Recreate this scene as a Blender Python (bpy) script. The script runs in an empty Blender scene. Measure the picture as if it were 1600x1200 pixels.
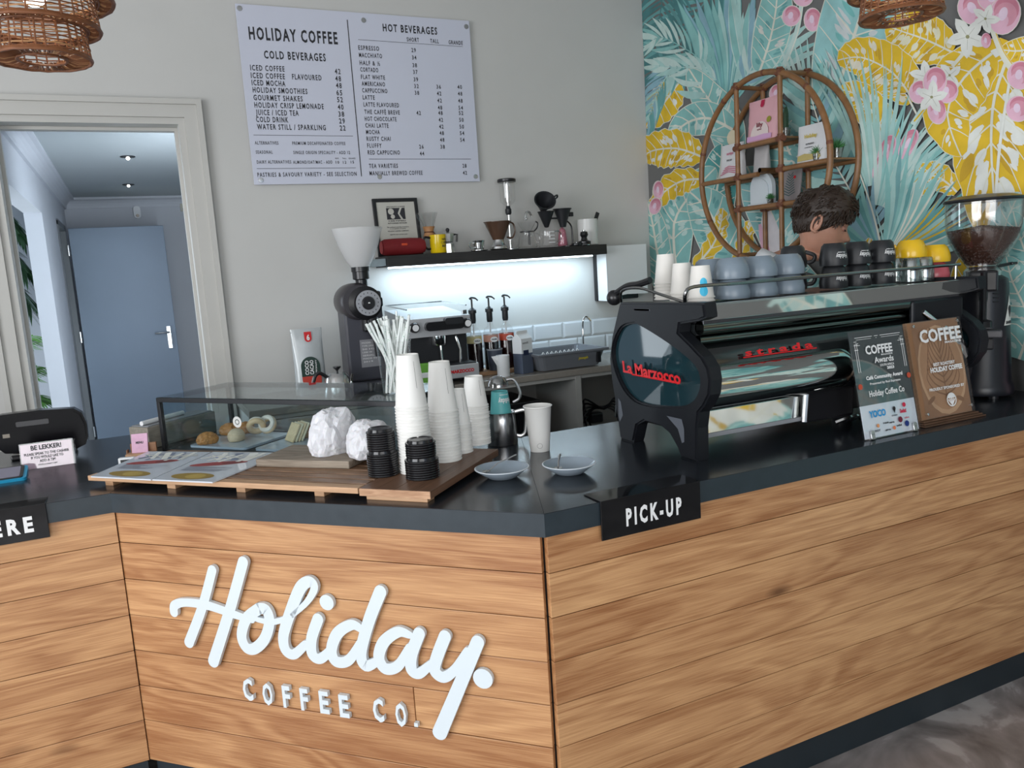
import bpy, bmesh, math, random
from mathutils import Vector, Matrix
random.seed(7)
PI = math.pi
# ------------------------------------------------------------------ camera, world, lights
sc = bpy.context.scene
YAW, PITCH, ROLL, FPX = .433177, .145645, -.064110, 1251.07
CAM = Vector((0, 0, 1.6))
_f = Vector((math.sin(YAW)*math.cos(PITCH), math.cos(YAW)*math.cos(PITCH), -math.sin(PITCH)))
_r = Vector((math.cos(YAW), -math.sin(YAW), 0)); _u = _r.cross(_f)
_R = _r*math.cos(ROLL) + _u*math.sin(ROLL); _U = -_r*math.sin(ROLL) + _u*math.cos(ROLL)
cd = bpy.data.cameras.new('camera'); cam = bpy.data.objects.new('camera', cd); sc.collection.objects.link(cam)
cam.matrix_world = Matrix(((_R.x, _U.x, -_f.x, CAM.x), (_R.y, _U.y, -_f.y, CAM.y), (_R.z, _U.z, -_f.z, CAM.z), (0, 0, 0, 1)))
cd.sensor_width = 36; cd.lens = FPX/1600*36; cd.clip_start = .02
sc.camera = cam
sc.view_settings.view_transform = 'Standard'; sc.view_settings.look = 'None'
sc.view_settings.gamma = 1; sc.view_settings.use_curve_mapping = False
sc.view_settings.exposure = 0.36
w = bpy.data.worlds.new('sky'); sc.world = w; w.use_nodes = True
bgn = w.node_tree.nodes['Background']; bgn.inputs[0].default_value = (.60, .78, 1, 1); bgn.inputs[1].default_value = .75

def area(name, loc, target, sx, sy, power, col, spread=PI):
    l = bpy.data.lights.new(name, 'AREA'); l.shape = 'RECTANGLE'; l.size = sx; l.size_y = sy; l.energy = power; l.color = col; l.spread = spread
    o = bpy.data.objects.new(name, l); sc.collection.objects.link(o); o.location = loc
    o.rotation_euler = (Vector(target)-Vector(loc)).to_track_quat('-Z', 'Y').to_euler(); return o
# daylight through the shop front (behind the camera) and through the glazed left side
area('daylight_front', (-.9, -2.95, 1.75), (.4, 3, 1.1), 3.6, 2.2, 80, (1, .98, .95))
area('daylight_left', (-3.7, .4, 1.7), (3, 1.4, 1.1), 3.4, 2.2, 125, (.98, .99, 1))
area('daylight_hall_door', (.56, 5.05, 1.45), (-.1, 8.6, 1.5), .18, 1.7, 17, (.80, .90, 1))
area('daylight_hall', (-2.3, 6.6, 1.6), (.7, 6.0, 1.3), 1.8, 2.2, 62, (.86, .94, 1))
area('led_strip', (1.9, 4.22, 1.628), (1.9, 4.29, 1.0), 1.25, .06, 6.2, (.60, .83, 1))

# ------------------------------------------------------------------ helpers
def pix(px, py, p0, n):
    """the point of a real plane (point p0, normal n) seen at a pixel of the 1600x1200 photograph"""
    v = _f + _R*((px-800)/FPX) - _U*((py-600)/FPX); p0 = Vector(p0); n = Vector(n)
    return CAM + v*(((p0-CAM).dot(n))/v.dot(n))
def link(o): sc.collection.objects.link(o); return o
def tag(o, label=None, cat=None, group=None, kind=None):
    if label: o['label'] = label
    if cat: o['category'] = cat
    if group: o['group'] = group
    if kind: o['kind'] = kind
    return o
def empty(name, loc=(0, 0, 0), rz=0, label=None, cat=None, group=None):
    o = bpy.data.objects.new(name, None); o.empty_display_size = .05; link(o); o.location = loc; o.rotation_euler = (0, 0, rz)
    return tag(o, label, cat, group)
def copy_tree(o, parent=None):
    c = o.copy(); link(c)
    if parent: c.parent = parent
    for ch in list(o.children): copy_tree(ch, c)
    return c
MATS = {}
def mat(name, col, rough=.5, metal=0, **k):
    if name in MATS: return MATS[name]
    m = bpy.data.materials.new(name); m.use_nodes = True; nt = m.node_tree; b = nt.nodes['Principled BSDF']
    c = tuple(col)+(1,) if len(col) == 3 else col
    b.inputs['Base Color'].default_value = c; b.inputs['Roughness'].default_value = rough; b.inputs['Metallic'].default_value = metal
    b.inputs['IOR'].default_value = k.get('ior', 1.5)
    if 'trans' in k: b.inputs['Transmission Weight'].default_value = k['trans']
    if 'coat' in k: b.inputs['Coat Weight'].default_value = k['coat']; b.inputs['Coat Roughness'].default_value = .08
    if 'sheen' in k: b.inputs['Sheen Weight'].default_value = k['sheen']
    if 'sss' in k: b.inputs['Subsurface Weight'].default_value = k['sss']; b.inputs['Subsurface Radius'].default_value = (.01, .004, .002)
    if 'emit' in k: b.inputs['Emission Color'].default_value = c; b.inputs['Emission Strength'].default_value = k['emit']
    if 'spec' in k: b.inputs['Specular IOR Level'].default_value = k['spec']
    if 'alpha' in k: b.inputs['Alpha'].default_value = k['alpha']
    nz = k.get('noise')     # (scale, colour variation, bump, roughness variation)
    if nz:
        tc = nt.nodes.new('ShaderNodeTexCoord'); n = nt.nodes.new('ShaderNodeTexNoise'); n.inputs['Scale'].default_value = nz[0]; n.inputs['Detail'].default_value = 5
        nt.links.new(tc.outputs['Object'], n.inputs['Vector'])
        if nz[1]:
            mr = nt.nodes.new('ShaderNodeMapRange'); mr.inputs[3].default_value = 1-nz[1]; mr.inputs[4].default_value = 1+nz[1]
            nt.links.new(n.outputs['Fac'], mr.inputs[0])
            mx = nt.nodes.new('ShaderNodeMix'); mx.data_type = 'RGBA'; mx.blend_type = 'MULTIPLY'; mx.inputs[0].default_value = 1
            mx.inputs[6].default_value = c; nt.links.new(mr.outputs[0], mx.inputs[7]); nt.links.new(mx.outputs[2], b.inputs['Base Color'])
        if nz[2]:
            bp = nt.nodes.new('ShaderNodeBump'); bp.inputs['Strength'].default_value = nz[2]; bp.inputs['Distance'].default_value = .01
            nt.links.new(n.outputs['Fac'], bp.inputs['Height']); nt.links.new(bp.outputs[0], b.inputs['Normal'])
        if len(nz) > 3:
            m2 = nt.nodes.new('ShaderNodeMapRange'); m2.inputs[3].default_value = max(0, rough-nz[3]); m2.inputs[4].default_value = rough+nz[3]
            nt.links.new(n.outputs['Fac'], m2.inputs[0]); nt.links.new(m2.outputs[0], b.inputs['Roughness'])
    MATS[name] = m; return m
def wood(name, dark, light, rough=.45, scale=1.0, knots=False, rnd=.25):
    """oak-like grain that runs along each board's own X axis; every board object gets its own cut and tone"""
    if name in MATS: return MATS[name]
    m = bpy.data.materials.new(name); m.use_nodes = True; nt = m.node_tree; N = nt.nodes.new; L = nt.links.new; b = nt.nodes['Principled BSDF']
    tc = N('ShaderNodeTexCoord'); oi = N('ShaderNodeObjectInfo'); add = N('ShaderNodeVectorMath'); add.operation = 'ADD'
    sc_ = N('ShaderNodeVectorMath'); sc_.operation = 'SCALE'; sc_.inputs[3].default_value = 37
    cmb = N('ShaderNodeCombineXYZ')
    for i in range(3): L(oi.outputs['Random'], cmb.inputs[i])
    L(cmb.outputs[0], sc_.inputs[0]); L(tc.outputs['Object'], add.inputs[0]); L(sc_.outputs[0], add.inputs[1])
    mp = N('ShaderNodeMapping'); mp.inputs['Scale'].default_value = (.9*scale, 6.5*scale, 6.5*scale); L(add.outputs[0], mp.inputs[0])
    n1 = N('ShaderNodeTexNoise'); n1.inputs['Scale'].default_value = 1; n1.inputs['Detail'].default_value = 3; n1.inputs['Distortion'].default_value = .6; L(mp.outputs[0], n1.inputs['Vector'])
    mul = N('ShaderNodeMath'); mul.operation = 'MULTIPLY'; mul.inputs[1].default_value = 52; L(n1.outputs['Fac'], mul.inputs[0])
    sn = N('ShaderNodeMath'); sn.operation = 'SINE'; L(mul.outputs[0], sn.inputs[0])
    mp2 = N('ShaderNodeMapping'); mp2.inputs['Scale'].default_value = (7*scale, 260*scale, 260*scale); L(add.outputs[0], mp2.inputs[0])
    n2 = N('ShaderNodeTexNoise'); n2.inputs['Scale'].default_value = 1; n2.inputs['Detail'].default_value = 4; L(mp2.outputs[0], n2.inputs['Vector'])
    mp3 = N('ShaderNodeMapping'); mp3.inputs['Scale'].default_value = (2.2*scale, 7*scale, 7*scale); L(add.outputs[0], mp3.inputs[0])
    n3 = N('ShaderNodeTexNoise'); n3.inputs['Scale'].default_value = 1; n3.inputs['Detail'].default_value = 2; L(mp3.outputs[0], n3.inputs['Vector'])
    def mth(op, a, bb):
        x = N('ShaderNodeMath'); x.operation = op
        for i, v in enumerate((a, bb)):
            if isinstance(v, (int, float)): x.inputs[i].default_value = v
            else: L(v, x.inputs[i])
        return x.outputs[0]
    g = mth('ADD', mth('MULTIPLY', sn.outputs[0], .115), mth('MULTIPLY', n2.outputs['Fac'], .75))
    g = mth('ADD', g, mth('MULTIPLY', n3.outputs['Fac'], .55))
    g = mth('ADD', g, mth('MULTIPLY', oi.outputs['Random'], rnd)); g = mth('SUBTRACT', g, .27+rnd/2)
    cr = N('ShaderNodeValToRGB'); cr.color_ramp.elements[0].color = tuple(dark)+(1,); cr.color_ramp.elements[1].color = tuple(light)+(1,)
    cr.color_ramp.elements[0].position = .1; cr.color_ramp.elements[1].position = .75
    L(g, cr.inputs[0]); out = cr.outputs[0]
    if knots:
        vo = N('ShaderNodeTexVoronoi'); vo.inputs['Scale'].default_value = 1; mp4 = N('ShaderNodeMapping'); mp4.inputs['Scale'].default_value = (1.9, 5, 5)
        L(add.outputs[0], mp4.inputs[0]); L(mp4.outputs[0], vo.inputs['Vector'])
        k = N('ShaderNodeMapRange'); k.inputs[1].default_value = .02; k.inputs[2].default_value = .11; k.inputs[3].default_value = 1; k.inputs[4].default_value = 0; L(vo.outputs['Distance'], k.inputs[0])
        mx = N('ShaderNodeMix'); mx.data_type = 'RGBA'; L(mth('MULTIPLY', k.outputs[0], .75), mx.inputs[0]); L(out, mx.inputs[6]); mx.inputs[7].default_value = (dark[0]*.3, dark[1]*.25, dark[2]*.22, 1)
        out = mx.outputs[2]
    L(out, b.inputs['Base Color']); b.inputs['Roughness'].default_value = rough
    bp = N('ShaderNodeBump'); bp.inputs['Strength'].default_value = .15; bp.inputs['Distance'].default_value = .003; L(n2.outputs['Fac'], bp.inputs['Height']); L(bp.outputs[0], b.inputs['Normal'])
    MATS[name] = m; return m
def glassmat(name='clear_glass', col=(1, 1, 1), rough=0.0, a=.12):
    """thin clear sheet: mostly lets light straight through, reflects like glass at its surface"""
    if name in MATS: return MATS[name]
    m = bpy.data.materials.new(name); m.use_nodes = True; nt = m.node_tree; N = nt.nodes.new; L = nt.links.new
    nt.nodes.remove(nt.nodes['Principled BSDF']); o = nt.nodes['Material Output']
    t = N('ShaderNodeBsdfTransparent'); t.inputs[0].default_value = tuple(col)+(1,); g = N('ShaderNodeBsdfGlossy'); g.inputs['Roughness'].default_value = max(rough, .02)
    fr = N('ShaderNodeFresnel'); ge = N('ShaderNodeNewGeometry'); io = N('ShaderNodeMath'); io.operation = 'MULTIPLY_ADD'; io.inputs[1].default_value = -.8333; io.inputs[2].default_value = 1.5; L(ge.outputs['Backfacing'], io.inputs[0]); L(io.outputs[0], fr.inputs[0]); ad = N('ShaderNodeMath'); ad.operation = 'MULTIPLY_ADD'; ad.inputs[1].default_value = 1.0; ad.inputs[2].default_value = a*.25; ad.use_clamp = True
    L(fr.outputs[0], ad.inputs[0]); mx = N('ShaderNodeMixShader'); L(ad.outputs[0], mx.inputs[0]); L(t.outputs[0], mx.inputs[1]); L(g.outputs[0], mx.inputs[2]); L(mx.outputs[0], o.inputs[0])
    MATS[name] = m; return m

class MB:
    """collects shapes, links them as ONE mesh object"""
    def __init__(s): s.v = []; s.f = []; s.m = []; s.mats = []; s.M = Matrix.Identity(4); s.smooth = []
    def mi(s, m):
        if m is None: return 0
        if m not in s.mats: s.mats.append(m)
        return s.mats.index(m)
    def add(s, vs, fs, m=None, smooth=False):
        o = len(s.v); s.v += [tuple(s.M @ Vector(v)) for v in vs]; k = s.mi(m)
        for f in fs: s.f.append(tuple(i+o for i in f)); s.m.append(k); s.smooth.append(smooth)
        return s
    def box(s, x0, x1, y0, y1, z0, z1, m=None, b=0, R=None):
        if b:
            b = min(b, (x1-x0)*.45, (y1-y0)*.45, (z1-z0)*.45)
            bm = bmesh.new(); bmesh.ops.create_cube(bm, size=1)
            for v in bm.verts: v.co = Vector((x0+(v.co.x+.5)*(x1-x0), y0+(v.co.y+.5)*(y1-y0), z0+(v.co.z+.5)*(z1-z0)))
            bmesh.ops.bevel(bm, geom=bm.edges[:], offset=b, segments=2, affect='EDGES', profile=.5)
            bm.verts.index_update(); vs = [v.co.copy() for v in bm.verts]; fs = [[v.index for v in f.verts] for f in bm.faces]; bm.free()
        else:
            vs = [Vector((x, y, z)) for z in (z0, z1) for y in (y0, y1) for x in (x0, x1)]
            fs = [(0, 2, 3, 1), (4, 5, 7, 6), (0, 1, 5, 4), (2, 6, 7, 3), (0, 4, 6, 2), (1, 3, 7, 5)]
        if R is not None: vs = [R @ v for v in vs]
        return s.add(vs, fs, m, False)
    def prism(s, pts, h0, h1, axis='z', m=None, smooth=False):
        """extrude a polygon (2D list); axis = extrusion axis"""
        def P(a, b, h): return {'z': (a, b, h), 'y': (a, h, b), 'x': (h, a, b)}[axis]
        n = len(pts); vs = [P(a, b, h0) for a, b in pts]+[P(a, b, h1) for a, b in pts]
        fs = [tuple(range(n))[::-1], tuple(range(n, 2*n))]+[(i, (i+1) % n, n+(i+1) % n, n+i) for i in range(n)]
        return s.add(vs, fs, m, smooth)
    def lathe(s, prof, seg=24, m=None, c=(0, 0, 0), smooth=True, R=None, sx=1, sy=1):
        """profile [(r,z)...] around Z; r=0 closes"""
        vs = []; fs = []; rows = []
        for r, z in prof:
            if r <= 1e-6: rows.append([len(vs)]); vs.append(Vector((0, 0, z)))
            else:
                rows.append(list(range(len(vs), len(vs)+seg)))
                for i in range(seg): a = 2*PI*i/seg; vs.append(Vector((r*math.cos(a)*sx, r*math.sin(a)*sy, z)))
        for a, b in zip(rows, rows[1:]):
            for i in range(seg):
                j = (i+1) % seg
                if len(a) == 1 and len(b) == 1: continue
                if len(a) == 1: fs.append((a[0], b[j], b[i]))
                elif len(b) == 1: fs.append((a[i], a[j], b[0]))
                else: fs.append((a[i], a[j], b[j], b[i]))
        vs = [(R @ v if R is not None else v)+Vector(c) for v in vs]
        return s.add(vs, fs, m, smooth)
    def tube(s, pts, r, seg=8, m=None, closed=False, smooth=True, cap=True, flat=1.0):
        pts = [Vector(p) for p in pts]; n = len(pts); vs = []; fs = []
        rr = r if isinstance(r, (list, tuple)) else [r]*n; up = Vector((0, 0, 1)); prev = None
        for i, p in enumerate(pts):
            a = pts[(i-1) % n] if (closed or i > 0) else p; b = pts[(i+1) % n] if (closed or i < n-1) else p
            d = (b-a).normalized()
            if prev is None: x = d.cross(up) if abs(d.z) < .95 else d.cross(Vector((1, 0, 0)))
            else: x = prev - d*prev.dot(d)
            x.normalize(); prev = x; y = d.cross(x)
            for k in range(seg): t = 2*PI*k/seg; vs.append(p + x*(math.cos(t)*rr[i]) + y*(math.sin(t)*rr[i]*flat))
        for i in range(n if closed else n-1):
            j = (i+1) % n
            for k in range(seg): l = (k+1) % seg; fs.append((i*seg+k, i*seg+l, j*seg+l, j*seg+k))
        if cap and not closed: fs.append(tuple(range(seg))[::-1]); fs.append(tuple((n-1)*seg+k for k in range(seg)))
        return s.add(vs, fs, m, smooth)
    def ball(s, c, r, m=None, seg=16, sz=1, sx=1, sy=1, R=None):
        k = max(6, seg//2); return s.lathe([(r*math.sin(PI*i/k), -r*math.cos(PI*i/k)*sz) for i in range(k+1)], seg, m, c, True, R, sx, sy)
    def build(s, name, m=None, parent=None, kind=None, label=None, loc=None):
        me = bpy.data.meshes.new(name); me.from_pydata(s.v, [], s.f)
        ms = s.mats or ([m] if m else [])
        for x in ms: me.materials.append(x)
        me.polygons.foreach_set('material_index', s.m); me.polygons.foreach_set('use_smooth', s.smooth); 
        bm = bmesh.new(); bm.from_mesh(me); bmesh.ops.recalc_face_normals(bm, faces=bm.faces[:])
        for e in bm.edges:
            if len(e.link_faces) == 2 and e.calc_face_angle(0) > .7: e.smooth = False
        bm.to_mesh(me); bm.free(); me.update()
        o = bpy.data.objects.new(name, me); link(o)
        if parent: o.parent = parent
        if loc is not None: o.location = loc
        if kind: o['kind'] = kind
        if label: o['label'] = label
        return o
def arc(cx, cy, r, a0, a1, n): return [(cx+r*math.cos(math.radians(a0+(a1-a0)*i/n)), cy+r*math.sin(math.radians(a0+(a1-a0)*i/n))) for i in range(n+1)]
def rrect(x0, x1, y0, y1, r, n=4): return arc(x1-r, y0+r, r, -90, 0, n)+arc(x1-r, y1-r, r, 0, 90, n)+arc(x0+r, y1-r, r, 90, 180, n)+arc(x0+r, y0+r, r, 180, 270, n)
def smooth_path(pts, n=6):
    P = [Vector(p) for p in pts]; out = []
    for i in range(len(P)-1):
        p0 = P[max(i-1, 0)]; p1 = P[i]; p2 = P[i+1]; p3 = P[min(i+2, len(P)-1)]
        for k in range(n):
            t = k/n; out.append(.5*((2*p1)+(p2-p0)*t+(2*p0-5*p1+4*p2-p3)*t*t+(3*p1-p0-3*p2+p3)*t**3))
    out.append(P[-1]); return out
def RT(loc=(0, 0, 0), rx=0, ry=0, rz=0): return Matrix.Translation(loc) @ Matrix.Rotation(rz, 4, 'Z') @ Matrix.Rotation(ry, 4, 'Y') @ Matrix.Rotation(rx, 4, 'X')
_tc = {}
def text_geo(txt, bold=0, space=1):
    """outline of a string in the built-in font, cap height about 0.69 at size 1, as (verts, faces, width)"""
    key = (txt, bold, space)
    if key in _tc: return _tc[key]
    cu = bpy.data.curves.new('t', 'FONT'); cu.body = txt; cu.size = 1; cu.offset = bold; cu.resolution_u = 2; cu.space_character = space
    o = bpy.data.objects.new('t', cu); link(o); dg = bpy.context.evaluated_depsgraph_get(); e = o.evaluated_get(dg); me = e.to_mesh()
    v = [x.co.copy() for x in me.vertices]; f = [tuple(p.vertices) for p in me.polygons]; e.to_mesh_clear()
    bpy.data.objects.remove(o); bpy.data.curves.remove(cu)
    x0 = min((q.x for q in v), default=0); x1 = max((q.x for q in v), default=0)
    _tc[key] = ([Vector((q.x-x0, q.y, 0)) for q in v], f, x1-x0); return _tc[key]
def text(mb, txt, O, ux, uy, h, w=None, align='l', m=None, bold=0, space=1, sx=.8, th=.0):
    """write txt with cap height h at O on the plane (ux, uy); w = exact width or sx = width factor"""
    v, f, W = text_geo(txt, bold, space)
    if not v: return
    k = h/.70; kx = (w/W) if w else k*sx; off = {'l': 0, 'c': -W*kx/2, 'r': -W*kx}[align]; O = Vector(O); ux = Vector(ux); uy = Vector(uy); n = ux.cross(uy)
    vs = [O+ux*(q.x*kx+off)+uy*(q.y*k) for q in v]
    if th:
        nn = len(vs); from collections import Counter
        ed = Counter(); 
        for g in f:
            for a, b in zip(g, g[1:]+g[:1]): ed[(min(a, b), max(a, b))] += 1
        fs = list(f)+[tuple(i+nn for i in g) for g in f]; dirs = [(a, b) for g in f for a, b in zip(g, g[1:]+g[:1]) if ed[(min(a, b), max(a, b))] == 1]
        fs += [(a, b, b+nn, a+nn) for a, b in dirs]; vs = [p for p in vs]+[p+n*th for p in vs]; mb.add(vs, fs, m)
    else: mb.add(vs, f, m)

# ------------------------------------------------------------------ materials
M_wall = mat('white_wall_paint', (.56, .555, .535), .75, noise=(3, .05, .04))
M_wall2 = mat('hall_wall_paint', (.60, .62, .66), .75, noise=(3, .04, .04))
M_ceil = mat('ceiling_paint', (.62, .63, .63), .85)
M_trim = mat('trim_paint', (.52, .51, .48), .5, noise=(6, .05, .03))
M_counter = mat('black_counter_top', (.016, .019, .024), .2, noise=(5, .12, 0.01, .06), spec=.5)
M_slab = mat('slate_counter_edge', (.020, .030, .038), .38, noise=(30, .2, .05, .1))
M_kick = mat('kickboard_slate', (.012, .019, .025), .5, noise=(9, .2, .02))
M_oak = wood('counter_oak', (.31, .13, .05), (.64, .36, .17), .34, knots=True)
M_white = mat('white_plastic', (.78, .79, .80), .35)
M_paper = mat('white_paper_cup', (.84, .83, .80), .55)
M_black = mat('black_plastic', (.012, .012, .014), .28)
M_blackm = mat('matte_black', (.014, .015, .018), .45)
M_steel = mat('brushed_steel', (.62, .62, .62), .22, 1, noise=(40, .05, 0, .05))
M_chrome = mat('chrome', (.8, .8, .8), .06, 1)
M_red = mat('red_enamel', (.62, .01, .015), .35)
M_glass = glassmat()
M_glass2 = glassmat('tinted_case_glass', (.90, .95, .96), 0, .1)
M_txt = mat('black_print', (.02, .02, .025), .6)
M_wtxt = mat('white_print', (.8, .8, .8), .6)
M_lwood = wood('pale_board_wood', (.33, .18, .09), (.62, .38, .22), .5, 1.5)
M_dwood = wood('slat_board_wood', (.14, .075, .04), (.33, .19, .11), .42, 1.5)
M_grey = mat('grey_paint', (.25, .26, .28), .5)

def marble():
    m = mat('grey_marble_floor', (.2, .19, .19), .25); nt = m.node_tree; N = nt.nodes.new; L = nt.links.new; b = nt.nodes['Principled BSDF']
    tc = N('ShaderNodeTexCoord'); n = N('ShaderNodeTexNoise'); n.inputs['Scale'].default_value = 2.6; n.inputs['Detail'].default_value = 9; n.inputs['Distortion'].default_value = 1.6
    L(tc.outputs['Object'], n.inputs['Vector']); cr = N('ShaderNodeValToRGB'); e = cr.color_ramp.elements
    e[0].position = .3; e[0].color = (.13, .115, .11, 1); e[1].position = .72; e[1].color = (.46, .42, .41, 1)
    x = e.new(.49); x.color = (.27, .24, .235, 1); x = e.new(.53); x.color = (.38, .35, .34, 1)
    L(n.outputs['Fac'], cr.inputs[0]); L(cr.outputs[0], b.inputs['Base Color']); return m
M_floor = marble()
# ------------------------------------------------------------------ the room
YB, XR, ZC = 4.35, 3.06, 3.35
MB().box(-4, 3.4, -3.2, YB, -.1, 0).build('floor', M_floor, kind='structure')
MB().box(-4, 3.4, -3.2, YB+.25, ZC, ZC+.1).build('ceiling', M_ceil, kind='structure')
wb = MB()
OX0, OX1, OZ = -.505, .335, 2.42
wb.box(-4, OX0, YB, YB+.22, 0, ZC).box(OX1, 3.4, YB, YB+.22, 0, ZC).box(OX0, OX1, YB, YB+.22, OZ, ZC)
wall_back = wb.build('wall_back', M_wall, kind='structure')
wall_right = MB().box(XR, XR+.2, -3.2, YB, 0, ZC).build('wall_right', mat('mural_grey_ground', (.155, .155, .152), .7), kind='structure')
MB().box(-4.1, -3.9, -3.2, -1.4, 0, ZC).box(-4.1, -3.9, 2.2, YB, 0, ZC).box(-4.1, -3.9, -1.4, 2.2, 2.85, ZC).build('wall_left', M_wall, kind='structure')
MB().box(-4, -2, -3.3, -3.1, 0, ZC).box(2.4, 3.4, -3.3, -3.1, 0, ZC).box(-2, 2.4, -3.3, -3.1, 2.9, ZC).box(-2, 2.4, -3.3, -3.1, 0, .5).build('wall_front', M_wall, kind='structure')
# architrave round the opening to the hall
t = MB()
for d0, d1, y in ((0, .085, .02), (.06, .085, .034)):
    pl = [(OX1+d0, 0), (OX1+d1, 0), (OX1+d1, OZ+d1), (OX0-d1, OZ+d1), (OX0-d1, 0), (OX0-d0, 0), (OX0-d0, OZ+d0), (OX1+d0, OZ+d0)]
    n_ = 8; vs = [(a, YB-y, b) for a, b in pl]+[(a, YB-.0005, b) for a, b in pl]; qd = [(0, 1, 2, 7), (7, 2, 3, 6), (6, 3, 4, 5)]
    t.add(vs, qd+[tuple(i+8 for i in q) for q in qd]+[(i, (i+1) % 8, 8+(i+1) % 8, 8+i) for i in range(8)])
t.build('trim_1', M_trim, kind='structure')
t = MB()
for d_, y0_, y1_ in ((.03, YB-.004, YB+.24), (.045, YB+.1, YB+.14)):
    pl = [(OX1+.001, 0), (OX1+.001, OZ+.001), (OX0-.001, OZ+.001), (OX0-.001, 0), (OX0+d_, 0), (OX0+d_, OZ-d_), (OX1-d_, OZ-d_), (OX1-d_, 0)]
    vs = [(a, y0_, b) for a, b in pl]+[(a, y1_, b) for a, b in pl]; qd = [(0, 1, 6, 7), (1, 2, 5, 6), (2, 3, 4, 5)]
    t.add(vs, qd+[tuple(i+8 for i in q) for q in qd]+[(i, (i+1) % 8, 8+(i+1) % 8, 8+i) for i in range(8)])
t.build('trim_2', M_trim, kind='structure')
# hall
HX0, HX1, HY, HZ = -.49, .69, 9.0, 2.52
MB().box(-1.2, 1.2, YB, HY+.3, -.1, 0).build('floor_hall', mat('hall_floor', (.12, .12, .12), .4), kind='structure')
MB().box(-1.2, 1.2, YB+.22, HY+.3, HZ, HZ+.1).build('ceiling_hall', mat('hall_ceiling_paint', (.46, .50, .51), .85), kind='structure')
MB().box(-1.2, 1.2, HY, HY+.2, 0, HZ).build('wall_hall_back', M_wall2, kind='structure')
MB().box(HX1, HX1+.2, YB+.22, HY, 0, HZ).build('wall_hall_right', M_wall2, kind='structure')
WY0, WY1, WZ = 4.62, 6.45, 2.17
MB().box(HX0-.11, HX0, YB+.22, WY0, 0, HZ).box(HX0-.11, HX0, WY0, WY1, WZ, HZ).box(HX0-.11, HX0, WY1, 7.72, 0, HZ).box(HX0-.11, HX0, 8.55, HY, 0, HZ).box(HX0-.11, HX0, 7.72, 8.55, 2.22, HZ).build('wall_hall_left', M_wall2, kind='structure')
cv = MB()
cp = [(0, 0), (0, -.1), (.02, -.1)]+arc(.1, -.1, .08, 180, 90, 5)+[(.1, 0)]
cv.M = RT((0, HY, HZ), rz=PI/2); cv.prism([(-a, b) for a, b in cp], -HX1, -HX0, 'y')
cv.M = RT((HX0, 0, HZ)); cv.prism(cp, YB+.22, HY, 'y'); cv.M = RT((HX1, 0, HZ)); cv.prism([(-a, b) for a, b in cp], YB+.22, HY, 'y')
cv.build('trim_3', M_wall2, kind='structure')
# door in the hall: frame in the left wall, leaf swung open across the hall
d1 = empty('door_1', (HX0, 8.5, 0)); tag(d1, kind='structure')
fr = MB(); fr.box(-.14, .012, -.80, -.76, 0, 2.22, b=.003).box(-.14, .012, .02, .06, 0, 2.22, b=.003).box(-.14, .012, -.80, .06, 2.18, 2.23, b=.003); fr.build('door_frame', mat('grey_door_frame', (.16, .17, .18), .5), d1)
lf = MB().box(.035, .84, -.02, .022, .01, 2.2, b=.004).build('door_leaf', mat('blue_grey_door', (.20, .255, .33), .45, noise=(2, .08, 0)), d1)
hn = MB(); hn.box(.755, .795, -.032, -.02, 1.02, 1.24, b=.004).tube([(.775, -.03, 1.18), (.775, -.07, 1.18), (.76, -.075, 1.18), (.65, -.075, 1.18)], .01, 8).lathe([(.014, 0), (.014, .006), (0, .006)], 12, R=Matrix.Rotation(PI/2, 3, 'X'), c=(.775, -.032, 1.08)); hn.build('door_handle', M_steel, d1)
for z in (.25, 1.15, 1.95): MB().tube([(.02, -.025, z), (.02, -.025, z+.1)], .008, 8).build('hinge', M_steel, d1)
# downlights, detector, emergency light in the hall
for i, (y, lb) in enumerate(((6.28, 'black recessed spotlight in hall ceiling nearer the opening'), (7.9, 'black recessed spotlight in hall ceiling nearer the far wall'))):
    e = empty('ceiling_spotlight', (.09, y, HZ), 0, lb, 'light', 'spotlights in the hall ceiling')
    MB().lathe([(.048, 0), (.048, -.006), (.036, -.006), (.032, 0)], 20).build('ring', M_blackm, e)
    MB().lathe([(0, -.001), (.033, -.001)], 16).tube([(-.03, 0, -.004), (.03, 0, -.004)], .008, 6).build('reflector', M_blackm, e)
    MB().ball((.0, 0, -.012), .014, seg=10).build('lamp', mat('lit_bulb', (1, .97, .9), .3, emit=2), e)
sn = empty('motion_sensor', tuple(pix(214, 330, (0, HY-.03, 0), (0, 1, 0))), 0, 'small white wall sensor above the open grey door', 'sensor')
MB().prism(rrect(-.032, .032, -.07, .05, .03), -.02, .03, 'y').build('housing', M_white, sn)
MB().ball((0, -.012, -.045), .018, seg=10).build('lens', mat('sensor_lens', (.7, .6, .5), .2), sn)
el = empty('wall_notice', tuple(pix(294, 324, (0, HY-.02, 0), (0, 1, 0))), 0, 'small cream sign box high on hall wall by the right corner', 'sign')
MB().box(-.075, .075, -.015, .018, -.037, .037, b=.004).build('panel', mat('cream_plastic', (.62, .60, .50), .5), el)
m_ = MB(); text(m_, 'EXIT', (-.05, -.0165, -.012), (1, 0, 0), (0, 0, 1), .024, m=M_txt) if False else m_.box(-.055, -.01, -.0175, -.015, -.024, -.008).box(.005, .05, -.0175, -.015, .004, .02).box(.012, .05, -.0175, -.015, -.024, -.018); m_.build('print', M_grey, el)
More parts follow.
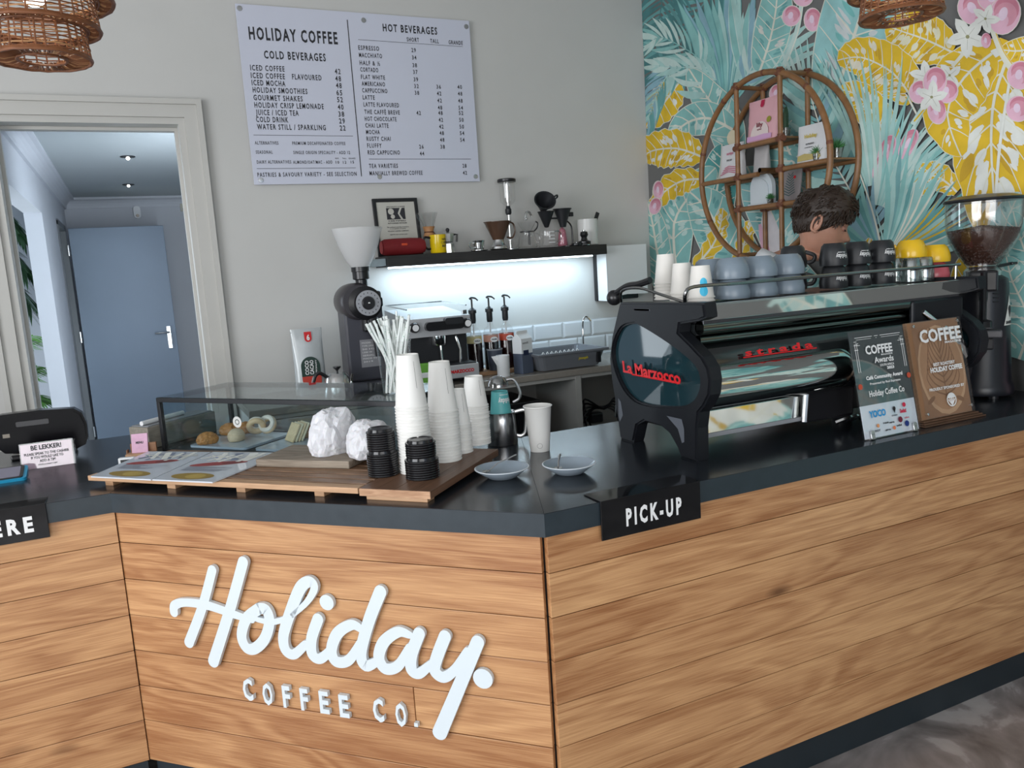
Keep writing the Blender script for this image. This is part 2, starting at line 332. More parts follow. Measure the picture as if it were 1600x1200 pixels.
# plants outside the hall window
def leafblade(mb, base, d, length, width, droop, m, n=5):
    base = Vector(base); d = Vector(d).normalized(); s = d.cross(Vector((0, 0, 1))); s = s.normalized() if s.length > .01 else Vector((1, 0, 0))
    vs = []; fs = []
    for i in range(n+1):
        t = i/n; p = base+d*(length*t)+Vector((0, 0, -droop*t*t)); wd = width*math.sin(PI*min(1, .12+t*.88))*.5+.0003
        vs += [p-s*wd, p+Vector((0, 0, width*.12)), p+s*wd]
    for i in range(n):
        a = i*3; fs += [(a, a+3, a+4, a+1), (a+1, a+4, a+5, a+2)]
    mb.add(vs, fs, m, True)
M_leafd = mat('dark_palm_leaf', (.03, .09, .035), .4); M_leafg = mat('bright_palm_leaf', (.13, .32, .06), .45)
for nm, px, py_, zcs, L_, mm, lb in (('garden_palm', -1.12, 8.3, (2.42, 2.1, 1.8), .44, M_leafd, 'dark drooping palm outside the hall window opening'), ('garden_shrub', -1.08, 7.35, (.62, .85, 1.1), .42, M_leafg, 'bright green spiky shrub low outside the hall opening')):
    e = empty(nm, (px, py_, 0), 0, lb, 'plant'); r = random.Random(3)
    for zc in zcs:
        for k in range(15):
            a = 2*PI*k/15+r.random()*.5; fb = MB()
            stem = [Vector((math.cos(a)*L_*t*.8, math.sin(a)*L_*t, zc+((.12*t-.42*t*t) if zc > 1.5 else (.40*t-.22*t*t))+r.random()*.02)) for t in (0, .25, .5, .75, 1)]
            fb.tube(stem, .006, 5, mm)
            for i in range(1, 18):
                t = i/18*3.98; j = int(t); p = stem[j].lerp(stem[j+1], t-j); dd = (stem[j+1]-stem[j]).normalized(); sd = dd.cross(Vector((0, 0, 1))).normalized()
                for s_ in (-1, 1): leafblade(fb, p, dd*.9+sd*s_*.8+Vector((0, 0, -.2)), .19, .024, .06, mm, 3)
            fb.build('frond', mm, e)
    MB().tube([(0, 0, 0), (.02, 0, zcs[0]*.5), (0, 0, max(zcs))], [.05, .045, .04], 10).build('trunk', mat('palm_bark', (.12, .08, .05), .8), e)
MB().box(-5.9, -1.2, YB+.6, 10, -.15, -.02).build('ground_outside', mat('garden_paving', (.35, .36, .36), .8), kind='structure')
# ------------------------------------------------------------------ the counter
CX, CY = .842, 1.684; DM = Vector((-1, 1, 0))/math.sqrt(2); NM = Vector((-1, -1, 0))/math.sqrt(2)
LX, LY = CX-.972, CY+.972   # left corner of the slab
XE = XR-.004
counter = empty('service_counter', (CX, CY, 0), 0, 'long angled coffee counter clad in oak boards with black top and slate plinth', 'counter')
def cpart(name, mb, m=None, label=None):
    o = mb.build(name, m, counter, label=label); o.location = (-CX, -CY, 0); return o
rs = [(CX, CY), (XE, CY), (XE, 2.515), (1.185, 2.515)]; g = .0012
ms = [(CX, CY), (1.185, 2.515), (1.10, 2.70), (.19, 3.61), (LX, LY)]
ls = [(LX, LY), (.19, 3.61), (.19, 3.70), (-2.6, 3.70), (-2.6, LY)]
def slab(poly, grow=0):
    mb = MB(); c = Vector((sum(p[0] for p in poly)/len(poly), sum(p[1] for p in poly)/len(poly)))
    n = len(poly); 
    mb.prism(poly, .9395, .9985, 'z', M_slab); pp = [tuple(c+(Vector(p)-c)*.9992) for p in poly]; mb.prism(pp, .9980, 1.0, 'z', M_counter); return mb
for i, s_ in enumerate((rs, ms, ls)): cpart('countertop', slab(s_))
# carcass behind the boards
ca = MB(); ca.prism([(CX+.02, CY+.045), (XE, CY+.045), (XE, 2.45), (1.22, 2.45), (1.07, 2.66), (.17, 3.56), (-2.55, 3.6), (-2.55, LY+.045), (LX+.02, LY+.05)], .11, .939, 'z'); cpart('carcass', ca, mat('dark_carcass', (.03, .028, .026), .7))
k = MB(); 
for p, q in (((CX, CY), (XE, CY)), ((CX, CY), (LX, LY)), ((LX, LY), (-2.6, LY))):
    P0 = Vector(p+(0,)); P1 = Vector(q+(0,)); d = (P1-P0).normalized(); n = Vector((d.y, -d.x, 0));
    if n.y > 0: n = -n
    L_ = (P1-P0).length; ang = math.atan2(d.y, d.x)
    kb = MB(); kb.prism([(0, 0), (L_, 0), (L_, .02), (0, .02)] if abs(n.x-math.sin(ang)) < .01 else [(0, 0), (L_, 0), (L_, -.02), (0, -.02)], 0, .113, 'z')
    o = kb.build('kickboard', M_kick, counter); o.location = P0-n*.035-Vector((CX, CY, 0)); o.rotation_euler = (0, 0, ang)
rows = [(.841, .938), (.7235, .839), (.606, .7215), (.4885, .604), (.371, .4865), (.2535, .369), (.115, .2515)]
rp = random.Random(11)
def boards(P0, P1, cuts):
    P0 = Vector(P0); P1 = Vector(P1); d = (P1-P0).normalized(); L_ = (P1-P0).length; ang = math.atan2(d.y, d.x)
    for (z0, z1), cu in zip(rows, cuts):
        xs = [0]+cu+[L_]
        for a, b in zip(xs, xs[1:]):
            mb = MB(); hl = (b-a)/2-.0012; hz = (z1-z0)/2; mb.box(-hl, hl, -.009, .009, -hz, hz, b=.0012)
            o = mb.build('wood_plank', M_oak, counter); c = P0+d*((a+b)/2); pr = rp.uniform(-.0008, .0008)
            n = Vector((-d.y, d.x, 0)); 
            if n.y < 0 and abs(d.x) > .9: n = -n
            o.location = (c.x-CX+NMc[0]*pr, c.y-CY+NMc[1]*pr, (z0+z1)/2); o.rotation_euler = (0, 0, ang)
off = .021
NMc = (0, -1); boards((CX+.009, CY+off, 0), (XE, CY+off, 0), [[], [], [], [], [], [], []])
NMc = (-.7, -.7); boards((LX+.012, LY+off+.003, 0), (CX+.003, CY+off+.006, 0), [[], [], [], [], [.975], [], []])
NMc = (0, -1); boards((-2.5, LY+off, 0), (LX+.006, LY+off, 0), [[1.2], [], [.8], [], [1.0], [1.1], []])
# white wall-mounted script sign on the middle face
def midp(px, py, off=.0): return pix(px, py, Vector((CX, CY, 0))+NM*(-.013+off), NM)
signo = midp(520, 1000); sign = empty('shop_sign', tuple(signo), 0, 'white script Holiday sign with small capitals fixed on the middle oak panel', 'sign')
UX = Vector((1, -1, 0))/math.sqrt(2); UZ = Vector((0, 0, 1))
M_sign = mat('white_acrylic', (.66, .73, .77), .3)
lastmb = None
zc_ = [0]
def stroke(mb, pts, wid, th=.012, z0=.002, taper=None):
    zc_[0] += 1; z0 = .002+zc_[0]*.00022
    P = [midp(*p, off=0) for p in pts]; Q = smooth_path(P, 7)
    Q2 = [((q-signo).dot(UX), (q-signo).z) for q in Q]; n = len(Q2); L_ = []; R_ = []
    ws = wid if isinstance(wid, list) else [wid]*len(pts)
    for i, (x, y) in enumerate(Q2):
        a = Q2[max(0, i-1)]; b = Q2[min(n-1, i+1)]; dx, dy = b[0]-a[0], b[1]-a[1]; l = math.hypot(dx, dy) or 1; t = i/7; j = min(int(t), len(ws)-2); w_ = (ws[j]*(1-t+j)+ws[j+1]*(t-j))/2
        L_.append((x-dy/l*w_, y+dx/l*w_)); R_.append((x+dy/l*w_, y-dx/l*w_))
    # strips plus round caps, each as a quad prism so curls stay valid
    vs = []; fs = []
    for h in (z0, z0+th):
        for a in L_+R_: vs.append(signo*0+UX*a[0]+UZ*a[1]+NM*h)
    N2 = 2*n
    for i in range(n-1):
        fs.append((i, i+1, n+i+1, n+i)); fs.append((N2+i, N2+n+i, N2+n+i+1, N2+i+1)); fs.append((i, N2+i, N2+i+1, i+1)); fs.append((n+i, n+i+1, N2+n+i+1, N2+n+i))
    fs.append((0, n, N2+n, N2)); fs.append((n-1, N2+n-1, N2+2*n-1, 2*n-1)); mb.add(vs, fs)
    for e, w_ in ((0, ws[0]/2), (n-1, ws[-1]/2)): disc(mb, Q2[e], w_*.999, th-.0002, z0)
def disc(mb, c, r, th, z0):
    z0 += .00008
    vs = []; n = 20
    for h in (z0, z0+th):
        for i in range(n): a = 2*PI*i/n; vs.append(UX*(c[0]+r*math.cos(a))+UZ*(c[1]+r*math.sin(a))+NM*h)
    mb.add(vs, [tuple(range(n)), tuple(range(n, 2*n))]+[(i, (i+1) % n, n+(i+1) % n, n+i) for i in range(n)])
def Z7(pts): return [(180+x/2.286, 780+y/2.286) for x, y in pts]
W_ = .033
L = MB(); stroke(L, Z7([(358, 247), (322, 380), (275, 505)]), [.030, .032, .034]); stroke(L, Z7([(468, 218), (420, 390), (362, 572)]), [.034, .035, .038], z0=.0022)
stroke(L, Z7([(222, 397), (225, 372), (262, 362), (340, 372), (430, 402), (500, 425)]), [.030, .030, .026, .028, .026, .018], z0=.0024); L.build('letter_h', M_sign, sign)
L = MB(); stroke(L, Z7([(525, 383), (480, 420), (463, 480), (480, 522), (510, 525), (545, 490), (562, 430), (550, 388), (525, 383)]), .034); stroke(L, Z7([(480, 402), (520, 422), (580, 430), (640, 410)]), [.012, .016, .018, .014], z0=.0023); L.build('letter_o', M_sign, sign)
L = MB(); stroke(L, Z7([(640, 410), (695, 360), (722, 310), (705, 287), (672, 310), (635, 400), (612, 480), (620, 530), (650, 545), (690, 510)]), [.014, .018, .024, .032, .036, .035, .034, .034, .030, .024]); L.build('letter_l', M_sign, sign)
L = MB(); stroke(L, Z7([(735, 420), (712, 490), (715, 545), (745, 560), (790, 520)]), [.034, .034, .034, .030, .024]); L.build('letter_i', M_sign, sign)
L = MB(); q = midp(*Z7([(765, 362)])[0]); disc(L, ((q-signo).dot(UX), (q-signo).z), .0225, .012, .002); L.build('dot', M_sign, sign)
L = MB(); stroke(L, Z7([(888, 455), (855, 440), (805, 470), (783, 530), (800, 570), (845, 565), (888, 500)]), [.022, .030, .034, .034, .034, .030, .022]); stroke(L, Z7([(957, 322), (915, 430), (888, 540), (905, 585), (945, 570)]), [.036, .035, .034, .034, .024], z0=.0023); L.build('letter_d', M_sign, sign)
L = MB(); stroke(L, Z7([(1060, 475), (1020, 465), (970, 500), (952, 555), (975, 595), (1020, 585), (1060, 520)]), [.022, .030, .034, .034, .034, .030, .022]); stroke(L, Z7([(1095, 470), (1068, 545), (1068, 598), (1095, 612), (1135, 580)]), [.034, .034, .034, .030, .022], z0=.0023); L.build('letter_a', M_sign, sign)
L = MB(); stroke(L, Z7([(1187, 480), (1158, 555), (1150, 600), (1180, 625), (1220, 600), (1265, 530)]), [.034, .034, .034, .032, .026, .018]); stroke(L, Z7([(1303, 500), (1245, 640), (1168, 822)]), [.036, .037, .042], z0=.0023); L.build('letter_y', M_sign, sign)
L = MB(); q = midp(*Z7([(1320, 632)])[0]); disc(L, ((q-signo).dot(UX), (q-signo).z), .0275, .012, .002); L.build('full_stop', M_sign, sign)
for ch, x0, y0, x1 in (('C', 470, 705, 505), ('O', 540, 722, 575), ('F', 611, 732, 638), ('F', 674, 742, 702), ('E', 742, 752, 775), ('E', 812, 766, 846), ('C', 932, 780, 970), ('O', 1012, 797, 1050), ('.', 1076, 803, 1088)):
    a, b = Z7([(x0, y0), (x1, y0+(x1-x0)*.15)]); A = midp(*a)-signo; B = midp(*b)-signo; L = MB()
    if ch == '.': L.M = Matrix(((UX.x, NM.x, 0, A.x), (UX.y, NM.y, 0, A.y), (0, 0, 1, A.z), (0, 0, 0, 1))); L.box(0, .011, .001, .013, 0, .011)
    else: text(L, ch, A+NM*.001, UX, UZ, .064, w=(B-A).dot(UX), m=None, bold=.03, th=.012)
    L.build('letter', M_sign, sign)
# hanging black signs on the counter edge
def edge_sign(name, x0, x1, ye, txt, tx0, tx1, lb, tr=None):
    e = empty(name, (x0, ye, .998), 0, lb, 'sign'); wd = x1-x0
    MB().box(0, wd, -.008, -.003, -.098, .004, b=.001).box(0, wd, -.008, .075, .0025, .0055, b=.001).build('plate', mat('gloss_black_acrylic', (.006, .006, .007), .06), e)
    L = MB(); text(L, txt, (tx0, -.0088, -.071), (1, 0, 0), (0, 0, 1), .043, w=tx1-tx0, bold=.045, space=1.5); L.build('lettering', M_wtxt, e); return e
edge_sign('pickup_sign', .998, 1.308, CY, 'PICK-UP', .073, .247, 'black acrylic PICK-UP sign hooked over counter edge')
edge_sign('order_sign', -.75, -.300, LY, 'HERE', .262, .412, 'black acrylic sign reading HERE hooked over left counter edge')
# ------------------------------------------------------------------ painted mural on the right wall (flat print on the wall surface)
def s2l(c): return tuple(((x/255+.055)/1.055)**2.4 if x > 10 else x/3294 for x in c)
class Print:
    def __init__(s, to3): s.to3 = to3; s.v = []; s.f = []; s.c = []; s.k = 0; s.clip = None
    def layer(s): s.k += 1; return s.k*1.3e-5+.0004
    def strip(s, Lp, Rp, col, d=None):
        d = d if d is not None else s.layer(); o = len(s.v); n = len(Lp)
        for a, b in zip(Lp, Rp): s.v += [s.to3(a, d), s.to3(b, d)]
        for i in range(n-1): s.f.append((o+2*i, o+2*i+1, o+2*i+3, o+2*i+2)); s.c.append(col)
    def line(s, pts, w0, w1, col, n=5, d=None, sm=True):
        Q = smooth_path([(a, b, 0) for a, b in pts], n) if (len(pts) > 2 and sm) else [Vector((a, b, 0)) for a, b in pts]; m_ = len(Q); A = []; B = []
        for i, q in enumerate(Q):
            t = i/(m_-1); dd = (Q[min(i+1, m_-1)]-Q[max(i-1, 0)]); l = dd.length or 1; w_ = (w0+(w1-w0)*t)/2; nx, ny = -dd.y/l*w_, dd.x/l*w_
            A.append((q.x+nx, q.y+ny)); B.append((q.x-nx, q.y-ny))
        s.strip(A, B, col, d)
    def blade(s, a, b, w_, col, bend=0):
        ax, ay = a; bx, by = b; dx, dy = bx-ax, by-ay; l = math.hypot(dx, dy) or 1; nx, ny = -dy/l, dx/l; A = []; B = []
        for i in range(6):
            t = i/5; k = math.sin(PI*(.08+.92*t))**.8*w_/2+.15; cx = ax+dx*t+nx*bend*math.sin(PI*t); cy = ay+dy*t+ny*bend*math.sin(PI*t)
            A.append((cx+nx*k, cy+ny*k)); B.append((cx-nx*k, cy-ny*k))
        s.strip(A, B, col)
    def ell(s, cx, cy, rx, ry, col, rot=0, n=20):
        A = []; B = []; c, q = math.cos(rot), math.sin(rot)
        for i in range(n//2+1):
            t = PI*i/(n//2); x = -math.cos(t)*rx
            for y, T in ((math.sin(t)*ry, A), (-math.sin(t)*ry, B)): T.append((cx+x*c-y*q, cy+x*q+y*c))
        s.strip(A, B, col)
    def leaf(s, axis, W, fill, vein, light, dark, nv=8, seed=1, wave=0, edge=1.2, patches=10, vw=1.6, skew=.5):
        r = random.Random(seed); Q = smooth_path([(a, b, 0) for a, b in axis], 8); n = len(Q)
        def at(t): i = min(n-1.001, t*(n-1)); j = int(i); p = Q[j].lerp(Q[j+1], i-j); d = (Q[j+1]-Q[j]); d.normalize(); return p, d
        def wid(t): return W*(math.sin(PI*min(1, .04+.96*t))**.62)*(1-.25*t)/2
        def out(g, wv):
            A = []; B = []
            for i in range(29):
                t = i/28; p, d = at(t); k = wid(t)+g; u = wv*math.sin(t*nv*2*PI); A.append((p.x-d.y*(k+u), p.y+d.x*(k+u))); B.append((p.x+d.y*(k-u), p.y-d.x*(k-u)))
            return A, B
        if edge: s.strip(*out(edge, wave), vein)
        s.strip(*out(0, wave), fill)
        def vp(t, side, f):   # a point fraction f of the way out along the side vein that starts at t
            p, d = at(min(.999, t+skew*.22*f)); k = wid(min(.999, t+skew*.22*f))*f; return (p.x-side*d.y*k, p.y+side*d.x*k)
        for i in range(patches):
            t = r.uniform(.03, .8); side = r.choice((-1, 1)); f0 = r.uniform(.08, .5); f1 = min(.97, f0+r.uniform(.25, .5)); c = r.choice((light, light, dark))
            w_ = r.uniform(.05, .11)*W; a = vp(t, side, f0); b = vp(t, side, f1); s.blade(a, b, w_, c)
            if r.random() < .7: a = vp(t+.03, side, f0+.08); b = vp(t+.03, side, f1); s.blade(a, b, w_*.6, c)
        if vw:
            for i in range(1, nv):
                t = i/nv*.86+.02
                for side in (-1, 1): s.line([vp(t, side, 0), vp(t, side, .5), vp(t, side, .97)], vw, vw*.5, vein, 2)
            s.line([(q.x, q.y) for q in Q[::4]]+[(Q[-1].x, Q[-1].y)], vw*2.2, vw*.8, vein, 2)
    def frond(s, axis, Ll, n, cols, ang=55, w_=5, seed=1, both=True, rib=2.0, ribc=None, grow=.5):
        r = random.Random(seed); Q = smooth_path([(a, b, 0) for a, b in axis], 10); m_ = len(Q)
        for i in range(n):
            t = (i+.5)/n; j = min(m_-2, int(t*(m_-1))); p = Q[j]; d = (Q[j+1]-Q[j]).normalized(); LL = Ll*(1-grow*abs(t-.35)*1.2)*r.uniform(.85, 1.1)
            for side in ((-1, 1) if both else (1,)):
                a = math.radians(ang*(1-.45*t))*side+r.uniform(-.06, .06); c, q = math.cos(a), math.sin(a); e = (p.x+(d.x*c-d.y*q)*LL, p.y+(d.x*q+d.y*c)*LL)
                s.blade((p.x, p.y), e, w_*r.uniform(.75, 1.15), r.choice(cols), side*LL*.06)
        s.line([(q.x, q.y) for q in Q[::5]], rib, rib*.5, ribc or cols[-1])
    def fan(s, base, a0, a1, n, r0, r1, cols, w_=5, seed=1, bend=4, edge=None):
        r = random.Random(seed)
        for i in range(n):
            a = math.radians(a0+(a1-a0)*i/(n-1)+r.uniform(-1, 1)); R1 = r1*r.uniform(.8, 1.08); c, q = math.cos(a), -math.sin(a)
            A = (base[0]+c*r0, base[1]+q*r0); B = (base[0]+c*R1, base[1]+q*R1)
            if edge: s.blade(A, B, w_+1.6, edge, bend)
            s.blade(A, B, w_*r.uniform(.8, 1.1), r.choice(cols), bend)
    def berry(s, x, y, rx, ry, rot=0, edge=True):
        if edge: s.ell(x, y, rx+1, ry+1, CREAM, rot)
        s.ell(x, y, rx, ry, PINK3, rot); s.ell(x+rx*.12, y-ry*.25, rx*.82, ry*.68, PINK, rot); s.ell(x+rx*.05, y-ry*.02, rx*.74, ry*.62, PINK2, rot); s.ell(x-rx*.25, y+ry*.30, rx*.5, ry*.42, PINK3, rot); s.ell(x-rx*.1, y-ry*.05, rx*.28, ry*.36, LILAC, rot)
    def flower(s, x, y, R1, a0, n=5, sq=1):
        for i in range(n):
            a = math.radians(a0+360*i/n); e = (x+math.cos(a)*R1, y+math.sin(a)*R1*sq); s.blade((x, y), e, R1*.55, (CREAM2), 1); s.line([(x, y), ((x*2+e[0]*3)/5, (y*2+e[1]*3)/5)], .6, .4, s2l((165, 165, 150)))
        s.ell(x, y, R1*.09, R1*.09, s2l((150, 150, 110)))
    def build(s, name, parent, rough=.65):
        me = bpy.data.meshes.new(name); me.from_pydata(s.v, [], s.f); at_ = me.color_attributes.new('Col', 'FLOAT_COLOR', 'CORNER')
        cols = []
        for f, c in zip(s.f, s.c): cols += [c[0], c[1], c[2], 1]*len(f)
        at_.data.foreach_set('color', cols); mm = bpy.data.materials.get('mural_print')
        if not mm:
            mm = mat('mural_print', (1, 1, 1), rough); nt = mm.node_tree; b = nt.nodes['Principled BSDF']; vc = nt.nodes.new('ShaderNodeVertexColor'); vc.layer_name = 'Col'
            n = nt.nodes.new('ShaderNodeTexNoise'); n.inputs['Scale'].default_value = 9; n.inputs['Detail'].default_value = 6; tc = nt.nodes.new('ShaderNodeTexCoord'); nt.links.new(tc.outputs['Object'], n.inputs['Vector'])
            mr = nt.nodes.new('ShaderNodeMapRange'); mr.inputs[1].default_value = .3; mr.inputs[2].default_value = .7; mr.inputs[3].default_value = .86; mr.inputs[4].default_value = 1.14; nt.links.new(n.outputs['Fac'], mr.inputs[0])
            mx = nt.nodes.new('ShaderNodeMix'); mx.data_type = 'RGBA'; mx.blend_type = 'MULTIPLY'; mx.inputs[0].default_value = 1; nt.links.new(vc.outputs[0], mx.inputs[6]); nt.links.new(mr.outputs[0], mx.inputs[7]); nt.links.new(mx.outputs[2], b.inputs['Base Color'])
        me.materials.append(mm); o = bpy.data.objects.new(name, me); link(o)
        if parent: o.parent = parent
        return o
GA = 1.0
def S(*c): return tuple(min(.9, x*GA) for x in s2l(c))
T1, T2, T3, T4, T5 = S(136, 190, 186), S(104, 164, 164), S(168, 207, 202), S(192, 216, 210), S(74, 128, 130)
TB = S(138, 178, 192); YE, YE2, YEL = S(222, 184, 42), S(200, 160, 40), S(228, 208, 110)
CREAM, CREAM2, PINK, PINK2, PINK3, LILAC = S(222, 222, 208), S(226, 228, 222), S(206, 130, 150), S(216, 152, 170), S(228, 182, 202), S(232, 208, 226)
def wall3(p, d): q = pix(p[0], p[1], (XR, 0, 0), (1, 0, 0)); return (XR-d, min(YB-.001, q.y), min(3.34, max(.4, q.z)))
mu = Print(wall3)
def tl(*a, **k): mu.leaf(*a, fill=k.pop('fill', T1), vein=k.pop('vein', CREAM), light=k.pop('light', T4), dark=k.pop('dark', T2), **k)
def yl(*a, **k): mu.leaf(*a, fill=YE, vein=k.pop('vein', CREAM), light=k.pop('light', CREAM2), dark=k.pop('dark', YE2), **k)
# back layer: dense dark fronds upper left
mu.frond([(1150, -60), (1090, 20), (1030, 130), (985, 240)], 95, 34, [T5, T5, T2, S(74, 130, 132)], 42, 8, 2, ribc=T2)
mu.frond([(1040, -90), (1035, 0), (1022, 70)], 80, 22, [T2, S(96, 150, 150), T5], 50, 6, 3)
yl([(1060, 130), (1035, 165), (1008, 200)], 55, nv=6, seed=2, patches=10, wave=1.5)
mu.frond([(1062, 90), (1030, 140), (1012, 190)], 60, 20, [T2, TB, T3], 25, 4, 4)
mu.fan((1130, 180), 60, 112, 17, 6, 205, [T1, T3, S(128, 186, 184), TB], 17, 5, 5, edge=T2)
mu.frond([(1112, 112), (1085, 85), (1040, 60), (1022, 62)], 52, 15, [T3, T4, T1], 46, 6, 7)
mu.frond([(1120, 125), (1090, 108), (1050, 105), (1022, 102)], 40, 12, [T4, T3], 30, 7, 8)
mu.fan((1165, 140), 28, 100, 13, 10, 150, [T1, TB, T3], 11, 9, -5, edge=T4)
mu.frond([(1160, 130), (1190, 80), (1215, 20), (1225, -40)], 46, 16, [T3, TB, T4], 40, 7, 10)
tl([(1188, 112), (1205, 60), (1215, 0), (1212, -60)], 62, nv=9, seed=3, patches=16, light=S(214, 214, 208))
mu.line([(1255, -5), (1246, 50), (1222, 112)], 7, 8, T4); mu.line([(1257, -5), (1248, 50), (1225, 112)], 1.5, 1.5, CREAM)
mu.berry(1238, 25, 14, 16, .3); mu.berry(1271, 31, 13, 18); mu.berry(1256, -6, 16, 16)
mu.fan((1262, 190), 85, 125, 9, 10, 130, [T4, T3], 7, 11, 3)
# big pale banana leaf top centre
tl([(1300, 175), (1335, 60), (1372, -60), (1400, -140)], 135, nv=8, seed=7, patches=26, light=S(205, 212, 212), dark=S(118, 185, 182), fill=S(150, 200, 200), vw=2.6)
# broad leaves left
tl([(1148, 262), (1135, 195), (1105, 150), (1078, 108)], 66, nv=7, seed=11, patches=18, vw=2.2)
tl([(1150, 205), (1110, 185), (1075, 192), (1048, 215)], 58, nv=7, seed=12, patches=14, vw=2.2)
mu.blade((1105, 148), (1058, 142), 12, T3, -4); mu.blade((1098, 130), (1052, 120), 9, T4, -6)
yl([(1098, 245), (1060, 232), (1020, 236), (1000, 250)], 66, nv=9, seed=13, patches=22, wave=2)
mu.blade((1110, 330), (1102, 405), 10, YE, 3)
tl([(1120, 420), (1118, 330), (1128, 262), (1130, 225)], 68, nv=8, seed=15, patches=16, fill=S(84, 158, 156), vw=2)
tl([(1060, 430), (1055, 350), (1085, 300), (1120, 262)], 74, nv=8, seed=16, patches=16, vw=2)
yl([(1100, 280), (1070, 282), (1040, 300), (1020, 330)], 44, nv=6, seed=17, patches=12, wave=2)
tl([(1200, 470), (1150, 400), (1110, 330), (1080, 300)], 92, nv=9, seed=18, patches=22, vw=2.4)
tl([(1040, 460), (1030, 400), (1022, 350), (1014, 315)], 48, nv=7, seed=19, patches=10, vw=2)
yl([(1085, 420), (1115, 385), (1128, 352), (1132, 325)], 30, nv=6, seed=20, patches=12, wave=2)
mu.berry(1031, 297, 8, 14, 0); mu.berry(1026, 322, 9, 13, .3); mu.line([(1030, 335), (1036, 380)], 4, 4, T4)
yl([(1150, 450), (1160, 400), (1172, 360), (1180, 340)], 26, nv=6, seed=20, patches=12, wave=2)
tl([(1230, 420), (1215, 350), (1190, 300), (1170, 260)], 80, nv=8, seed=21, patches=18, fill=S(140, 190, 190), vw=2.2)
mu.blade((1200, 330), (1230, 440), 34, S(222, 218, 222), 4); mu.blade((1190, 350), (1215, 430), 12, PINK3, 3)
tl([(1270, 330), (1250, 270), (1230, 220), (1225, 170)], 86, nv=8, seed=22, patches=20, fill=S(132, 186, 184), vw=2.2)
mu.berry(1216, 145, 10, 13, .4)
mu.frond([(1385, 420), (1350, 330), (1300, 240), (1270, 150)], 105, 26, [T1, T3, TB, S(120, 172, 174)], 62, 10, 23, ribc=CREAM, rib=3)
# yellow leaves right of centre
yl([(1492, 82), (1450, 62), (1415, 50), (1388, 40)], 92, nv=9, seed=31, patches=40, vein=CREAM, light=S(224, 220, 190), wave=1.2)
yl([(1432, 158), (1400, 115), (1350, 90), (1312, 95)], 86, nv=10, seed=32, patches=38, light=S(222, 216, 196), wave=1.2)
yl([(1398, 260), (1380, 195), (1345, 150), (1315, 140)], 60, nv=8, seed=33, patches=30, wave=1)
mu.line([(1432, 158), (1420, 145), (1440, 185)], 4, 3, CREAM)
# palm fans over them
mu.fan((1368, 310), 78, 116, 15, 20, 235, [T3, S(160, 200, 192), T4], 6.5, 34, 7)
mu.fan((1372, 330), 34, 76, 14, 20, 190, [T3, T4, T1], 7.5, 35, -6)
mu.berry(1390, 235, 12, 26, .4, False); mu.berry(1424, 225, 12, 26, .5, False); mu.berry(1378, 262, 9, 22, .3, False)
yl([(1500, 300), (1470, 276), (1440, 285), (1400, 340)], 50, nv=8, seed=36, patches=20, wave=1.5)
mu.fan((1372, 345), 36, 92, 14, 25, 175, [T3, T4, S(150, 200, 196)], 6, 37, 4)
mu.fan((1385, 400), 8, 88, 22, 8, 170, [T3, T1, S(118, 170, 172), T2, S(150, 195, 192)], 9, 38, 5)
mu.fan((1395, 395), 10, 70, 9, 10, 130, [YE, CREAM], 3, 39, 5)
mu.fan((1380, 400), 95, 168, 16, 10, 120, [T2, T1, TB, S(96, 152, 155)], 9, 40, -5)
mu.line([(1372, 470), (1382, 400), (1368, 330), (1345, 262)], 4, 2, CREAM); mu.line([(1378, 470), (1388, 400), (1374, 330)], 3, 2, T3)
yl([(1365, 372), (1360, 385), (1358, 400)], 12, nv=3, seed=41, patches=4)
# right edge group
yl([(1590, 68), (1560, 150), (1555, 250), (1568, 420)], 160, nv=9, seed=42, patches=70, light=CREAM2, vw=2.6, wave=2, skew=.9)
yl([(1556, 84), (1512, 122), (1486, 180), (1508, 245)], 104, nv=7, seed=43, patches=26, vw=2, wave=1)
yl([(1640, 70), (1600, 80), (1570, 78)], 46, nv=6, seed=44, patches=16)
mu.line([(1553, 36), (1570, 80), (1590, 110), (1620, 130)], 8, 14, CREAM); mu.line([(1556, 36), (1574, 80), (1592, 106)], 1.6, 1.6, YE)
mu.line([(1583, 130), (1568, 230), (1562, 330), (1570, 430)], 4.5, 5, CREAM2)
mu.berry(1600, 118, 20, 22, .2); mu.berry(1597, 170, 19, 20)
mu.line([(1495, 105), (1515, 80), (1525, 60)], 8, 6, CREAM); mu.line([(1498, 105), (1518, 82)], 2, 2, YE)
mu.line([(1432, 195), (1450, 168), (1468, 155)], 9, 7, T4); mu.line([(1434, 190), (1454, 166)], 2.5, 2.5, YE)
mu.berry(1527, 14, 24, 26, -.5); mu.berry(1558, -2, 24, 20); mu.berry(1576, 24, 24, 31, .35)
for x, y, rr, a0 in ((1518, 58, 34, 20), (1546, 30, 24, -70)): mu.flower(x, y, rr, a0, 5, 1.0)
mu.berry(1547, 64, 8, 12, 0, False)
mu.flower(1452, 120, 26, -95, 5); mu.flower(1490, 118, 22, -40, 4)
mu.berry(1443, 144, 16, 18, .4); mu.berry(1486, 143, 17, 18, .3); mu.berry(1470, 174, 14, 20, -.2); mu.berry(1467, 127, 18, 22, .2)
mu.flower(1462, 152, 26, -85, 5, 1.05)
tl([(1560, 470), (1568, 400), (1582, 340), (1600, 300)], 60, nv=7, seed=45, patches=14, fill=T3, vw=2)
yl([(1500, 470), (1512, 430), (1530, 400), (1545, 385)], 44, nv=6, seed=46, patches=14)
tl([(1640, 480), (1620, 420), (1600, 370), (1590, 330)], 60, nv=7, seed=47, patches=14, fill=T1, vw=2)
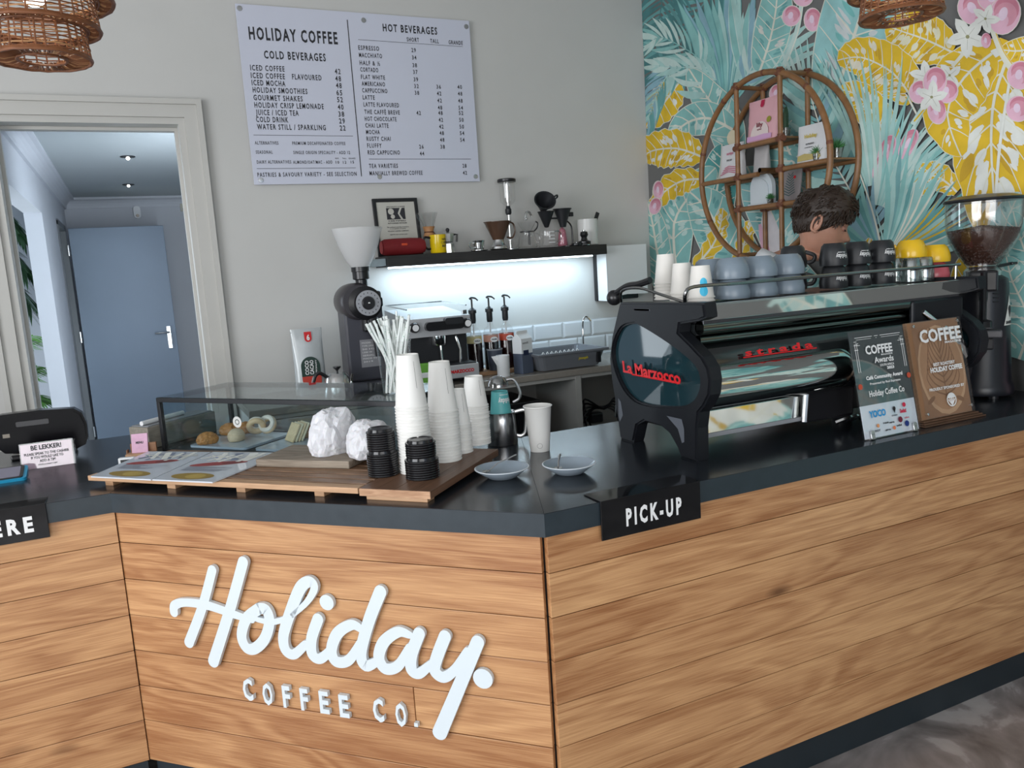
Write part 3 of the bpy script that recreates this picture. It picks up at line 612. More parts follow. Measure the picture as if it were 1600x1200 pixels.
# the painting goes on down the wall and towards the shop front
for k, (x, y) in enumerate(((1100, 520), (1180, 560), (1260, 500), (1340, 560), (1430, 500), (1520, 540), (1600, 500))):
    tl([(x, y+60), (x+15, y), (x-10, y-60), (x-20, y-100)], 90, nv=8, seed=60+k, patches=18, vw=2)
mu.build('mural_print', wall_right)
def wall3b(p, d): return (XR-d, p[0], p[1])
mu2 = Print(wall3b); _r2 = random.Random(5)
for k in range(26):
    y = _r2.uniform(-3, 1.45); z = _r2.uniform(.2, 3.1); a = _r2.uniform(0, 6.28); l = _r2.uniform(.5, .9)
    ax = [(y, z), (y+math.cos(a)*l*.5, z+math.sin(a)*l*.5), (y+math.cos(a+.3)*l, z+math.sin(a+.3)*l)]
    ax = [(min(1.7, max(-3.1, p)), min(3.2, max(.1, q))) for p, q in ax]
    if k % 3 == 0: mu2.leaf(ax, .38, YE, CREAM, CREAM2, YE2, seed=k, patches=24, edge=.008, vw=.01)
    elif k % 3 == 1: mu2.leaf(ax, .36, T1, CREAM, T4, T2, seed=k, patches=16, edge=.008, vw=.01)
    else: mu2.frond(ax, .4, 18, [T1, T3, T2], 50, .045, k, rib=.015)
for v in range(len(mu2.v)): x_, y_, z_ = mu2.v[v]; mu2.v[v] = (x_, min(1.9, max(-3.15, y_)), min(3.34, max(.02, z_)))
mu2.build('mural_print', wall_right)
# ------------------------------------------------------------------ menu board
RX90 = Matrix.Rotation(PI/2, 3, 'X')
mb_ = empty('menu_board', (1.255, YB-.001, 2.53), 0, 'large white menu board with cold and hot beverage prices on white wall', 'menu board')
MB().box(-.625, .625, -.024, -.018, -.437, .437, b=.001).build('panel', mat('pale_acrylic_board', (.60, .62, .72), .18), mb_)
for x, z in ((-.605, .415), (.02, .40), (.605, .405), (-.59, -.415), (.035, -.405), (.60, -.41)):
    MB().lathe([(.009, 0), (.009, .018), (0, .018)], 12, R=RX90, c=(x, -.0, z)).lathe([(0, .028), (.012, .0275), (.014, .024), (.014, .0)], 16, R=RX90, c=(x, 0, z)).build('standoff', M_steel, mb_)
mt = MB(); X_, Z_ = (1, 0, 0), (0, 0, 1)
def mpt(zx, zy): q = pix(350+zx/3.8095, zy/3.8095, (0, YB-.025, 0), (0, 1, 0)); return (q.x-1.255, -.0255, q.z-2.53)
def mtx(txt, zx, zy, zx2, h, bold=.018, al='l'):
    a = mpt(zx, zy); b = mpt(zx2, zy); text(mt, txt, a, X_, Z_, h, w=abs(b[0]-a[0]), bold=bold, align=al, space=1.3)
mtx('HOLIDAY COFFEE', 150, 232, 675, .058, .03); mtx('COLD BEVERAGES', 240, 347, 605, .037, .025)
for i, (a, w1, p, py) in enumerate((('ICED COFFEE', 360, '42', 440), ('ICED COFFEE', 362, '48', 483), ('ICED MOCHA', 365, '48', 524), ('HOLIDAY SMOOTHIES', 496, '65', 567), ('GOURMET SHAKES', 468, '52', 608), ('HOLIDAY CRISP LEMONADE', 593, '40', 652), ('JUICE / ICED TEA', 444, '38', 694), ('COLD DRINK', 383, '29', 735), ('WATER STILL / SPARKLING', 606, '22', 777))):
    x0 = (157, 161, 166, 172, 177, 182, 190, 192, 198)[i]; y0 = (418, 464, 507, 550, 596, 640, 684, 726, 770)[i]
    mtx(a, x0, y0, w1, .026, .02); xx = (660, 663, 667, 670, 674, 678, 682, 686, 690)[i]; mtx(p, xx, py, xx+34, .026, .02)
mtx('FLAVOURED', 406, 472, 580, .026, .02)
for a, x0, y0, x1, h in (('ALTERNATIVES', 184, 860, 324, .016), ('PREMIUM DECAFFEINATED COFFEE', 407, 862, 722, .016), ('SEASONAL', 190, 915, 290, .016), ('SINGLE ORIGIN SPECIALITY - ADD 12', 413, 917, 750, .016), ('DAIRY ALTERNATIVES', 196, 974, 400, .016),
    ('ALMOND/OAT/MAC - ADD', 412, 975, 645, .016), ('10', 665, 974, 686, .014), ('12', 708, 974, 728, .014), ('15', 754, 973, 774, .014), ('REG', 662, 947, 682, .007), ('TALL', 704, 947, 728, .007), ('GRANDE', 742, 947, 782, .007), ('PASTRIES & SAVOURY VARIETY - SEE SELECTION', 200, 1053, 790, .021)): mtx(a, x0, y0, x1, h, .015)
mtx('HOT BEVERAGES', 946, 185, 1268, .037, .025)
for a, x0, y0, x1 in (('SHORT', 1088, 246, 1160), ('TALL', 1228, 255, 1278), ('GRANDE', 1337, 263, 1420)): mtx(a, x0, y0, x1, .021)
hot = (('ESPRESSO', 800, 296, 923, 29, None, None), ('MACCHIATO', 804, 340, 940, 34, None, None), ('HALF & ½', 808, 386, 928, 38, None, None), ('CORTADO', 812, 426, 918, 37, None, None), ('FLAT WHITE', 816, 470, 958, 39, None, None), ('AMERICANO', 820, 510, 958, 32, 36, 40), ('CAPPUCCINO', 823, 550, 972, 38, 42, 48),
 ('LATTE', 826, 592, 897, None, 42, 48), ('LATTE FLAVOURED', 831, 634, 1041, None, 48, 54), ('THE CAFFÉ BREVE', 836, 678, 1046, 42, 48, 52), ('HOT CHOCOLATE', 838, 719, 1026, None, 42, 50), ('CHAI LATTE', 842, 759, 979, None, 42, 50), ('MOCHA', 846, 798, 927, None, 48, 54), ('RUSTY CHAI', 849, 838, 992, None, 48, 54), ('FLUFFY', 853, 879, 938, 26, 38, None), ('RED CAPPUCINO', 856, 920, 1047, 44, None, None))
for i, (a, x0, y0, x1, s_, t_, g_) in enumerate(hot):
    mtx(a, x0, y0, x1, .022, .018); ps = (1116+i*3.3, y0+(14 if i < 9 else 6)), (1252+i*2.6, y0+(18 if i < 9 else 6)), (1380+i*2.0, y0+(19 if i < 9 else 6))
    for v, (px_, py_) in zip((s_, t_, g_), ps):
        if v: mtx(str(v), px_, py_, px_+26, .021, .018)
mtx('TEA VARIETIES', 864, 1000, 1035, .022, .018); mtx('MANUALLY BREWED COFFEE', 867, 1044, 1182, .022, .018); mtx('28', 1420, 998, 1443, .021); mtx('42', 1422, 1040, 1446, .021)
def rule(x0, y0, x1, y1, w_):
    a = Vector(mpt(x0, y0)); b = Vector(mpt(x1, y1)); d = (b-a).normalized(); n = Vector((-d.z, 0, d.x))*w_/2; mt.add([a-n, b-n, b+n, a+n], [(0, 1, 2, 3)])
rule(733, 118, 818, 1050, .0045); rule(175, 804, 768, 810, .002); rule(195, 1004, 784, 999, .002); rule(798, 236, 1420, 278, .0018); rule(862, 947, 1470, 947, .002)
mt.build('lettering', M_txt, mb_)
# ------------------------------------------------------------------ back wall: tiles, shelf, bench
M_tile = mat('white_gloss_tile', (.68, .71, .74), .1, noise=(4, .03, .01)); M_grout = mat('tile_grout', (.45, .45, .44), .8)
bt = MB().box(1.18, XR-.001, YB-.004, YB, .90, 1.243); bt.build('tile_grout', M_grout, wall_back)
tile_me = None
tw, th_ = .205, .1015
for r_ in range(3):
    x = 1.19+(.1025 if r_ % 2 else 0)-.04
    while x < XR-.02:
        x1 = min(x+tw-.003, XR-.003); z1 = 1.24-r_*(th_+.0015); z0 = z1-th_+.0015; t_ = MB(); a, b = max(x, 1.182), x1
        if b-a > .03:
            bv = .012; t_.add([(a, 0, z0), (b, 0, z0), (b, 0, z1), (a, 0, z1), (a+bv, -.006, z0+bv), (b-bv, -.006, z0+bv), (b-bv, -.006, z1-bv), (a+bv, -.006, z1-bv), (a, -.002, z0), (b, -.002, z0), (b, -.002, z1), (a, -.002, z1)],
                [(8, 9, 5, 4), (9, 10, 6, 5), (10, 11, 7, 6), (11, 8, 4, 7), (4, 5, 6, 7), (0, 1, 9, 8), (1, 2, 10, 9), (2, 3, 11, 10), (3, 0, 8, 11)]); o = t_.build('tile', M_tile, wall_back); o.location.y = YB-.004
        x += tw
# splash panel (white) lit by the strip
SY = 4.12
shelf = empty('wall_shelf', (1.233, YB, 1.695), 0, 'long dark floating shelf of brewing gear above lit wall', 'shelf')
MB().box(0, 1.35, -.23, -.001, -.058, 0, b=.002).build('board', wood('charcoal_shelf', (.010, .009, .009), (.026, .024, .023), .5), shelf)
MB().box(-.09, .0, -.2, -.001, -.05, -.012, b=.003).build('end_block', mat('mottled_grey_block', (.35, .42, .45), .4, noise=(30, .3, .1)), shelf)
MB().box(.04, 1.31, -.13, -.09, -.066, -.058, b=.001).build('light_strip', mat('led_diffuser', (.80, .92, 1), .4, emit=6), shelf)
bench = empty('back_bench', (1.2, 3.80, 0), 0, 'low back work bench with stone-grey top against tiled wall', 'counter')
def bp(mb, n, m, lb=None): o = mb.build(n, m, bench, label=lb); o.location = (-1.2, -3.80, 0); return o
M_bench = mat('taupe_bench_top', (.27, .245, .215), .22, noise=(60, .12, 0.02)); M_cab = mat('cabinet_white', (.40, .39, .37), .5)
bp(MB().box(.42, XR-.002, 3.80, YB-.001, .985, 1.02, b=.004), 'worktop', M_bench)
bp(MB().box(.42, XR-.002, 3.815, 3.83, .965, .985), 'rail', M_cab)
for x in (.45, 1.28, 2.165, 2.98): bp(MB().box(x-.018, x+.018, 3.81, 4.33, .02, .984, b=.001), 'side_panel', M_cab)
bp(MB().box(.47, 2.98, 4.30, 4.33, .02, .984), 'back_panel', M_cab); bp(MB().box(.47, 2.98, 3.83, 4.3, .06, .08), 'bottom_shelf', M_cab); bp(MB().box(.47, 2.15, 3.83, 4.3, .50, .52), 'middle_shelf', M_cab)
bp(MB().box(.47, 1.26, 3.812, 3.828, .08, .96, b=.002), 'door_panel', M_cab)
e = empty('microwave', (1.62, 3.83, .52), 0, 'black box appliance on the cabinet shelf under the back bench', 'microwave')
MB().box(-.32, .32, 0, .38, .012, .355, b=.006).build('body', M_black, e); MB().box(-.29, .2, -.006, 0, .03, .33, b=.002).build('door', mat('dark_glass', (.01, .01, .012), .08), e); MB().box(.215, .30, -.004, 0, .03, .33).build('control_panel', M_blackm, e)
for x in (-.27, .27): MB().lathe([(.02, 0), (.02, .012), (0, .012)], 10, c=(x, .1, 0)).lathe([(.02, 0), (.02, .012), (0, .012)], 10, c=(x, .3, 0)).build('foot', M_black, e)
# wall dispenser
e = empty('towel_dispenser', (2.63, YB-.001, 1.35), 0, 'white paper towel dispenser with black back plate on wall corner', 'dispenser')
MB().box(-.012, .30, -.03, 0, 0, .335, b=.006).build('back_plate', M_black, e)
dp = MB(); prof = rrect(0, .295, 0, .13, .03); dp.M = Matrix.Identity(4)
dp.prism([(0, .002), (.06, .004), (.09, .03), (.14, .035), (.295, .03), (.295, .335), (0, .335)], -.14, -.03, 'y'); dp.build('cover', M_white, e)
bo = dp
# ------------------------------------------------------------------ things on the shelf (top z = 1.695)
ZS = 1.6955
def frame_():
    e = empty('framed_certificate', (1.362, 4.285, ZS), 0, 'black framed certificate leaning on wall behind red speaker', 'picture frame')
    T = RT(rx=-.12); w_, h_ = .128, .315; f = MB(); f.M = T; b_ = .02
    f.box(-w_, w_, -.008, .008, 0, b_, b=.003).box(-w_, w_, -.008, .008, h_-b_, h_, b=.003).box(-w_, -w_+b_, -.0079, .0079, 0, h_, b=.003).box(w_-b_, w_, -.0079, .0079, 0, h_, b=.003); f.build('frame', M_black, e)
    p = MB(); p.M = T; p.box(-w_+.01, w_-.01, -.002, .004, .01, h_-.01); p.build('certificate', mat('cream_certificate', (.50, .49, .44), .6), e)
    t_ = MB(); t_.M = T
    for x0, x1, z0, z1 in ((-.055, .05, .2, .262),): t_.box(x0, x1, -.0032, -.0022, z0, z1, M_txt)
    t_.build('emblem', M_txt, e)
    q = MB(); q.M = T; q.lathe([(0, 0), (.017, 0)], 14, R=RX90, c=(-.03, -.0038, .243)); q.lathe([(0, 0), (.012, 0)], 12, R=RX90, c=(-.022, -.0038, .215)); q.add([(.008, -.0038, .232), (.022, -.0038, .262), (.034, -.0038, .262), (.018, -.0038, .23), (.036, -.0038, .2), (.024, -.0038, .2)], [(0, 1, 2, 3), (0, 3, 4, 5)]); q.build('emblem_motif', M_cert, e)
    t_ = MB(); t_.M = T
    for i, (s_, w2, z, h) in enumerate((('SPECIALITY COFFEE', .105, .266, .006), ('CERTIFIED', .1, .188, .007), ('AUTHORISED RETAILER', .11, .176, .007), ('This certificate is proudly presented to', .125, .155, .006), ('in recognition of quality', .09, .147, .005), ('HOLIDAY COFFEE COMPANY', .12, .133, .006), ('valid for the current year', .1, .115, .006))):
        text(t_, s_, (0, -.0030, z), X_, Z_, h, w=w2, align='c', bold=.02)
    t_.build('lettering', M_txt, e)
M_cert = mat('cream_certificate_print', (.50, .49, .44), .6)
frame_()
e = empty('bluetooth_speaker', (1.345, 4.19, ZS), 0, 'red fabric cylinder speaker on left end of dark shelf', 'speaker')
b = MB(); R_ = Matrix.Rotation(PI/2, 3, 'Y'); b.lathe([(0, -.118), (.036, -.116), (.043, -.1), (.0455, -.04), (.0455, .04), (.043, .1), (.036, .116), (0, .118)], 28, R=R_, c=(0, 0, .0455)); b.build('body', mat('red_speaker_fabric', (.22, .008, .012), .7, noise=(300, .3, .2)), e)
for s_ in (-1, 1): MB().lathe([(.030, 0), (.034, s_*.003), (.02, s_*.005), (0, s_*.002)], 20, R=R_, c=(s_*.1165, 0, .0455)).build('end_cap', mat('red_rubber', (.35, .01, .015), .5), e)
MB().box(-.02, .012, -.0480, -.044, .05, .062, b=.002).build('badge', mat('orange_red_badge', (.75, .08, .02), .4), e)
# chemex
e = empty('pour_over_flask', (1.525, 4.26, ZS), 0, 'hourglass glass coffee flask with wooden collar behind yellow mug', 'flask')
MB().lathe([(0, .003), (.05, .003), (.062, .02), (.058, .05), (.02, .115), (.02, .125), (.055, .225), (.054, .225), (.018, .125)], 28, M_glass).build('flask', M_glass, e)
MB().lathe([(.021, .1), (.034, .095), (.024, .122), (.034, .15), (.028, .15), (.018, .122), (.021, .1)], 20).build('collar', mat('tan_wood_collar', (.45, .22, .09), .5), e)
MB().tube([(.026*math.cos(a/10*2*PI), .026*math.sin(a/10*2*PI), .12) for a in range(10)], .003, 6, closed=True).tube([(.02, -.02, .12), (.03, -.026, .1)], .002, 6).build('leather_tie', mat('brown_leather', (.08, .02, .01), .6), e)
MB().tube([(-.05, 0, .225), (-.066, 0, .215), (-.03, 0, .16)], .006, 6).build('spout', M_glass, e)
e = empty('coffee_mug', (1.543, 4.18, ZS), 0, 'yellow mug with black print and handle on shelf', 'mug')
MB().lathe([(0, .002), (.042, .002), (.044, .006), (.044, .1), (.040, .1), (.040, .01), (0, .008)], 28).build('body', mat('yellow_glaze', (.80, .56, .01), .15), e)
MB().tube(smooth_path([(-.042, 0, .085), (-.075, -.002, .088), (-.082, -.002, .055), (-.064, 0, .028), (-.042, 0, .026)]), .006, 8).build('handle', M_black, e)
def cyl_text(mbx, txt, r, a0, z, h, wrap=1, sx=.8, flip=False, bold=.02, taper=0, rfun=None):
    v, f, W = text_geo(txt, bold, 1.0); k = h/.7; kx = k*sx; vs = []
    for q in v:
        x = (q.x-W/2)*kx; zz = q.y*k
        if flip: x = -x; zz = -zz
        rr = (rfun(z+zz) if rfun else r)+.0006; a = a0+x/rr; vs.append((rr*math.cos(a), rr*math.sin(a), z+zz))
    mbx.add(vs, f)
t_ = MB(); cyl_text(t_, 'COFFEE', .0442, -1.0, .05, .012); cyl_text(t_, 'NOW', .0442, -1.0, .068, .012); cyl_text(t_, 'BREW', .0442, -1.0, .032, .012); t_.build('print', M_txt, e)
# moka pot
e = empty('moka_pot', (1.625, 4.235, ZS), 0, 'small steel moka pot with black knob right of yellow mug', 'coffee pot')
MB().lathe([(0, 0), (.036, 0), (.034, .05), (.026, .058), (.028, .062), (.036, .105), (.034, .107), (.012, .117), (0, .118)], 8, smooth=False).build('body', M_steel, e)
MB().ball((0, 0, .127), .011, seg=12).lathe([(.005, .115), (.007, .125)], 10).build('knob', M_black, e)
MB().tube([(.034, 0, .1), (.055, 0, .1), (.05, 0, .06)], .006, 8).build('handle', M_black, e)
# small ribbed steel cup + saucer
e = empty('espresso_cup', (1.785, 4.18, ZS), 0, 'small ribbed steel cup with curled handle beside brown dripper', 'cup')
pr = [(0, .002), (.022, .002), (.025, .008)]+[(.026+.0008*i+(.0012 if i % 2 else 0), .012+i*.0055) for i in range(8)]+[(.035, .058), (.032, .058), (.024, .01), (0, .008)]
MB().lathe(pr, 24).build('body', M_steel, e); MB().tube(smooth_path([(-.028, 0, .045), (-.05, 0, .05), (-.06, 0, .035), (-.045, 0, .018), (-.027, 0, .022)]), .0035, 7).build('handle', M_steel, e); MB().lathe([(0, 0), (.04, 0), (.05, .004), (.05, .006), (0, .003)], 24).build('saucer', M_steel, e)
# brown dripper on a low steel base
e = empty('coffee_dripper', (1.915, 4.20, ZS), 0, 'translucent brown cone dripper with big handle on steel base', 'dripper')
M_brown = mat('smoky_brown_plastic', (.10, .055, .035), .25)
MB().lathe([(.030, .055), (.076, .158), (.079, .160), (.079, .157), (.074, .156), (.027, .052)], 28).build('cone', M_brown, e)
MB().tube(smooth_path([(.07, 0, .155), (.098, 0, .145), (.108, 0, .105), (.09, 0, .068), (.055, 0, .07)]), .005, 8).build('handle', M_brown, e)
MB().lathe([(0, 0), (.045, 0), (.052, .008), (.05, .02), (.04, .028), (.034, .045), (.032, .058), (0, .058)], 24).build('base', M_steel, e)
# siphon
e = empty('siphon_brewer', (2.022, 4.27, ZS), 0, 'tall glass siphon coffee brewer with flat black lid', 'siphon')
MB().lathe([(.0, .004), (.03, .004), (.055, .035), (.055, .07), (.03, .13), (.014, .165), (.013, .205)], 24).build('lower_globe', M_glass, e)
MB().lathe([(.013, .2), (.018, .21), (.018, .232), (.014, .236), (.012, .25), (.0, .25)], 16).build('neck_collar', M_blackm, e)
MB().lathe([(.012, .25), (.03, .262), (.042, .275), (.044, .3), (.044, .385)], 24).build('upper_chamber', M_glass, e)
MB().tube([(0, 0, .01), (0, 0, .375)], .006, 8).tube([(0, 0, .27), (0, 0, .375)], .016, 12).build('stem', glassmat('bright_glass', (.9, .9, .9), .05, 1.2), e)
MB().lathe([(0, .383), (.052, .383), (.054, .388), (.054, .398), (.05, .402), (0, .402)], 24).build('lid', M_black, e)
MB().lathe([(0, 0), (.05, 0), (.05, .006), (0, .006)], 20).build('foot_plate', M_steel, e)
# glass server with glass dripper
e = empty('glass_coffee_server', (2.095, 4.19, ZS), 0, 'round glass server holding clear dripper with black band', 'coffee server')
MB().lathe([(0, .004), (.05, .004), (.058, .012), (.052, .05), (.04, .085), (.043, .095)], 24).build('jug', M_glass, e)
MB().lathe([(.012, .09), (.024, .1), (.055, .15), (.057, .152)], 24).build('dripper', M_glass, e)
MB().lathe([(.026, .092), (.042, .093), (.042, .098), (.02, .1)], 20).tube(smooth_path([(.045, 0, .097), (.065, 0, .115), (.072, 0, .14), (.058, 0, .152)]), .004, 8).tube([(.0, -.02, .02), (.0, -.025, .09)], .006, 6).build('band', M_black, e)
MB().tube(smooth_path([(.04, 0, .085), (.072, 0, .08), (.078, 0, .045), (.055, 0, .02)]), .004, 8).build('handle', M_glass, e)
MB().tube(smooth_path([(-.01, 0, .16), (.0, 0, .2), (.02, 0, .205), (.035, 0, .18)]), .007, 8).ball((0, 0, .168), .009).build('stirring_paddle', glassmat('bright_glass'), e)
# glass pot
e = empty('glass_pot', (2.225, 4.19, ZS), 0, 'low clear glass pot with measuring lines right of server', 'coffee server')
MB().lathe([(0, .004), (.048, .004), (.056, .012), (.05, .05), (.044, .09), (.047, .1)], 24).build('jug', M_glass, e)
mk_ = MB(); [mk_.box(-.02, .02, -.0535, -.0525, z, z+.004) for z in (.025, .045, .065, .085)]; mk_.build('measuring_lines', M_white, e)
MB().tube(smooth_path([(.045, 0, .09), (.082, 0, .088), (.09, 0, .05), (.06, 0, .02)]), .005, 8).build('handle', glassmat('bright_glass'), e)
# dripper arm stand with two black drippers
e = empty('dripper_stand', (2.42, 4.24, ZS), 0, 'black bent-arm stand carrying two black cone drippers', 'dripper')
MB().tube(smooth_path([(.0, 0, .006), (.0, 0, .09), (-.01, 0, .13), (-.05, 0, .16), (-.1, 0, .168), (-.16, 0, .168)]), .005, 8).build('arm', M_black, e)
MB().lathe([(0, 0), (.045, 0), (.045, .006), (0, .006)], 20, c=(-.03, 0, 0)).build('base_plate', M_black, e)
MB().lathe([(.018, .115), (.024, .14), (.05, .215), (.056, .218), (.056, .222), (.05, .222), (.02, .14)], 24, c=(-.065, -.01, 0)).box(-.02, .005, -.02, .0, .175, .2, b=.003).build('small_dripper', M_blackm, e)
T_ = RT((-.20, -.03, .235), rx=.95, ry=-.35); b = MB(); b.M = T_; b.lathe([(.016, -.03), (.02, -.02), (.058, .055), (.064, .058), (.064, .062), (.056, .06), (.014, -.02)], 28); b.tube(smooth_path([(.05, 0, .05), (.085, 0, .055), (.09, .0, .03), (.05, 0, .02)]), .005, 8); b.build('large_dripper', M_blackm, e)
b = MB(); b.lathe([(0, .115), (.012, .118), (.045, .2), (.05, .21), (.0, .215)], 24, c=(-.17, .0, 0)); b.build('lower_cone', M_blackm, e)
e = empty('pink_bottle', (2.375, 4.28, ZS), 0, 'clear jar with pink contents behind the dripper stand', 'bottle')
MB().lathe([(0, .003), (.033, .003), (.036, .02), (.028, .1), (.02, .14), (.02, .15)], 20).build('jar', M_glass, e); MB().lathe([(0, .006), (.028, .006), (.03, .02), (.02, .1), (0, .12)], 14).build('contents', mat('pink_paper', (.5, .16, .22), .6), e)
e = empty('storage_canister', (2.525, 4.235, ZS), 0, 'plain white canister with black scoop on shelf right end', 'canister')
MB().lathe([(0, .002), (.056, .002), (.06, .006), (.06, .155), (.056, .155), (.055, .01), (0, .01)], 30).build('body', mat('white_ceramic', (.72, .72, .70), .3), e)
b = MB(); b.M = RT((.0, 0, .02), ry=.42); b.box(-.012, .012, -.004, .004, 0, .19, b=.002); b.build('scoop', M_blackm, e)
e = empty('coffee_tamper', (2.445, 4.145, ZS), 0, 'small black tamper standing before the white canister', 'tamper')
MB().lathe([(0, 0), (.036, 0), (.038, .006), (.038, .022), (.02, .03), (.016, .045), (.024, .06), (.02, .078), (.008, .082), (0, .082)], 20).build('handle', M_black, e); MB().lathe([(.0, .0), (.037, .0), (.0385, .004), (.037, .008), (0, .008)], 20).build('base', M_steel, e)
MB().lathe([(0, .082), (.008, .082), (.008, .088), (0, .088)], 10).build('cap', M_steel, e)
e = empty('tamper_cap', (2.385, 4.135, ZS), 0, 'flat low black disc at the front of the shelf below the drippers', 'lid'); MB().lathe([(0, 0), (.03, 0), (.032, .004), (.03, .014), (.01, .016), (0, .012)], 20).build('cap', M_black, e); MB().ball((0, -.0, .018), .006, seg=8).build('knob', M_steel, e)
# ------------------------------------------------------------------ things on the back bench (z = 1.02)
ZB = 1.0205
e = empty('shop_grinder', (1.06, 4.0, ZB), 0, 'tall black bean grinder with empty frosted hopper and numbered dial', 'grinder')
b = MB(); b.box(-.13, .10, -.10, .13, 0, .05, b=.008).box(-.115, .085, -.02, .13, .05, .50, b=.012); b.build('body', mat('dark_grey_enamel', (.06, .06, .075), .3), e)
b = MB(); b.lathe([(0, -.09), (.07, -.09), (.088, -.075), (.092, -.02), (.092, .08), (.08, .1), (0, .1)], 32, R=Matrix.Rotation(PI/2, 3, 'X'), c=(-.045, .035, .455)); b.build('motor_housing', mat('dark_grey_housing', (.05, .045, .05), .3), e)
b = MB(); b.lathe([(0, .0), (.078, .0), (.085, .012), (.085, .04), (.06, .05)], 32, R=RX90, c=(-.015, -.03, .445)); b.box(.05, .075, -.075, -.02, .42, .47, b=.01).box(-.03, .03, -.07, -.0, .3, .38, b=.01); b.build('burr_housing', M_black, e)
b = MB(); b.lathe([(.034, 0), (.063, 0), (.063, .006), (.034, .006)], 40, R=RX90, c=(-.005, -.082, .445)); b.build('dial', mat('silver_dial', (.5, .5, .52), .3, .6), e)
b = MB(); [b.add([(-.005+math.cos(a)*.05-.002, -.0885, .445+math.sin(a)*.05-.003), (-.005+math.cos(a)*.05+.002, -.0885, .445+math.sin(a)*.05-.003), (-.005+math.cos(a)*.05+.002, -.0885, .445+math.sin(a)*.05+.003), (-.005+math.cos(a)*.05-.002, -.0885, .445+math.sin(a)*.05+.003)], [(0, 1, 2, 3)]) for a in [i*2*PI/16 for i in range(16)]]; b.build('dial_marks', M_txt, e)
b = MB(); b.lathe([(0, .02), (.028, .02), (.033, .012), (.033, 0)], 24, R=RX90, c=(-.005, -.082, .445)); b.build('dial_knob', M_black, e); MB().ball((-.005, -.104, .445), .007, seg=10).build('dial_screw', M_chrome, e)
b = MB(); b.lathe([(.0, .53), (.03, .53), (.03, .56), (.042, .565), (.042, .6), (.046, .602), (.046, .625), (.03, .625)], 26, c=(-.01, -.01, 0)); b.build('hopper_collar', M_black, e)
fr = bpy.data.materials.new('frosted_hopper'); fr.use_nodes = True; _n = fr.node_tree.nodes; _b = _n['Principled BSDF']; _b.inputs['Base Color'].default_value = (.8, .8, .8, 1); _b.inputs['Roughness'].default_value = .2; _b.inputs['Alpha'].default_value = .45
b = MB(); b.lathe([(.044, .622), (.07, .66), (.1, .73), (.122, .80), (.127, .815), (.124, .815), (.119, .80), (.097, .731), (.067, .662), (.042, .624)], 36, c=(-.01, -.01, 0)); b.build('hopper', fr, e)
b = MB(); b.tube(smooth_path([(.01, -.08, .36), (.02, -.1, .3), (.03, -.095, .18)]), [.03]*6+[.025]*7, 10); b.build('chute', M_black, e)
b = MB().box(-.05, .05, -.0215, -.0205, .12, .26); b.build('spec_label', mat('grey_label', (.25, .25, .27), .4), e); lt = MB(); [text(lt, s_, (-.04, -.022, .24-.016*i), X_, Z_, .008, w=.05+.01*(i % 3)) for i, s_ in enumerate(('MODEL', 'TYPE 230V', '50 HZ', '1300 W', 'SERIAL', 'MADE IN', '2019'))]; lt.build('label_print', M_wtxt, e)
# coffee bag
def pouch(name, loc, rz, w_, h_, d_, m, lb, cat, group=None, fold=.0, lean=0):
    e = empty(name, loc, rz, lb, cat, group); b = MB(); n = 10; k = 16; b.M = RT(rx=lean); vs = []; fs = []; r = random.Random(int(w_*1e4+h_*1e3))
    for i in range(n+1):
        t = i/n; dd = d_*(1-t)**.75*.5+.0015; ww = w_/2*(1-.03*math.sin(t*PI)*1.0)
        for j in range(k):
            a = 2*PI*j/k; c, s_ = math.cos(a), math.sin(a); x = ww*math.copysign(abs(c)**.35, c); y = dd*math.copysign(abs(s_)**.7, s_); u = 1-abs(x)/ww*.0
            vs.append((x, y+r.uniform(-.0015, .0015)*(1 if 0 < i < n else 0), h_*t))
    for i in range(n):
        for j in range(k): fs.append((i*k+j, i*k+(j+1) % k, (i+1)*k+(j+1) % k, (i+1)*k+j))
    fs.append(tuple(range(k))[::-1]); fs.append(tuple(n*k+j for j in range(k))); b.add(vs, fs, None, True); b.build('pouch', m, e)
    s_ = MB(); s_.M = RT(rx=lean); s_.box(-w_/2*.99, w_/2*.99, -.003, .003, h_-.018, h_-.014); s_.build('seal', m, e); return e
M_foil = mat('silver_foil_bag', (.50, .53, .54), .35, .25, noise=(14, .08, .25))
e = pouch('coffee_bag', (.775, 4.12, ZB), 0, .158, .335, .09, M_foil, 'silver coffee bag with dark green and red oval label on back bench', 'coffee bag')
def shape_prism(pts, y0, y1, m, name, e): MB().prism(pts, y0, y1, 'y').build(name, m, e)
lt = MB(); fy = lambda z: -(.09*(1-z/.335)**.75*.5+.0045)
def surf(pts, name, m, e, dy=0, fyf=None):
    fyf = fyf or fy; mb = MB(); vs = [(x, fyf(z)-dy, z) for x, z in pts]; cx = sum(p[0] for p in pts)/len(pts); cz = sum(p[1] for p in pts)/len(pts); vs.append((cx, fyf(cz)-dy, cz)); n = len(pts)
    mb.add(vs, [(i, (i+1) % n, n) for i in range(n)]); return mb.build(name, m, e)
ov = arc(0, .145, .048, 0, 180, 12)+arc(0, .075, .048, 180, 360, 12)
surf([(x, min(.2, z)) for x, z in ov if 1], 'label', mat('dark_green_label', (.012, .04, .03), .5), e, .001)
surf([(x, min(z, .078)) for x, z in arc(0, .075, .048, 180, 360, 12)]+[(.048, .095), (-.048, .095)], 'label_band', mat('red_label', (.55, .05, .03), .5), e, .0025)
lt = MB()
for txt, x, h in (('COCO', -.012, .018), ('CACAO', .012, .018), ('SPECIALITY', .028, .006)): text(lt, txt, (x, fy(.15)-.006, .102), (0, -.15, 1), (-1, 0, 0), h, w=.075, bold=.04)
lt.build('lettering', M_wtxt, e)
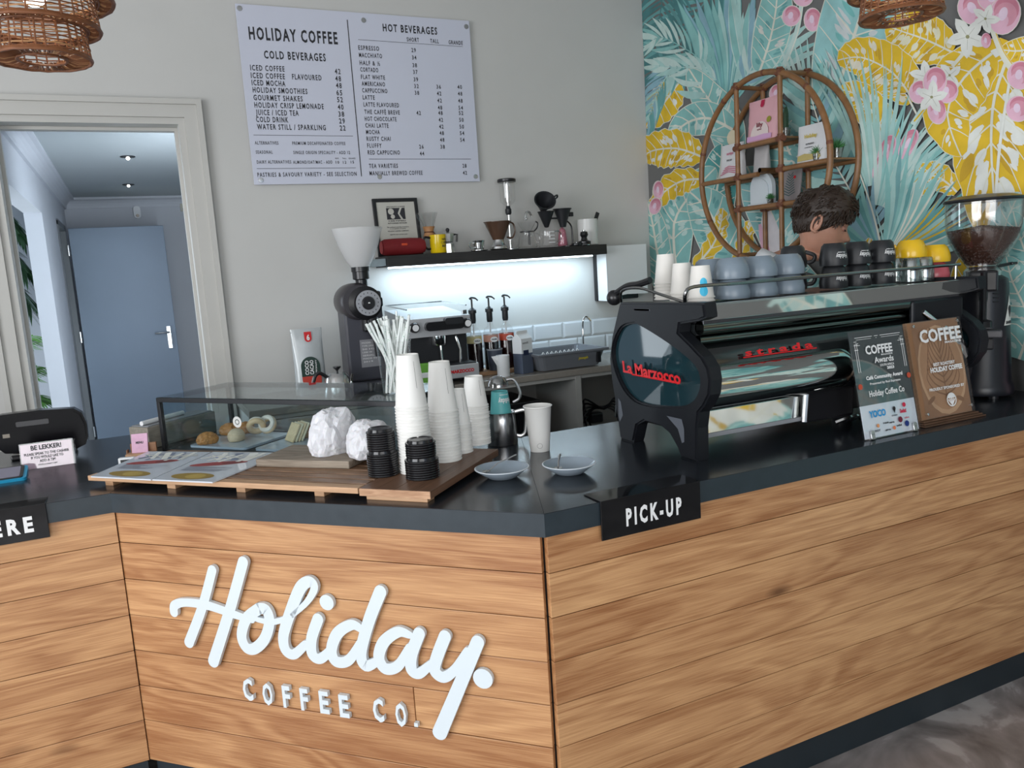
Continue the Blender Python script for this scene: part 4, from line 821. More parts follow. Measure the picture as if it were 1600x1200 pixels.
surf([(x+.004, z) for x, z in [(-.018, .318), (-.018, .285)]+arc(0, .285, .018, 180, 360, 8)+[(.018, .318)]], 'badge', M_red, e, .003)
lt = MB(); text(lt, '6', (-.004, fy(.29)-.007, .277), X_, Z_, .026, w=.016, bold=.05); lt.build('badge_mark', M_wtxt, e)
# kettle
e = empty('gooseneck_kettle', (.865, 3.90, ZB), -1.1 if 0 else 0, 'steel gooseneck kettle with black knob behind glass case', 'kettle')
MB().lathe([(0, 0), (.075, 0), (.078, .01), (.058, .10), (.05, .11), (.045, .118), (0, .122)], 28).build('body', M_steel, e); MB().lathe([(.005, .12), (.005, .13), (.02, .145), (.02, .15), (0, .15)], 16).build('lid_knob', M_black, e)
MB().tube(smooth_path([(-.05, 0, .1), (-.085, 0, .125), (-.11, 0, .11), (-.13, 0, .05)]), .009, 8).build('handle', M_black, e); MB().tube(smooth_path([(.03, -.055, .03), (.04, -.085, .05), (.045, -.09, .09), (.05, -.10, .12)]), [.01]*10+[.006]*9, 8).build('spout', M_steel, e)
# small home espresso machine
e = empty('small_espresso_machine', (1.41, 3.885, ZB), 0, 'compact silver espresso machine on the back bench behind the cups', 'espresso machine')
M_silver = mat('silver_body_panel', (.55, .56, .58), .3, .3)
b = MB(); b.box(-.165, .165, .05, .40, .0, .32, b=.006).build('body', M_blackm, e)
b = MB(); b.prism([(0, .25), (.0, .345), (.39, .385), (.40, .385), (.40, .25)], -.17, .17, 'x'); b.build('head', M_silver, e)
b = MB(); b.tube([(-.165, .02, .395), (-.165, .38, .41), (.16, .38, .41), (.16, .02, .395)], .004, 6).box(.13, .155, .0, .02, .35, .372, b=.002); b.build('cup_rail', M_steel, e)
b = MB(); b.prism(rrect(-.085, .125, .28, .325, .02), -.03, .01, 'y'); b.build('paddle_panel', M_black, e); MB().prism(rrect(.02, .12, .305, .34, .012), -.035, .005, 'y').build('paddle', M_blackm, e)
for x, lb in ((-.14, 0), (.145, 0)):
    MB().lathe([(0, .03), (.022, .03), (.026, .02), (.026, -.01)], 20, R=RX90, c=(x, -.0, .303)).build('knob', M_black, e); MB().lathe([(0, .0), (.017, .0)], 18, R=RX90, c=(x, -.031, .303)).build('knob_cap', M_white, e)
MB().lathe([(0, .2), (.034, .2), (.038, .21), (.038, .25), (0, .25)], 24, c=(0, .03, 0)).build('group_head', M_chrome, e)
MB().tube([(0, .02, .24), (0, .01, .2), (0, .0, .07)], .006, 8).build('water_spout', M_chrome, e); MB().tube([(.09, .02, .24), (.1, -.01, .17), (.09, -.02, .085)], .006, 8).build('steam_wand', M_chrome, e)
b = MB(); b.box(-.065, .17, -.08, .05, .03, .1, b=.006); b.build('drip_tray', M_silver, e); MB().box(-.06, .16, -.075, .05, .1, .106, b=.002).build('tray_grille', M_blackm, e)
lt = MB(); text(lt, 'LA MARZOCCO', (-.02, -.0815, .058), X_, Z_, .016, w=.16, bold=.05); lt.build('lettering', M_red, e)
for x in (-.13, .13): MB().lathe([(.02, 0), (.02, .03), (0, .03)], 12, c=(x, -.03, 0)).lathe([(.02, 0), (.02, .03), (0, .03)], 12, c=(x, .33, 0)).build('foot', M_black, e)
MB().tube([(.17, .0, .05), (.20, .0, .05)], .012, 10).build('side_knob', M_black, e)
e = empty('green_packet', (1.285, 3.828, ZB), .0, 'green and white packet standing between paper cup stacks on back bench', 'packet'); MB().box(-.045, .045, -.015, .015, 0, .125, b=.006).build('packet', mat('green_wrap', (.16, .42, .06), .4), e); MB().box(-.046, .046, -.016, .016, .05, .08, b=.004).build('label', M_white, e)
# syrup bottles on a wooden board
bd = MB().box(1.58, 1.99, 3.98, 4.12, ZB, ZB+.022, b=.003).build('wooden_riser', M_lwood); tag(bd, 'narrow wooden board under the syrup bottles on back bench', 'board')
for i, (x, tc, nm, lbt, lb) in enumerate(((1.665, (.62, .55, .28), (.012, .004, .004), 'VANILLA', 'left syrup pump bottle with pale yellow label'), (1.765, (.48, .24, .18), (.01, .008, .008), 'CARAMEL', 'middle syrup pump bottle with pinkish label'), (1.86, (.42, .05, .02), (.02, .004, .004), 'HAZEL', 'right syrup pump bottle with red label'))):
    e = empty('syrup_bottle', (x, 4.055, ZB+.0225), 0, lb, 'bottle', 'syrup bottles with pumps')
    MB().lathe([(0, .001), (.038, .001), (.041, .006), (.041, .19), (0, .19)], 26).build('contents', mat('syrup_%d' % i if 0 else 'dark_syrup_'+'abc'[i], nm, .12), e)
    MB().lathe([(.0415, .0), (.0415, .2), (.034, .225), (.016, .245), (.015, .262)], 26).build('glass', M_glass, e)
    MB().lathe([(.042, .155), (.042, .192)], 26).build('label', mat('syrup_label_'+'abc'[i], tc, .5), e)
    lb_ = MB(); lb_.prism([(.022*math.cos(a*PI/8), .168+.015*math.sin(a*PI/8)) for a in range(16)], -.0445, -.0425, 'y'); lb_.build('label_oval', M_white, e); lt = MB(); text(lt, lbt, (0, -.0450, .165), X_, Z_, .007, w=.034, align='c', bold=.05); lt.build('lettering', M_txt, e)
    b = MB(); b.lathe([(0, .262), (.014, .262), (.017, .275), (.017, .315), (.022, .318), (.022, .335), (.01, .345), (.005, .35), (.005, .395), (0, .395)], 16); b.build('pump', M_blackm, e)
    b = MB(); b.tube(smooth_path([(-.012, 0, .395), (.0, 0, .402), (.02, -.003, .398), (.035, -.005, .385)]), [.006]*6+[.005]*7+[.004]*6, 8); b.build('nozzle', M_blackm, e); MB().tube([(0, 0, .262), (0, 0, .2)], .004, 6).build('dip_tube', M_white, e)
e = empty('dark_tumbler', (1.76, 4.005, ZB+.0225), 0, 'dark grey tumbler in front of middle syrup bottle', 'cup'); MB().lathe([(0, .0), (.036, 0), (.043, .115), (.040, .115), (.034, .006), (0, .006)], 24).build('body', mat('slate_ceramic', (.05, .06, .085), .3), e); MB().lathe([(.0425, .11), (.0445, .112), (.0445, .117), (.0425, .118)], 24).build('rim', M_grey, e)
e = empty('milk_creamer', (1.745, 3.87, ZB), 0, 'small white ceramic milk jug with pointed spout on bench front', 'jug')
MB().lathe([(0, .0), (.032, 0), (.034, .004), (.036, .115), (.033, .115), (.031, .008), (0, .008)], 26).build('body', M_white, e); MB().add([(-.034, -.012, .114), (-.034, .012, .114), (-.066, 0, .114), (-.030, 0, .05), (-.031, -.013, .085), (-.031, .013, .085)], [(0, 2, 4), (4, 2, 3), (1, 5, 2), (5, 3, 2), (0, 4, 5, 1), (4, 3, 5)]).build('spout', M_white, e)
e = empty('milk_carton', (1.885, 3.91, ZB), .35, 'white and grey-blue milk carton on the back bench', 'carton')
MB().box(-.042, .042, -.034, .034, 0, .11, b=.002).build('lower_half', mat('grey_blue_card', (.09, .11, .16), .5), e)
b = MB(); b.box(-.042, .042, -.034, .034, .11, .19).add([(-.042, -.034, .19), (.042, -.034, .19), (.042, .034, .19), (-.042, .034, .19), (-.042, 0, .22), (.042, 0, .22)], [(0, 1, 5, 4), (2, 3, 4, 5), (0, 4, 3), (1, 2, 5)]).box(-.042, .042, -.002, .002, .219, .232); b.build('upper_half', M_white, e)
MB().box(-.03, .01, -.0352, -.034, .1, .128).build('label_patch', mat('navy_print', (.01, .015, .06), .5), e); lt = MB(); text(lt, 'oatmilk', (-.034, -.0352, .162), X_, Z_, .012, w=.045); lt.build('lettering', M_txt, e)
# dish rack
e = empty('dish_tray', (2.15, 3.985, ZB), 0, 'grey plastic dish drying tray with yellow mark on bench', 'dish rack')
M_dt = mat('grey_plastic_tray', (.16, .17, .19), .4); b = MB(); P1 = rrect(-.185, .185, -.135, .135, .03, 4); P2 = rrect(-.215, .215, -.165, .165, .035, 4); P3 = rrect(-.205, .205, -.155, .155, .03, 4); n = len(P1)
vs = [(x, y, .004) for x, y in P1]+[(x, y, .095) for x, y in P2]+[(x, y, .095) for x, y in P3]+[(x, y, .012) for x, y in rrect(-.177, .177, -.127, .127, .025, 4)]
fs = [tuple(range(n))[::-1]]+[(k*n+i, k*n+(i+1) % n, (k+1)*n+(i+1) % n, (k+1)*n+i) for k in range(3) for i in range(n)]+[tuple(3*n+i for i in range(n))]; b.add(vs, fs)
b.box(-.225, .225, -.172, -.163, .086, .1, b=.003).box(-.225, .225, .163, .172, .086, .1, b=.003).box(-.225, -.213, -.17, .17, .086, .1, b=.003).box(.213, .225, -.17, .17, .086, .1, b=.003); b.build('tray', M_dt, e)
b = MB()
for i in range(9): x = -.16+i*.027; b.tube([(x, -.1, .012), (x, -.1, .095), (x+.006, -.1, .102), (x+.012, -.1, .095), (x+.012, -.1, .012)], .003, 6)
b.build('plate_prongs', M_white, e); lt = MB(); text(lt, 'joseph', (.03, -.165, .05), X_, (0, -.3, 1), .014, w=.06, bold=.03); lt.build('lettering', mat('yellow_print', (.75, .6, .02), .5), e)
MB().box(.15, .175, -.166, -.15, .02, .08, b=.002).build('spout', M_black, e)
e = empty('water_tap', (2.475, 4.27, ZB), 0, 'slim curved steel water tap behind dish tray', 'tap'); MB().tube(smooth_path([(0, 0, 0), (0, 0, .12), (.005, 0, .22), (.03, 0, .245), (.055, -.01, .215)]), .006, 8).build('spout', M_chrome, e); MB().lathe([(0, 0), (.018, 0), (.016, .02), (.01, .03), (0, .03)], 14).build('base', M_chrome, e); MB().tube([(0, -.01, .03), (.03, -.03, .03)], .005, 6).build('lever', M_chrome, e)
e = empty('mixer_tap', (2.6, 4.0, ZB), 0, 'chunky chrome mixer tap beside the dish tray', 'tap'); MB().lathe([(0, 0), (.03, 0), (.03, .05), (.024, .06), (.024, .12), (.02, .13), (0, .132)], 18).build('body', M_chrome, e); MB().tube([(0, -.01, .07), (-.05, -.08, .075), (-.06, -.09, .05)], .013, 10).build('spout', M_chrome, e)
b = MB(); [b.tube([(.024*math.cos(a*PI/6), .024*math.sin(a*PI/6), .13+k*.011) for a in range(12)], .004, 5, closed=True) for k in range(6)]; b.build('spring', M_steel, e); MB().tube([(0, 0, .125), (0, 0, .2)], .012, 8).build('column', M_chrome, e)
e = empty('power_cables', (2.32, 4.05, .5), 0, 'tangle of black cables hanging in the open space under bench', 'cable')
b = MB(); r = random.Random(4)
for k in range(5): b.tube(smooth_path([(-.1+.05*k, 0, .0), (-.02, -.05, .18+.03*k), (.1, -.02*k, .24), (.2, -.05, .2+.02*k), (.25, 0, .0)]), .006, 6)
b.build('cable', M_black, e); MB().box(.02, .1, -.07, .0, .16, .22, b=.01).build('plug', M_black, e)
cb = MB().box(2.2, 2.96, 3.9, 4.28, .0805, .5, b=.004).build('crate_box', mat('brown_card', (.16, .12, .09), .7)); tag(cb, 'dull brown box under the right end of back bench', 'box')
# ------------------------------------------------------------------ wooden trays on the middle counter
from mathutils import noise as mnoise
ZT = 1.034
def onz(px, py, z): return pix(px, py, (0, 0, z), (0, 0, 1))
TU = Vector((.692, -.722, 0)).normalized(); TV = Vector((-TU.y, TU.x, 0)); TO = Vector((-.193, 2.806, 0)); TA = math.atan2(TU.y, TU.x)
tray = empty('slatted_tray', (TO.x, TO.y, 1.0), TA, 'long wooden slatted tray under magazines along the front counter edge', 'tray')
for k in range(8):
    w_ = .036; y0 = k*.0455; o = MB().box(-.493, .493, -w_/2, w_/2, -.008, .008, b=.0015).build('slat', M_lwood if k == 0 else M_dwood, tray); o.location = (.493, y0+w_/2, .0255)
for x in (.07, .32, .58, .85): o = MB().box(-.016, .016, -.19, .19, -.00855, .0085, b=.001).build('cross_bar', M_lwood, tray); o.location = (x, .205, .0087)
bo_ = TO+TU*.99; brd = empty('serving_board', (bo_.x, bo_.y, 1.0), TA+.0, 'thick brown wooden board under the cup and lid stacks', 'board')
M_endg = wood('end_grain_wood', (.36, .19, .10), (.62, .38, .23), .6, 6)
for k in range(4):
    o = MB().box(-.238, .238, -.0268, .0268, -.0105, .0105, b=.001).build('plank', wood('brown_board_wood', (.10, .05, .028), (.20, .105, .062), .4, 1.2), brd); o.location = (.027+k*.054, .238, .0235); o.rotation_euler = (0, 0, PI/2)
MB().box(.001, .215, -.0015, .0, .0135, .0335).build('end_face', M_endg, brd)
for y in (.03, .44): MB().box(.015, .2, y-.02, y+.02, 0, .013, b=.001).build('foot', M_lwood, brd)
# magazines: two laminated picture sheets
def sheet(name, pts, lb, seed):
    P = [onz(a, b, 1.0365) for a, b in pts]; c = (P[0]+P[1]+P[2]+P[3])/4; e = empty(name, (c.x, c.y, 1.0345), 0, lb, 'magazine', 'picture sheets on the slatted tray')
    vs = [(q.x-c.x, q.y-c.y, h) for h in (0, .004) for q in P]; MB().add(vs, [(3, 2, 1, 0), (4, 5, 6, 7), (0, 1, 5, 4), (1, 2, 6, 5), (2, 3, 7, 6), (3, 0, 4, 7)]).build('pages', mat('glossy_white_page', (.62, .66, .72), .08), e)
    def q3(p, d):
        a = P[0].lerp(P[1], p[0]).lerp(P[3].lerp(P[2], p[0]), p[1]); return (a.x-c.x, a.y-c.y, .0041+d)
    pr = Print(q3); r = random.Random(seed)
    pr.ell(.5, .14, .33, .10, s2l((150, 125, 50)), 0); pr.ell(.55, .14, .15, .07, s2l((175, 150, 70)), 0)
    pr.ell(.45, .56, .36, .07, s2l((150, 60, 60)), .25); pr.ell(.62, .60, .13, .05, s2l((120, 50, 50)), .2)
    pr.leaf([(.1, .85), (.4, .78), (.9, .86)], .12, s2l((150, 160, 185)), CREAM, CREAM2, s2l((120, 130, 150)), 6, seed, edge=.01, vw=.012, patches=8)
    for k in range(11): pr.line([(.12, .30+k*.014), (.12+r.uniform(.3, .7), .30+k*.014)], .005, .005, s2l((110, 115, 130)), sm=False)
    pr.build('page_print', e); return e
M1 = sheet('magazine', [(142, 745), (236, 750), (330, 707), (232, 706)], 'glossy magazine sheet at far left end of slatted tray', 3)
M2 = sheet('magazine', [(238, 750), (332, 754), (446, 708), (333, 707)], 'glossy magazine sheet touching the worn chopping board', 5)
# worn chopping board
P = [onz(392, 735, 1.036), onz(540, 739, 1.036), onz(590, 716, 1.036), onz(448, 702, 1.036)]; c = sum(P, Vector())/4
a = (P[1]-P[0]); ang = math.atan2(a.y, a.x); cb = empty('chopping_board', (c.x+.012, c.y+.02, ZT), ang, 'weathered grey-brown chopping board carrying the paper bags', 'board')
MB().box(-.165, .165, -.085, .115, 0, .024, b=.003).build('board', wood('weathered_wood', (.16, .12, .085), (.36, .30, .235), .6, 2.2), cb)
# paper bags
def bag(name, loc, rz, sx, sy, sz, seed, lb, top):
    e = empty(name, loc, rz, lb, 'paper bag', 'crumpled paper bags on the chopping board'); bm = bmesh.new(); bmesh.ops.create_icosphere(bm, subdivisions=4, radius=1)
    for v in bm.verts:
        p = v.co.copy(); p = Vector([math.copysign(abs(c_)**.8, c_) for c_ in p]); n = mnoise.noise(p*1.4+Vector((seed, 0, 0)))*.14; rdg = abs(mnoise.noise(p*1.9+Vector((0, seed, 0))))*.16+abs(mnoise.noise(p*4.2+Vector((0, seed, 3))))*.13
        q = p*(1+n-rdg); k = 1-.18*max(0, q.z)**2; z = max(-.62, q.z)
        v.co = Vector((q.x*sx*(1.05 if q.z < 0 else 1)*k, q.y*sy*k, (z+.62)/1.62*sz))
    bm.verts.index_update(); me = MB(); me.add([v.co.copy() for v in bm.verts], [[v.index for v in f.verts] for f in bm.faces], None, False); bm.free(); me.build('bag', mat('white_glassine_paper', (.70, .70, .73), .5, sss=.1), e)
pb = onz(517, 709, 1.058); bag('paper_bag', (pb.x+.02, pb.y+.02, ZT+.0245), .5, .088, .06, .150, 2, 'large white crumpled paper bag on left of chopping board', .3)
pb = onz(563, 716, 1.058); bag('paper_bag', (pb.x+.035, pb.y+.015, ZT+.0245), .3, .072, .058, .118, 9, 'smaller crumpled paper bag touching the taller lid stack', .1)
# ------------------------------------------------------------------ cups and lids
def cup_mesh(H_, rt, rb, inv=True):
    b = MB(); pr = [(rt-.001, 0), (rt+.0018, .0005), (rt+.0022, .003), (rt, .0045), (rt-.0015, .006), (rb, H_), (rb-.0015, H_), (rb-.002, H_-.006), (0, H_-.006)]; b.lathe(pr, 30)
    b.lathe([(rt-.001, .0), (rt-.002, .005), (rb-.002, H_-.007), (0, H_-.007)], 30)
    if not inv: b.v = [(x, y, H_-z) for x, y, z in b.v]
    return b
def cup_proto(H_, rt, rb, nm='paper_cup', m=None): return cup_mesh(H_, rt, rb).build(nm, m or M_paper)
ORD = 'top second third fourth fifth sixth seventh eighth ninth tenth eleventh twelfth thirteenth fourteenth fifteenth sixteenth seventeenth eighteenth nineteenth twentieth twenty-first twenty-second bottommost'.split()
def stack(px, py, z, n, H_, rt, rb, step, lb, grp, xy=None, tilt=0):
    p = onz(px, py, z) if xy is None else Vector((xy[0], xy[1], z)); r = random.Random(n); pro = cup_proto(H_, rt, rb); out = []
    for i in range(n):
        o = pro if i == 0 else pro.copy()
        if i: link(o)
        top = i == n-1
        o.location = (p.x+r.uniform(-.0006, .0006)+tilt*i*step, p.y+r.uniform(-.0006, .0006), z+.0003+i*step); o.rotation_euler = (0, 0, r.uniform(0, 6))
        tag(o, lb[0] if top else ('%s cup from the top in the %s' % (ORD[n-1-i], lb[1])), 'cup', grp); out.append(o)
    # printed marks on the uppermost cup
    b = MB(); a0 = -1.75; k = .9
    for da, w_ in ((0, .05), ):
        vs = [];
        for zz in (.12*H_, .62*H_):
            zz2 = H_-zz; rr = rb+(rt-rb)*(zz/H_)+.0004
            for a in (a0+.35, a0+.38): vs.append((rr*math.cos(a), rr*math.sin(a), zz2))
        b.add(vs, [(0, 1, 3, 2)])
    o = b.build('seam_print', mat('grey_print', (.30, .30, .30), .6), out[-1]); o.rotation_euler = (0, 0, -out[-1].rotation_euler.z)
    return out
stack(0, 0, ZT, 23, .150, .0465, .031, .0086, ('uppermost cup of the tallest white cup stack', 'tallest white paper cup stack'), 'nested cups of the tallest stack', xy=(.682, 2.165))
pB = onz(696, 719, ZT); stack(0, 0, ZT, 18, .150, .0465, .031, .0088, ('uppermost cup of second tallest stack beside black lids', 'second tallest white paper cup stack'), 'nested cups of the second stack', xy=(pB.x+.005, pB.y+.005))
pC = onz(722, 706, ZT); stack(0, 0, ZT, 12, .112, .034, .022, .0080, ('uppermost cup of the short narrow cup stack', 'short narrow white cup stack'), 'nested cups of the narrow stack', xy=(pC.x+.0, pC.y+.0))
pD = onz(743, 694, ZT); stack(0, 0, ZT, 17, .098, .041, .029, .0078, ('uppermost cup of the stack nearest the steel jug', 'white cup stack nearest the jug'), 'nested cups of the stack by the jug', xy=(pD.x+.012, pD.y+.006))
def lid_mesh(r):
    b = MB(); b.lathe([(r-.003, 0), (r, .0005), (r+.0012, .003), (r, .0055), (r-.004, .0062), (r-.006, .0135), (r-.009, .0150), (r-.013, .0146), (r-.015, .0128), (0, .0128)], 36); b.lathe([(r-.004, .001), (r-.006, .006), (r-.006, .0075), (0, .0075)], 32); return b
M_lid = mat('gloss_black_lid', (.012, .012, .014), .14)
def lids(px, py, spec, grp, nm):
    p = onz(px, py, ZT); z = ZT+.0003
    for gi, (n, r, step) in enumerate(spec):
        pro = lid_mesh(r).build('cup_lid', M_lid)
        for i in range(n):
            o = pro if i == 0 else copy_tree(pro); top = i == n-1
            o.location = (p.x+random.uniform(-.0004, .0004), p.y+random.uniform(-.0004, .0004), z); z += step
            if top: b = MB().box(-.010, .010, -r+.016, -r+.024, .0127, .0140, b=.0006); b.build('sip_tab', M_lid, o)
            tag(o, 'topmost black lid of the %s' % nm if gi == 1 and top else '%s %s black lid from top in %s part of %s' % (ORD[n-1-i].replace('top', 'first'), 'smaller' if gi else 'wider', 'upper' if gi else 'lower', nm), 'lid', grp+(' upper half' if gi else ' lower half')); o.rotation_euler = (0, 0, .2+random.uniform(-.3, .3))
        z += .0085
lids(600, 741, ((10, .044, .0067), (8, .040, .0066)), 'black lids by the paper bags', 'stack by the paper bags')
lids(661, 745, ((8, .047, .0067), (6, .042, .0066)), 'black lids at the board corner', 'stack at the board corner')
# straws in a tumbler on the glass case
SP = Vector((.766, 2.575, 1.2035))
e = empty('straw_tumbler', SP, 0, 'clear plastic tumbler of wrapped straws standing on glass case', 'tumbler')
MB().lathe([(0, .001), (.044, .001), (.046, .004), (.058, .175), (.0592, .176), (.0585, .178)], 32).build('tumbler', M_glass, e)
b = MB(); b.lathe([(0, 0), (.018, 0)], 20, R=RX90); o = b.build('sticker', mat('turquoise_sticker', (.16, .52, .60), .4), e); o.location = (.025, -.0545, .095); o.rotation_euler = (-.06, 0, .45)
M_straw = mat('wrapped_straw_paper', (.74, .78, .76), .45); M_clear = glassmat('clear_wrap', (.93, .95, .95), .15, .6); rs_ = random.Random(12)
def straw_mat():
    m = M_straw; nt = m.node_tree; b = nt.nodes['Principled BSDF']; tc = nt.nodes.new('ShaderNodeTexCoord'); n = nt.nodes.new('ShaderNodeTexVoronoi'); n.inputs['Scale'].default_value = 95; nt.links.new(tc.outputs['Object'], n.inputs['Vector'])
    cr = nt.nodes.new('ShaderNodeValToRGB'); cr.color_ramp.elements[0].color = (.25, .48, .33, 1); cr.color_ramp.elements[1].color = (.76, .80, .78, 1); cr.color_ramp.elements[0].position = .12; cr.color_ramp.elements[1].position = .2
    nt.links.new(n.outputs['Distance'], cr.inputs[0]); nt.links.new(cr.outputs[0], b.inputs['Base Color'])
straw_mat()
CR_ = Vector((_R.x, _R.y, 0)).normalized(); CF_ = Vector((-CR_.y, CR_.x, 0))
for i in range(46):
    if i < 13: bx_, tx_ = rs_.uniform(.018, .040), -.125+i*.009+rs_.uniform(-.004, .004); hh = .225+i*.003
    else: bx_, tx_ = rs_.uniform(-.036, .036), rs_.uniform(-.052, .066); hh = rs_.uniform(.215, .262)
    by_ = rs_.uniform(-.015, .02); k = 1.0; ty_ = rs_.uniform(-.03, .035)
    A = CR_*bx_+CF_*by_+Vector((0, 0, .004)); B = CR_*tx_+CF_*ty_+Vector((0, 0, hh)); 
    if i >= 13:   # keep it inside the rim
        q = A.lerp(B, .172/hh); d2 = math.hypot(q.x, q.y)
        if d2 > .051: f2 = .051/d2; B = Vector((B.x*f2, B.y*f2, B.z))
    else:
        q = A.lerp(B, .175/hh); d2 = math.hypot(q.x, q.y)
        if d2 > .054: s2 = .054/d2; q2 = Vector((q.x*s2, q.y*s2, q.z)); B = A+(q2-A)*(hh/.175)
    b = MB(); d = (B-A); b.tube([A-A, d*.96, d], [.0052, .0058, .0062], 7, flat=.7)
    o = b.build('straw', M_clear if i in (17, 30) else M_straw); o.location = SP+A
    tag(o, 'white paper-wrapped straw standing in the clear tumbler' if i not in (17, 30) else ('tall clear-wrapped straw sticking up at tumbler right' if i == 30 else 'clear-wrapped straw with folded tip in tumbler middle'), 'straw', 'wrapped straws in the tumbler')
    if i == 30: o.location += Vector((0, 0, .018))
# ------------------------------------------------------------------ glass display case
CU = Vector((.640, -.768, 0)); CV = Vector((.768, .640, 0)); CO = Vector((.035, 3.237, 0)); CL, CD, CH = 1.07, .365, .2
case = empty('display_case', (CO.x, CO.y, 1.0), math.atan2(CU.y, CU.x), 'black framed glass display case of pastries on the counter', 'display case')
fb = .016
for nm, bx in (('frame_bar', (0, CL, 0, fb, CH-fb, CH)), ('frame_bar', (0, CL, CD-fb, CD, CH-fb, CH)), ('frame_bar', (0, fb, fb, CD-fb, CH-fb, CH)), ('frame_bar', (CL-fb, CL, fb, CD-fb, CH-fb, CH)),
   ('frame_bar', (0, fb, 0, fb, 0, CH-fb)), ('frame_bar', (CL-fb, CL, 0, fb, 0, CH-fb)), ('frame_bar', (0, fb, CD-fb, CD, 0, CH-fb)), ('frame_bar', (CL-fb, CL, CD-fb, CD, 0, CH-fb)), ('frame_bar', (fb, CL-fb, 0, .006, 0, .006)), ('frame_bar', (fb, CL-fb, CD-.006, CD, 0, .006))):
    MB().box(*bx, b=.0015).build(nm, M_blackm, case)
for bx in ((fb, CL-fb, .003, .007, .006, CH-fb), (fb, CL-fb, CD-.007, CD-.003, .006, CH-fb), (.003, .007, fb, CD-fb, 0, CH-fb), (CL-.007, CL-.003, fb, CD-fb, 0, CH-fb), (.002, CL-.002, .002, CD-.002, CH, CH+.003)): MB().box(*bx).build('glass_pane', M_glass2, case)
MB().box(.01, CL-.01, .01, CD-.01, 0, .003).build('base_plate', M_blackm, case)
b = MB(); b.lathe([(.010, 0), (.020, 0)], 28, R=RX90).lathe([(.0, 0), (.007, 0)], 18, R=RX90); o = b.build('round_sticker', mat('frosted_sticker', (.62, .62, .60), .5), case); o.location = (.385, .0022, .118)
pc = [(325, 693, 0), (370, 688, 1), (402, 680, 2), (412, 668, 0), (425, 676, 2), (452, 690, 3), (482, 682, 0), (350, 678, 0)]
def pastry(kind, i, loc):
    nm, lb = (('croissant', 'golden crusty pastry number in case'), ('bun', 'round sugar-dusted bun in the glass case'), ('ring_pastry', 'ring pastry'), ('sandwich', 'wedge sandwich'))[kind]
    lbs = ['golden crusty pastry at the left end inside glass case', 'round pale seeded bun beside the leftmost pastry in case', 'sugared ring doughnut left of the sticker side in case', 'dark knotted pastry piled at middle of the glass case', 'pale ring doughnut right of the knotted pastry', 'pale layered wedge of pastry leaning near the paper bags', 'golden pastry half hidden behind the paper bags', 'flat golden pastry at the back left of glass case']
    e = empty(nm, loc, i*1.3, lbs[i], 'pastry', None); r = random.Random(i)
    if kind in (0, 1):
        bm = bmesh.new(); bmesh.ops.create_icosphere(bm, subdivisions=4, radius=1)
        for v in bm.verts:
            p = v.co; n = (abs(mnoise.noise(p*3+Vector((i, 0, 0))))*.5 if kind == 0 else .03*mnoise.noise(p*4)); q = p*(1-n*.6); v.co = Vector((q.x*.042, q.y*.032, max(0, (q.z+.5)/1.5)*.046))
        bm.verts.index_update(); mb = MB(); mb.add([v.co.copy() for v in bm.verts], [[v.index for v in f.verts] for f in bm.faces], None, True); bm.free()
        mb.build('body', mat('golden_pastry', (.50, .22, .06), .5, noise=(60, .45, .3)) if kind == 0 else mat('pale_bun', (.72, .56, .38), .6, noise=(80, .25, .1)), e)
        t = MB()
        for k in range(14): a = r.uniform(0, 6.28); rr = r.uniform(0, .022); t.ball((rr*math.cos(a), rr*math.sin(a)*.8, .040-.4*rr), .0028, seg=6)
        t.build('topping', mat('toasted_crumbs', (.28, .12, .04), .6) if kind == 0 else mat('seeds', (.25, .17, .1), .6), e, kind='stuff')
    elif kind == 2:
        mb = MB(); mb.M = RT(loc=(0, 0, .036), rx=1.1, rz=.4); mb.tube([(.026*math.cos(a*PI/10), .026*math.sin(a*PI/10), 0) for a in range(20)], .0115, 10, closed=True); mb.build('body', mat('glazed_ring', (.70, .50, .30), .35, noise=(50, .3, .1)), e)
        mb = MB(); mb.M = RT(loc=(0, -.004, .040), rx=1.1, rz=.4); mb.tube([(.026*math.cos(a*PI/10), .026*math.sin(a*PI/10), .003) for a in range(20)], .0095, 8, closed=True); mb.build('icing', mat('white_icing', (.80, .74, .66), .4), e)
    else:
        for k in range(4): mb = MB(); mb.M = RT(loc=(.012*k, 0, .0), ry=.5); mb.box(-.004, .004, -.036, .036, 0, .072, b=.002); mb.build('layer', mat('pale_toast', (.75, .58, .34), .6, noise=(70, .25, .1)) if k % 2 == 0 else mat('cream_filling', (.80, .72, .50), .4), e)
for i, (a, b_, k) in enumerate(pc):
    q = onz(a, b_, 1.012); rel = q-CO; u = min(max(rel.dot(CU), .1), .95); v = min(max(rel.dot(CV), .07), .28); q = CO+CU*u+CV*v
    pastry(k, i, (q.x, q.y, 1.0125))
for i, (u0, u1, lb) in enumerate(((.08, .36, 'white rectangular plate under pastries at the left in case'), (.40, .74, 'white rectangular plate under pastries near the paper bags'))):
    q = CO+CU*((u0+u1)/2)+CV*.18; o = MB().prism(rrect(-(u1-u0)/2, (u1-u0)/2, -.13, .13, .02), 0, .008, 'z').build('serving_plate', mat('white_plate', (.55, .62, .72), .12)); o.location = (q.x, q.y, 1.0035); o.rotation_euler = (0, 0, math.atan2(CU.y, CU.x)); tag(o, lb, 'plate', 'plates in the display case')
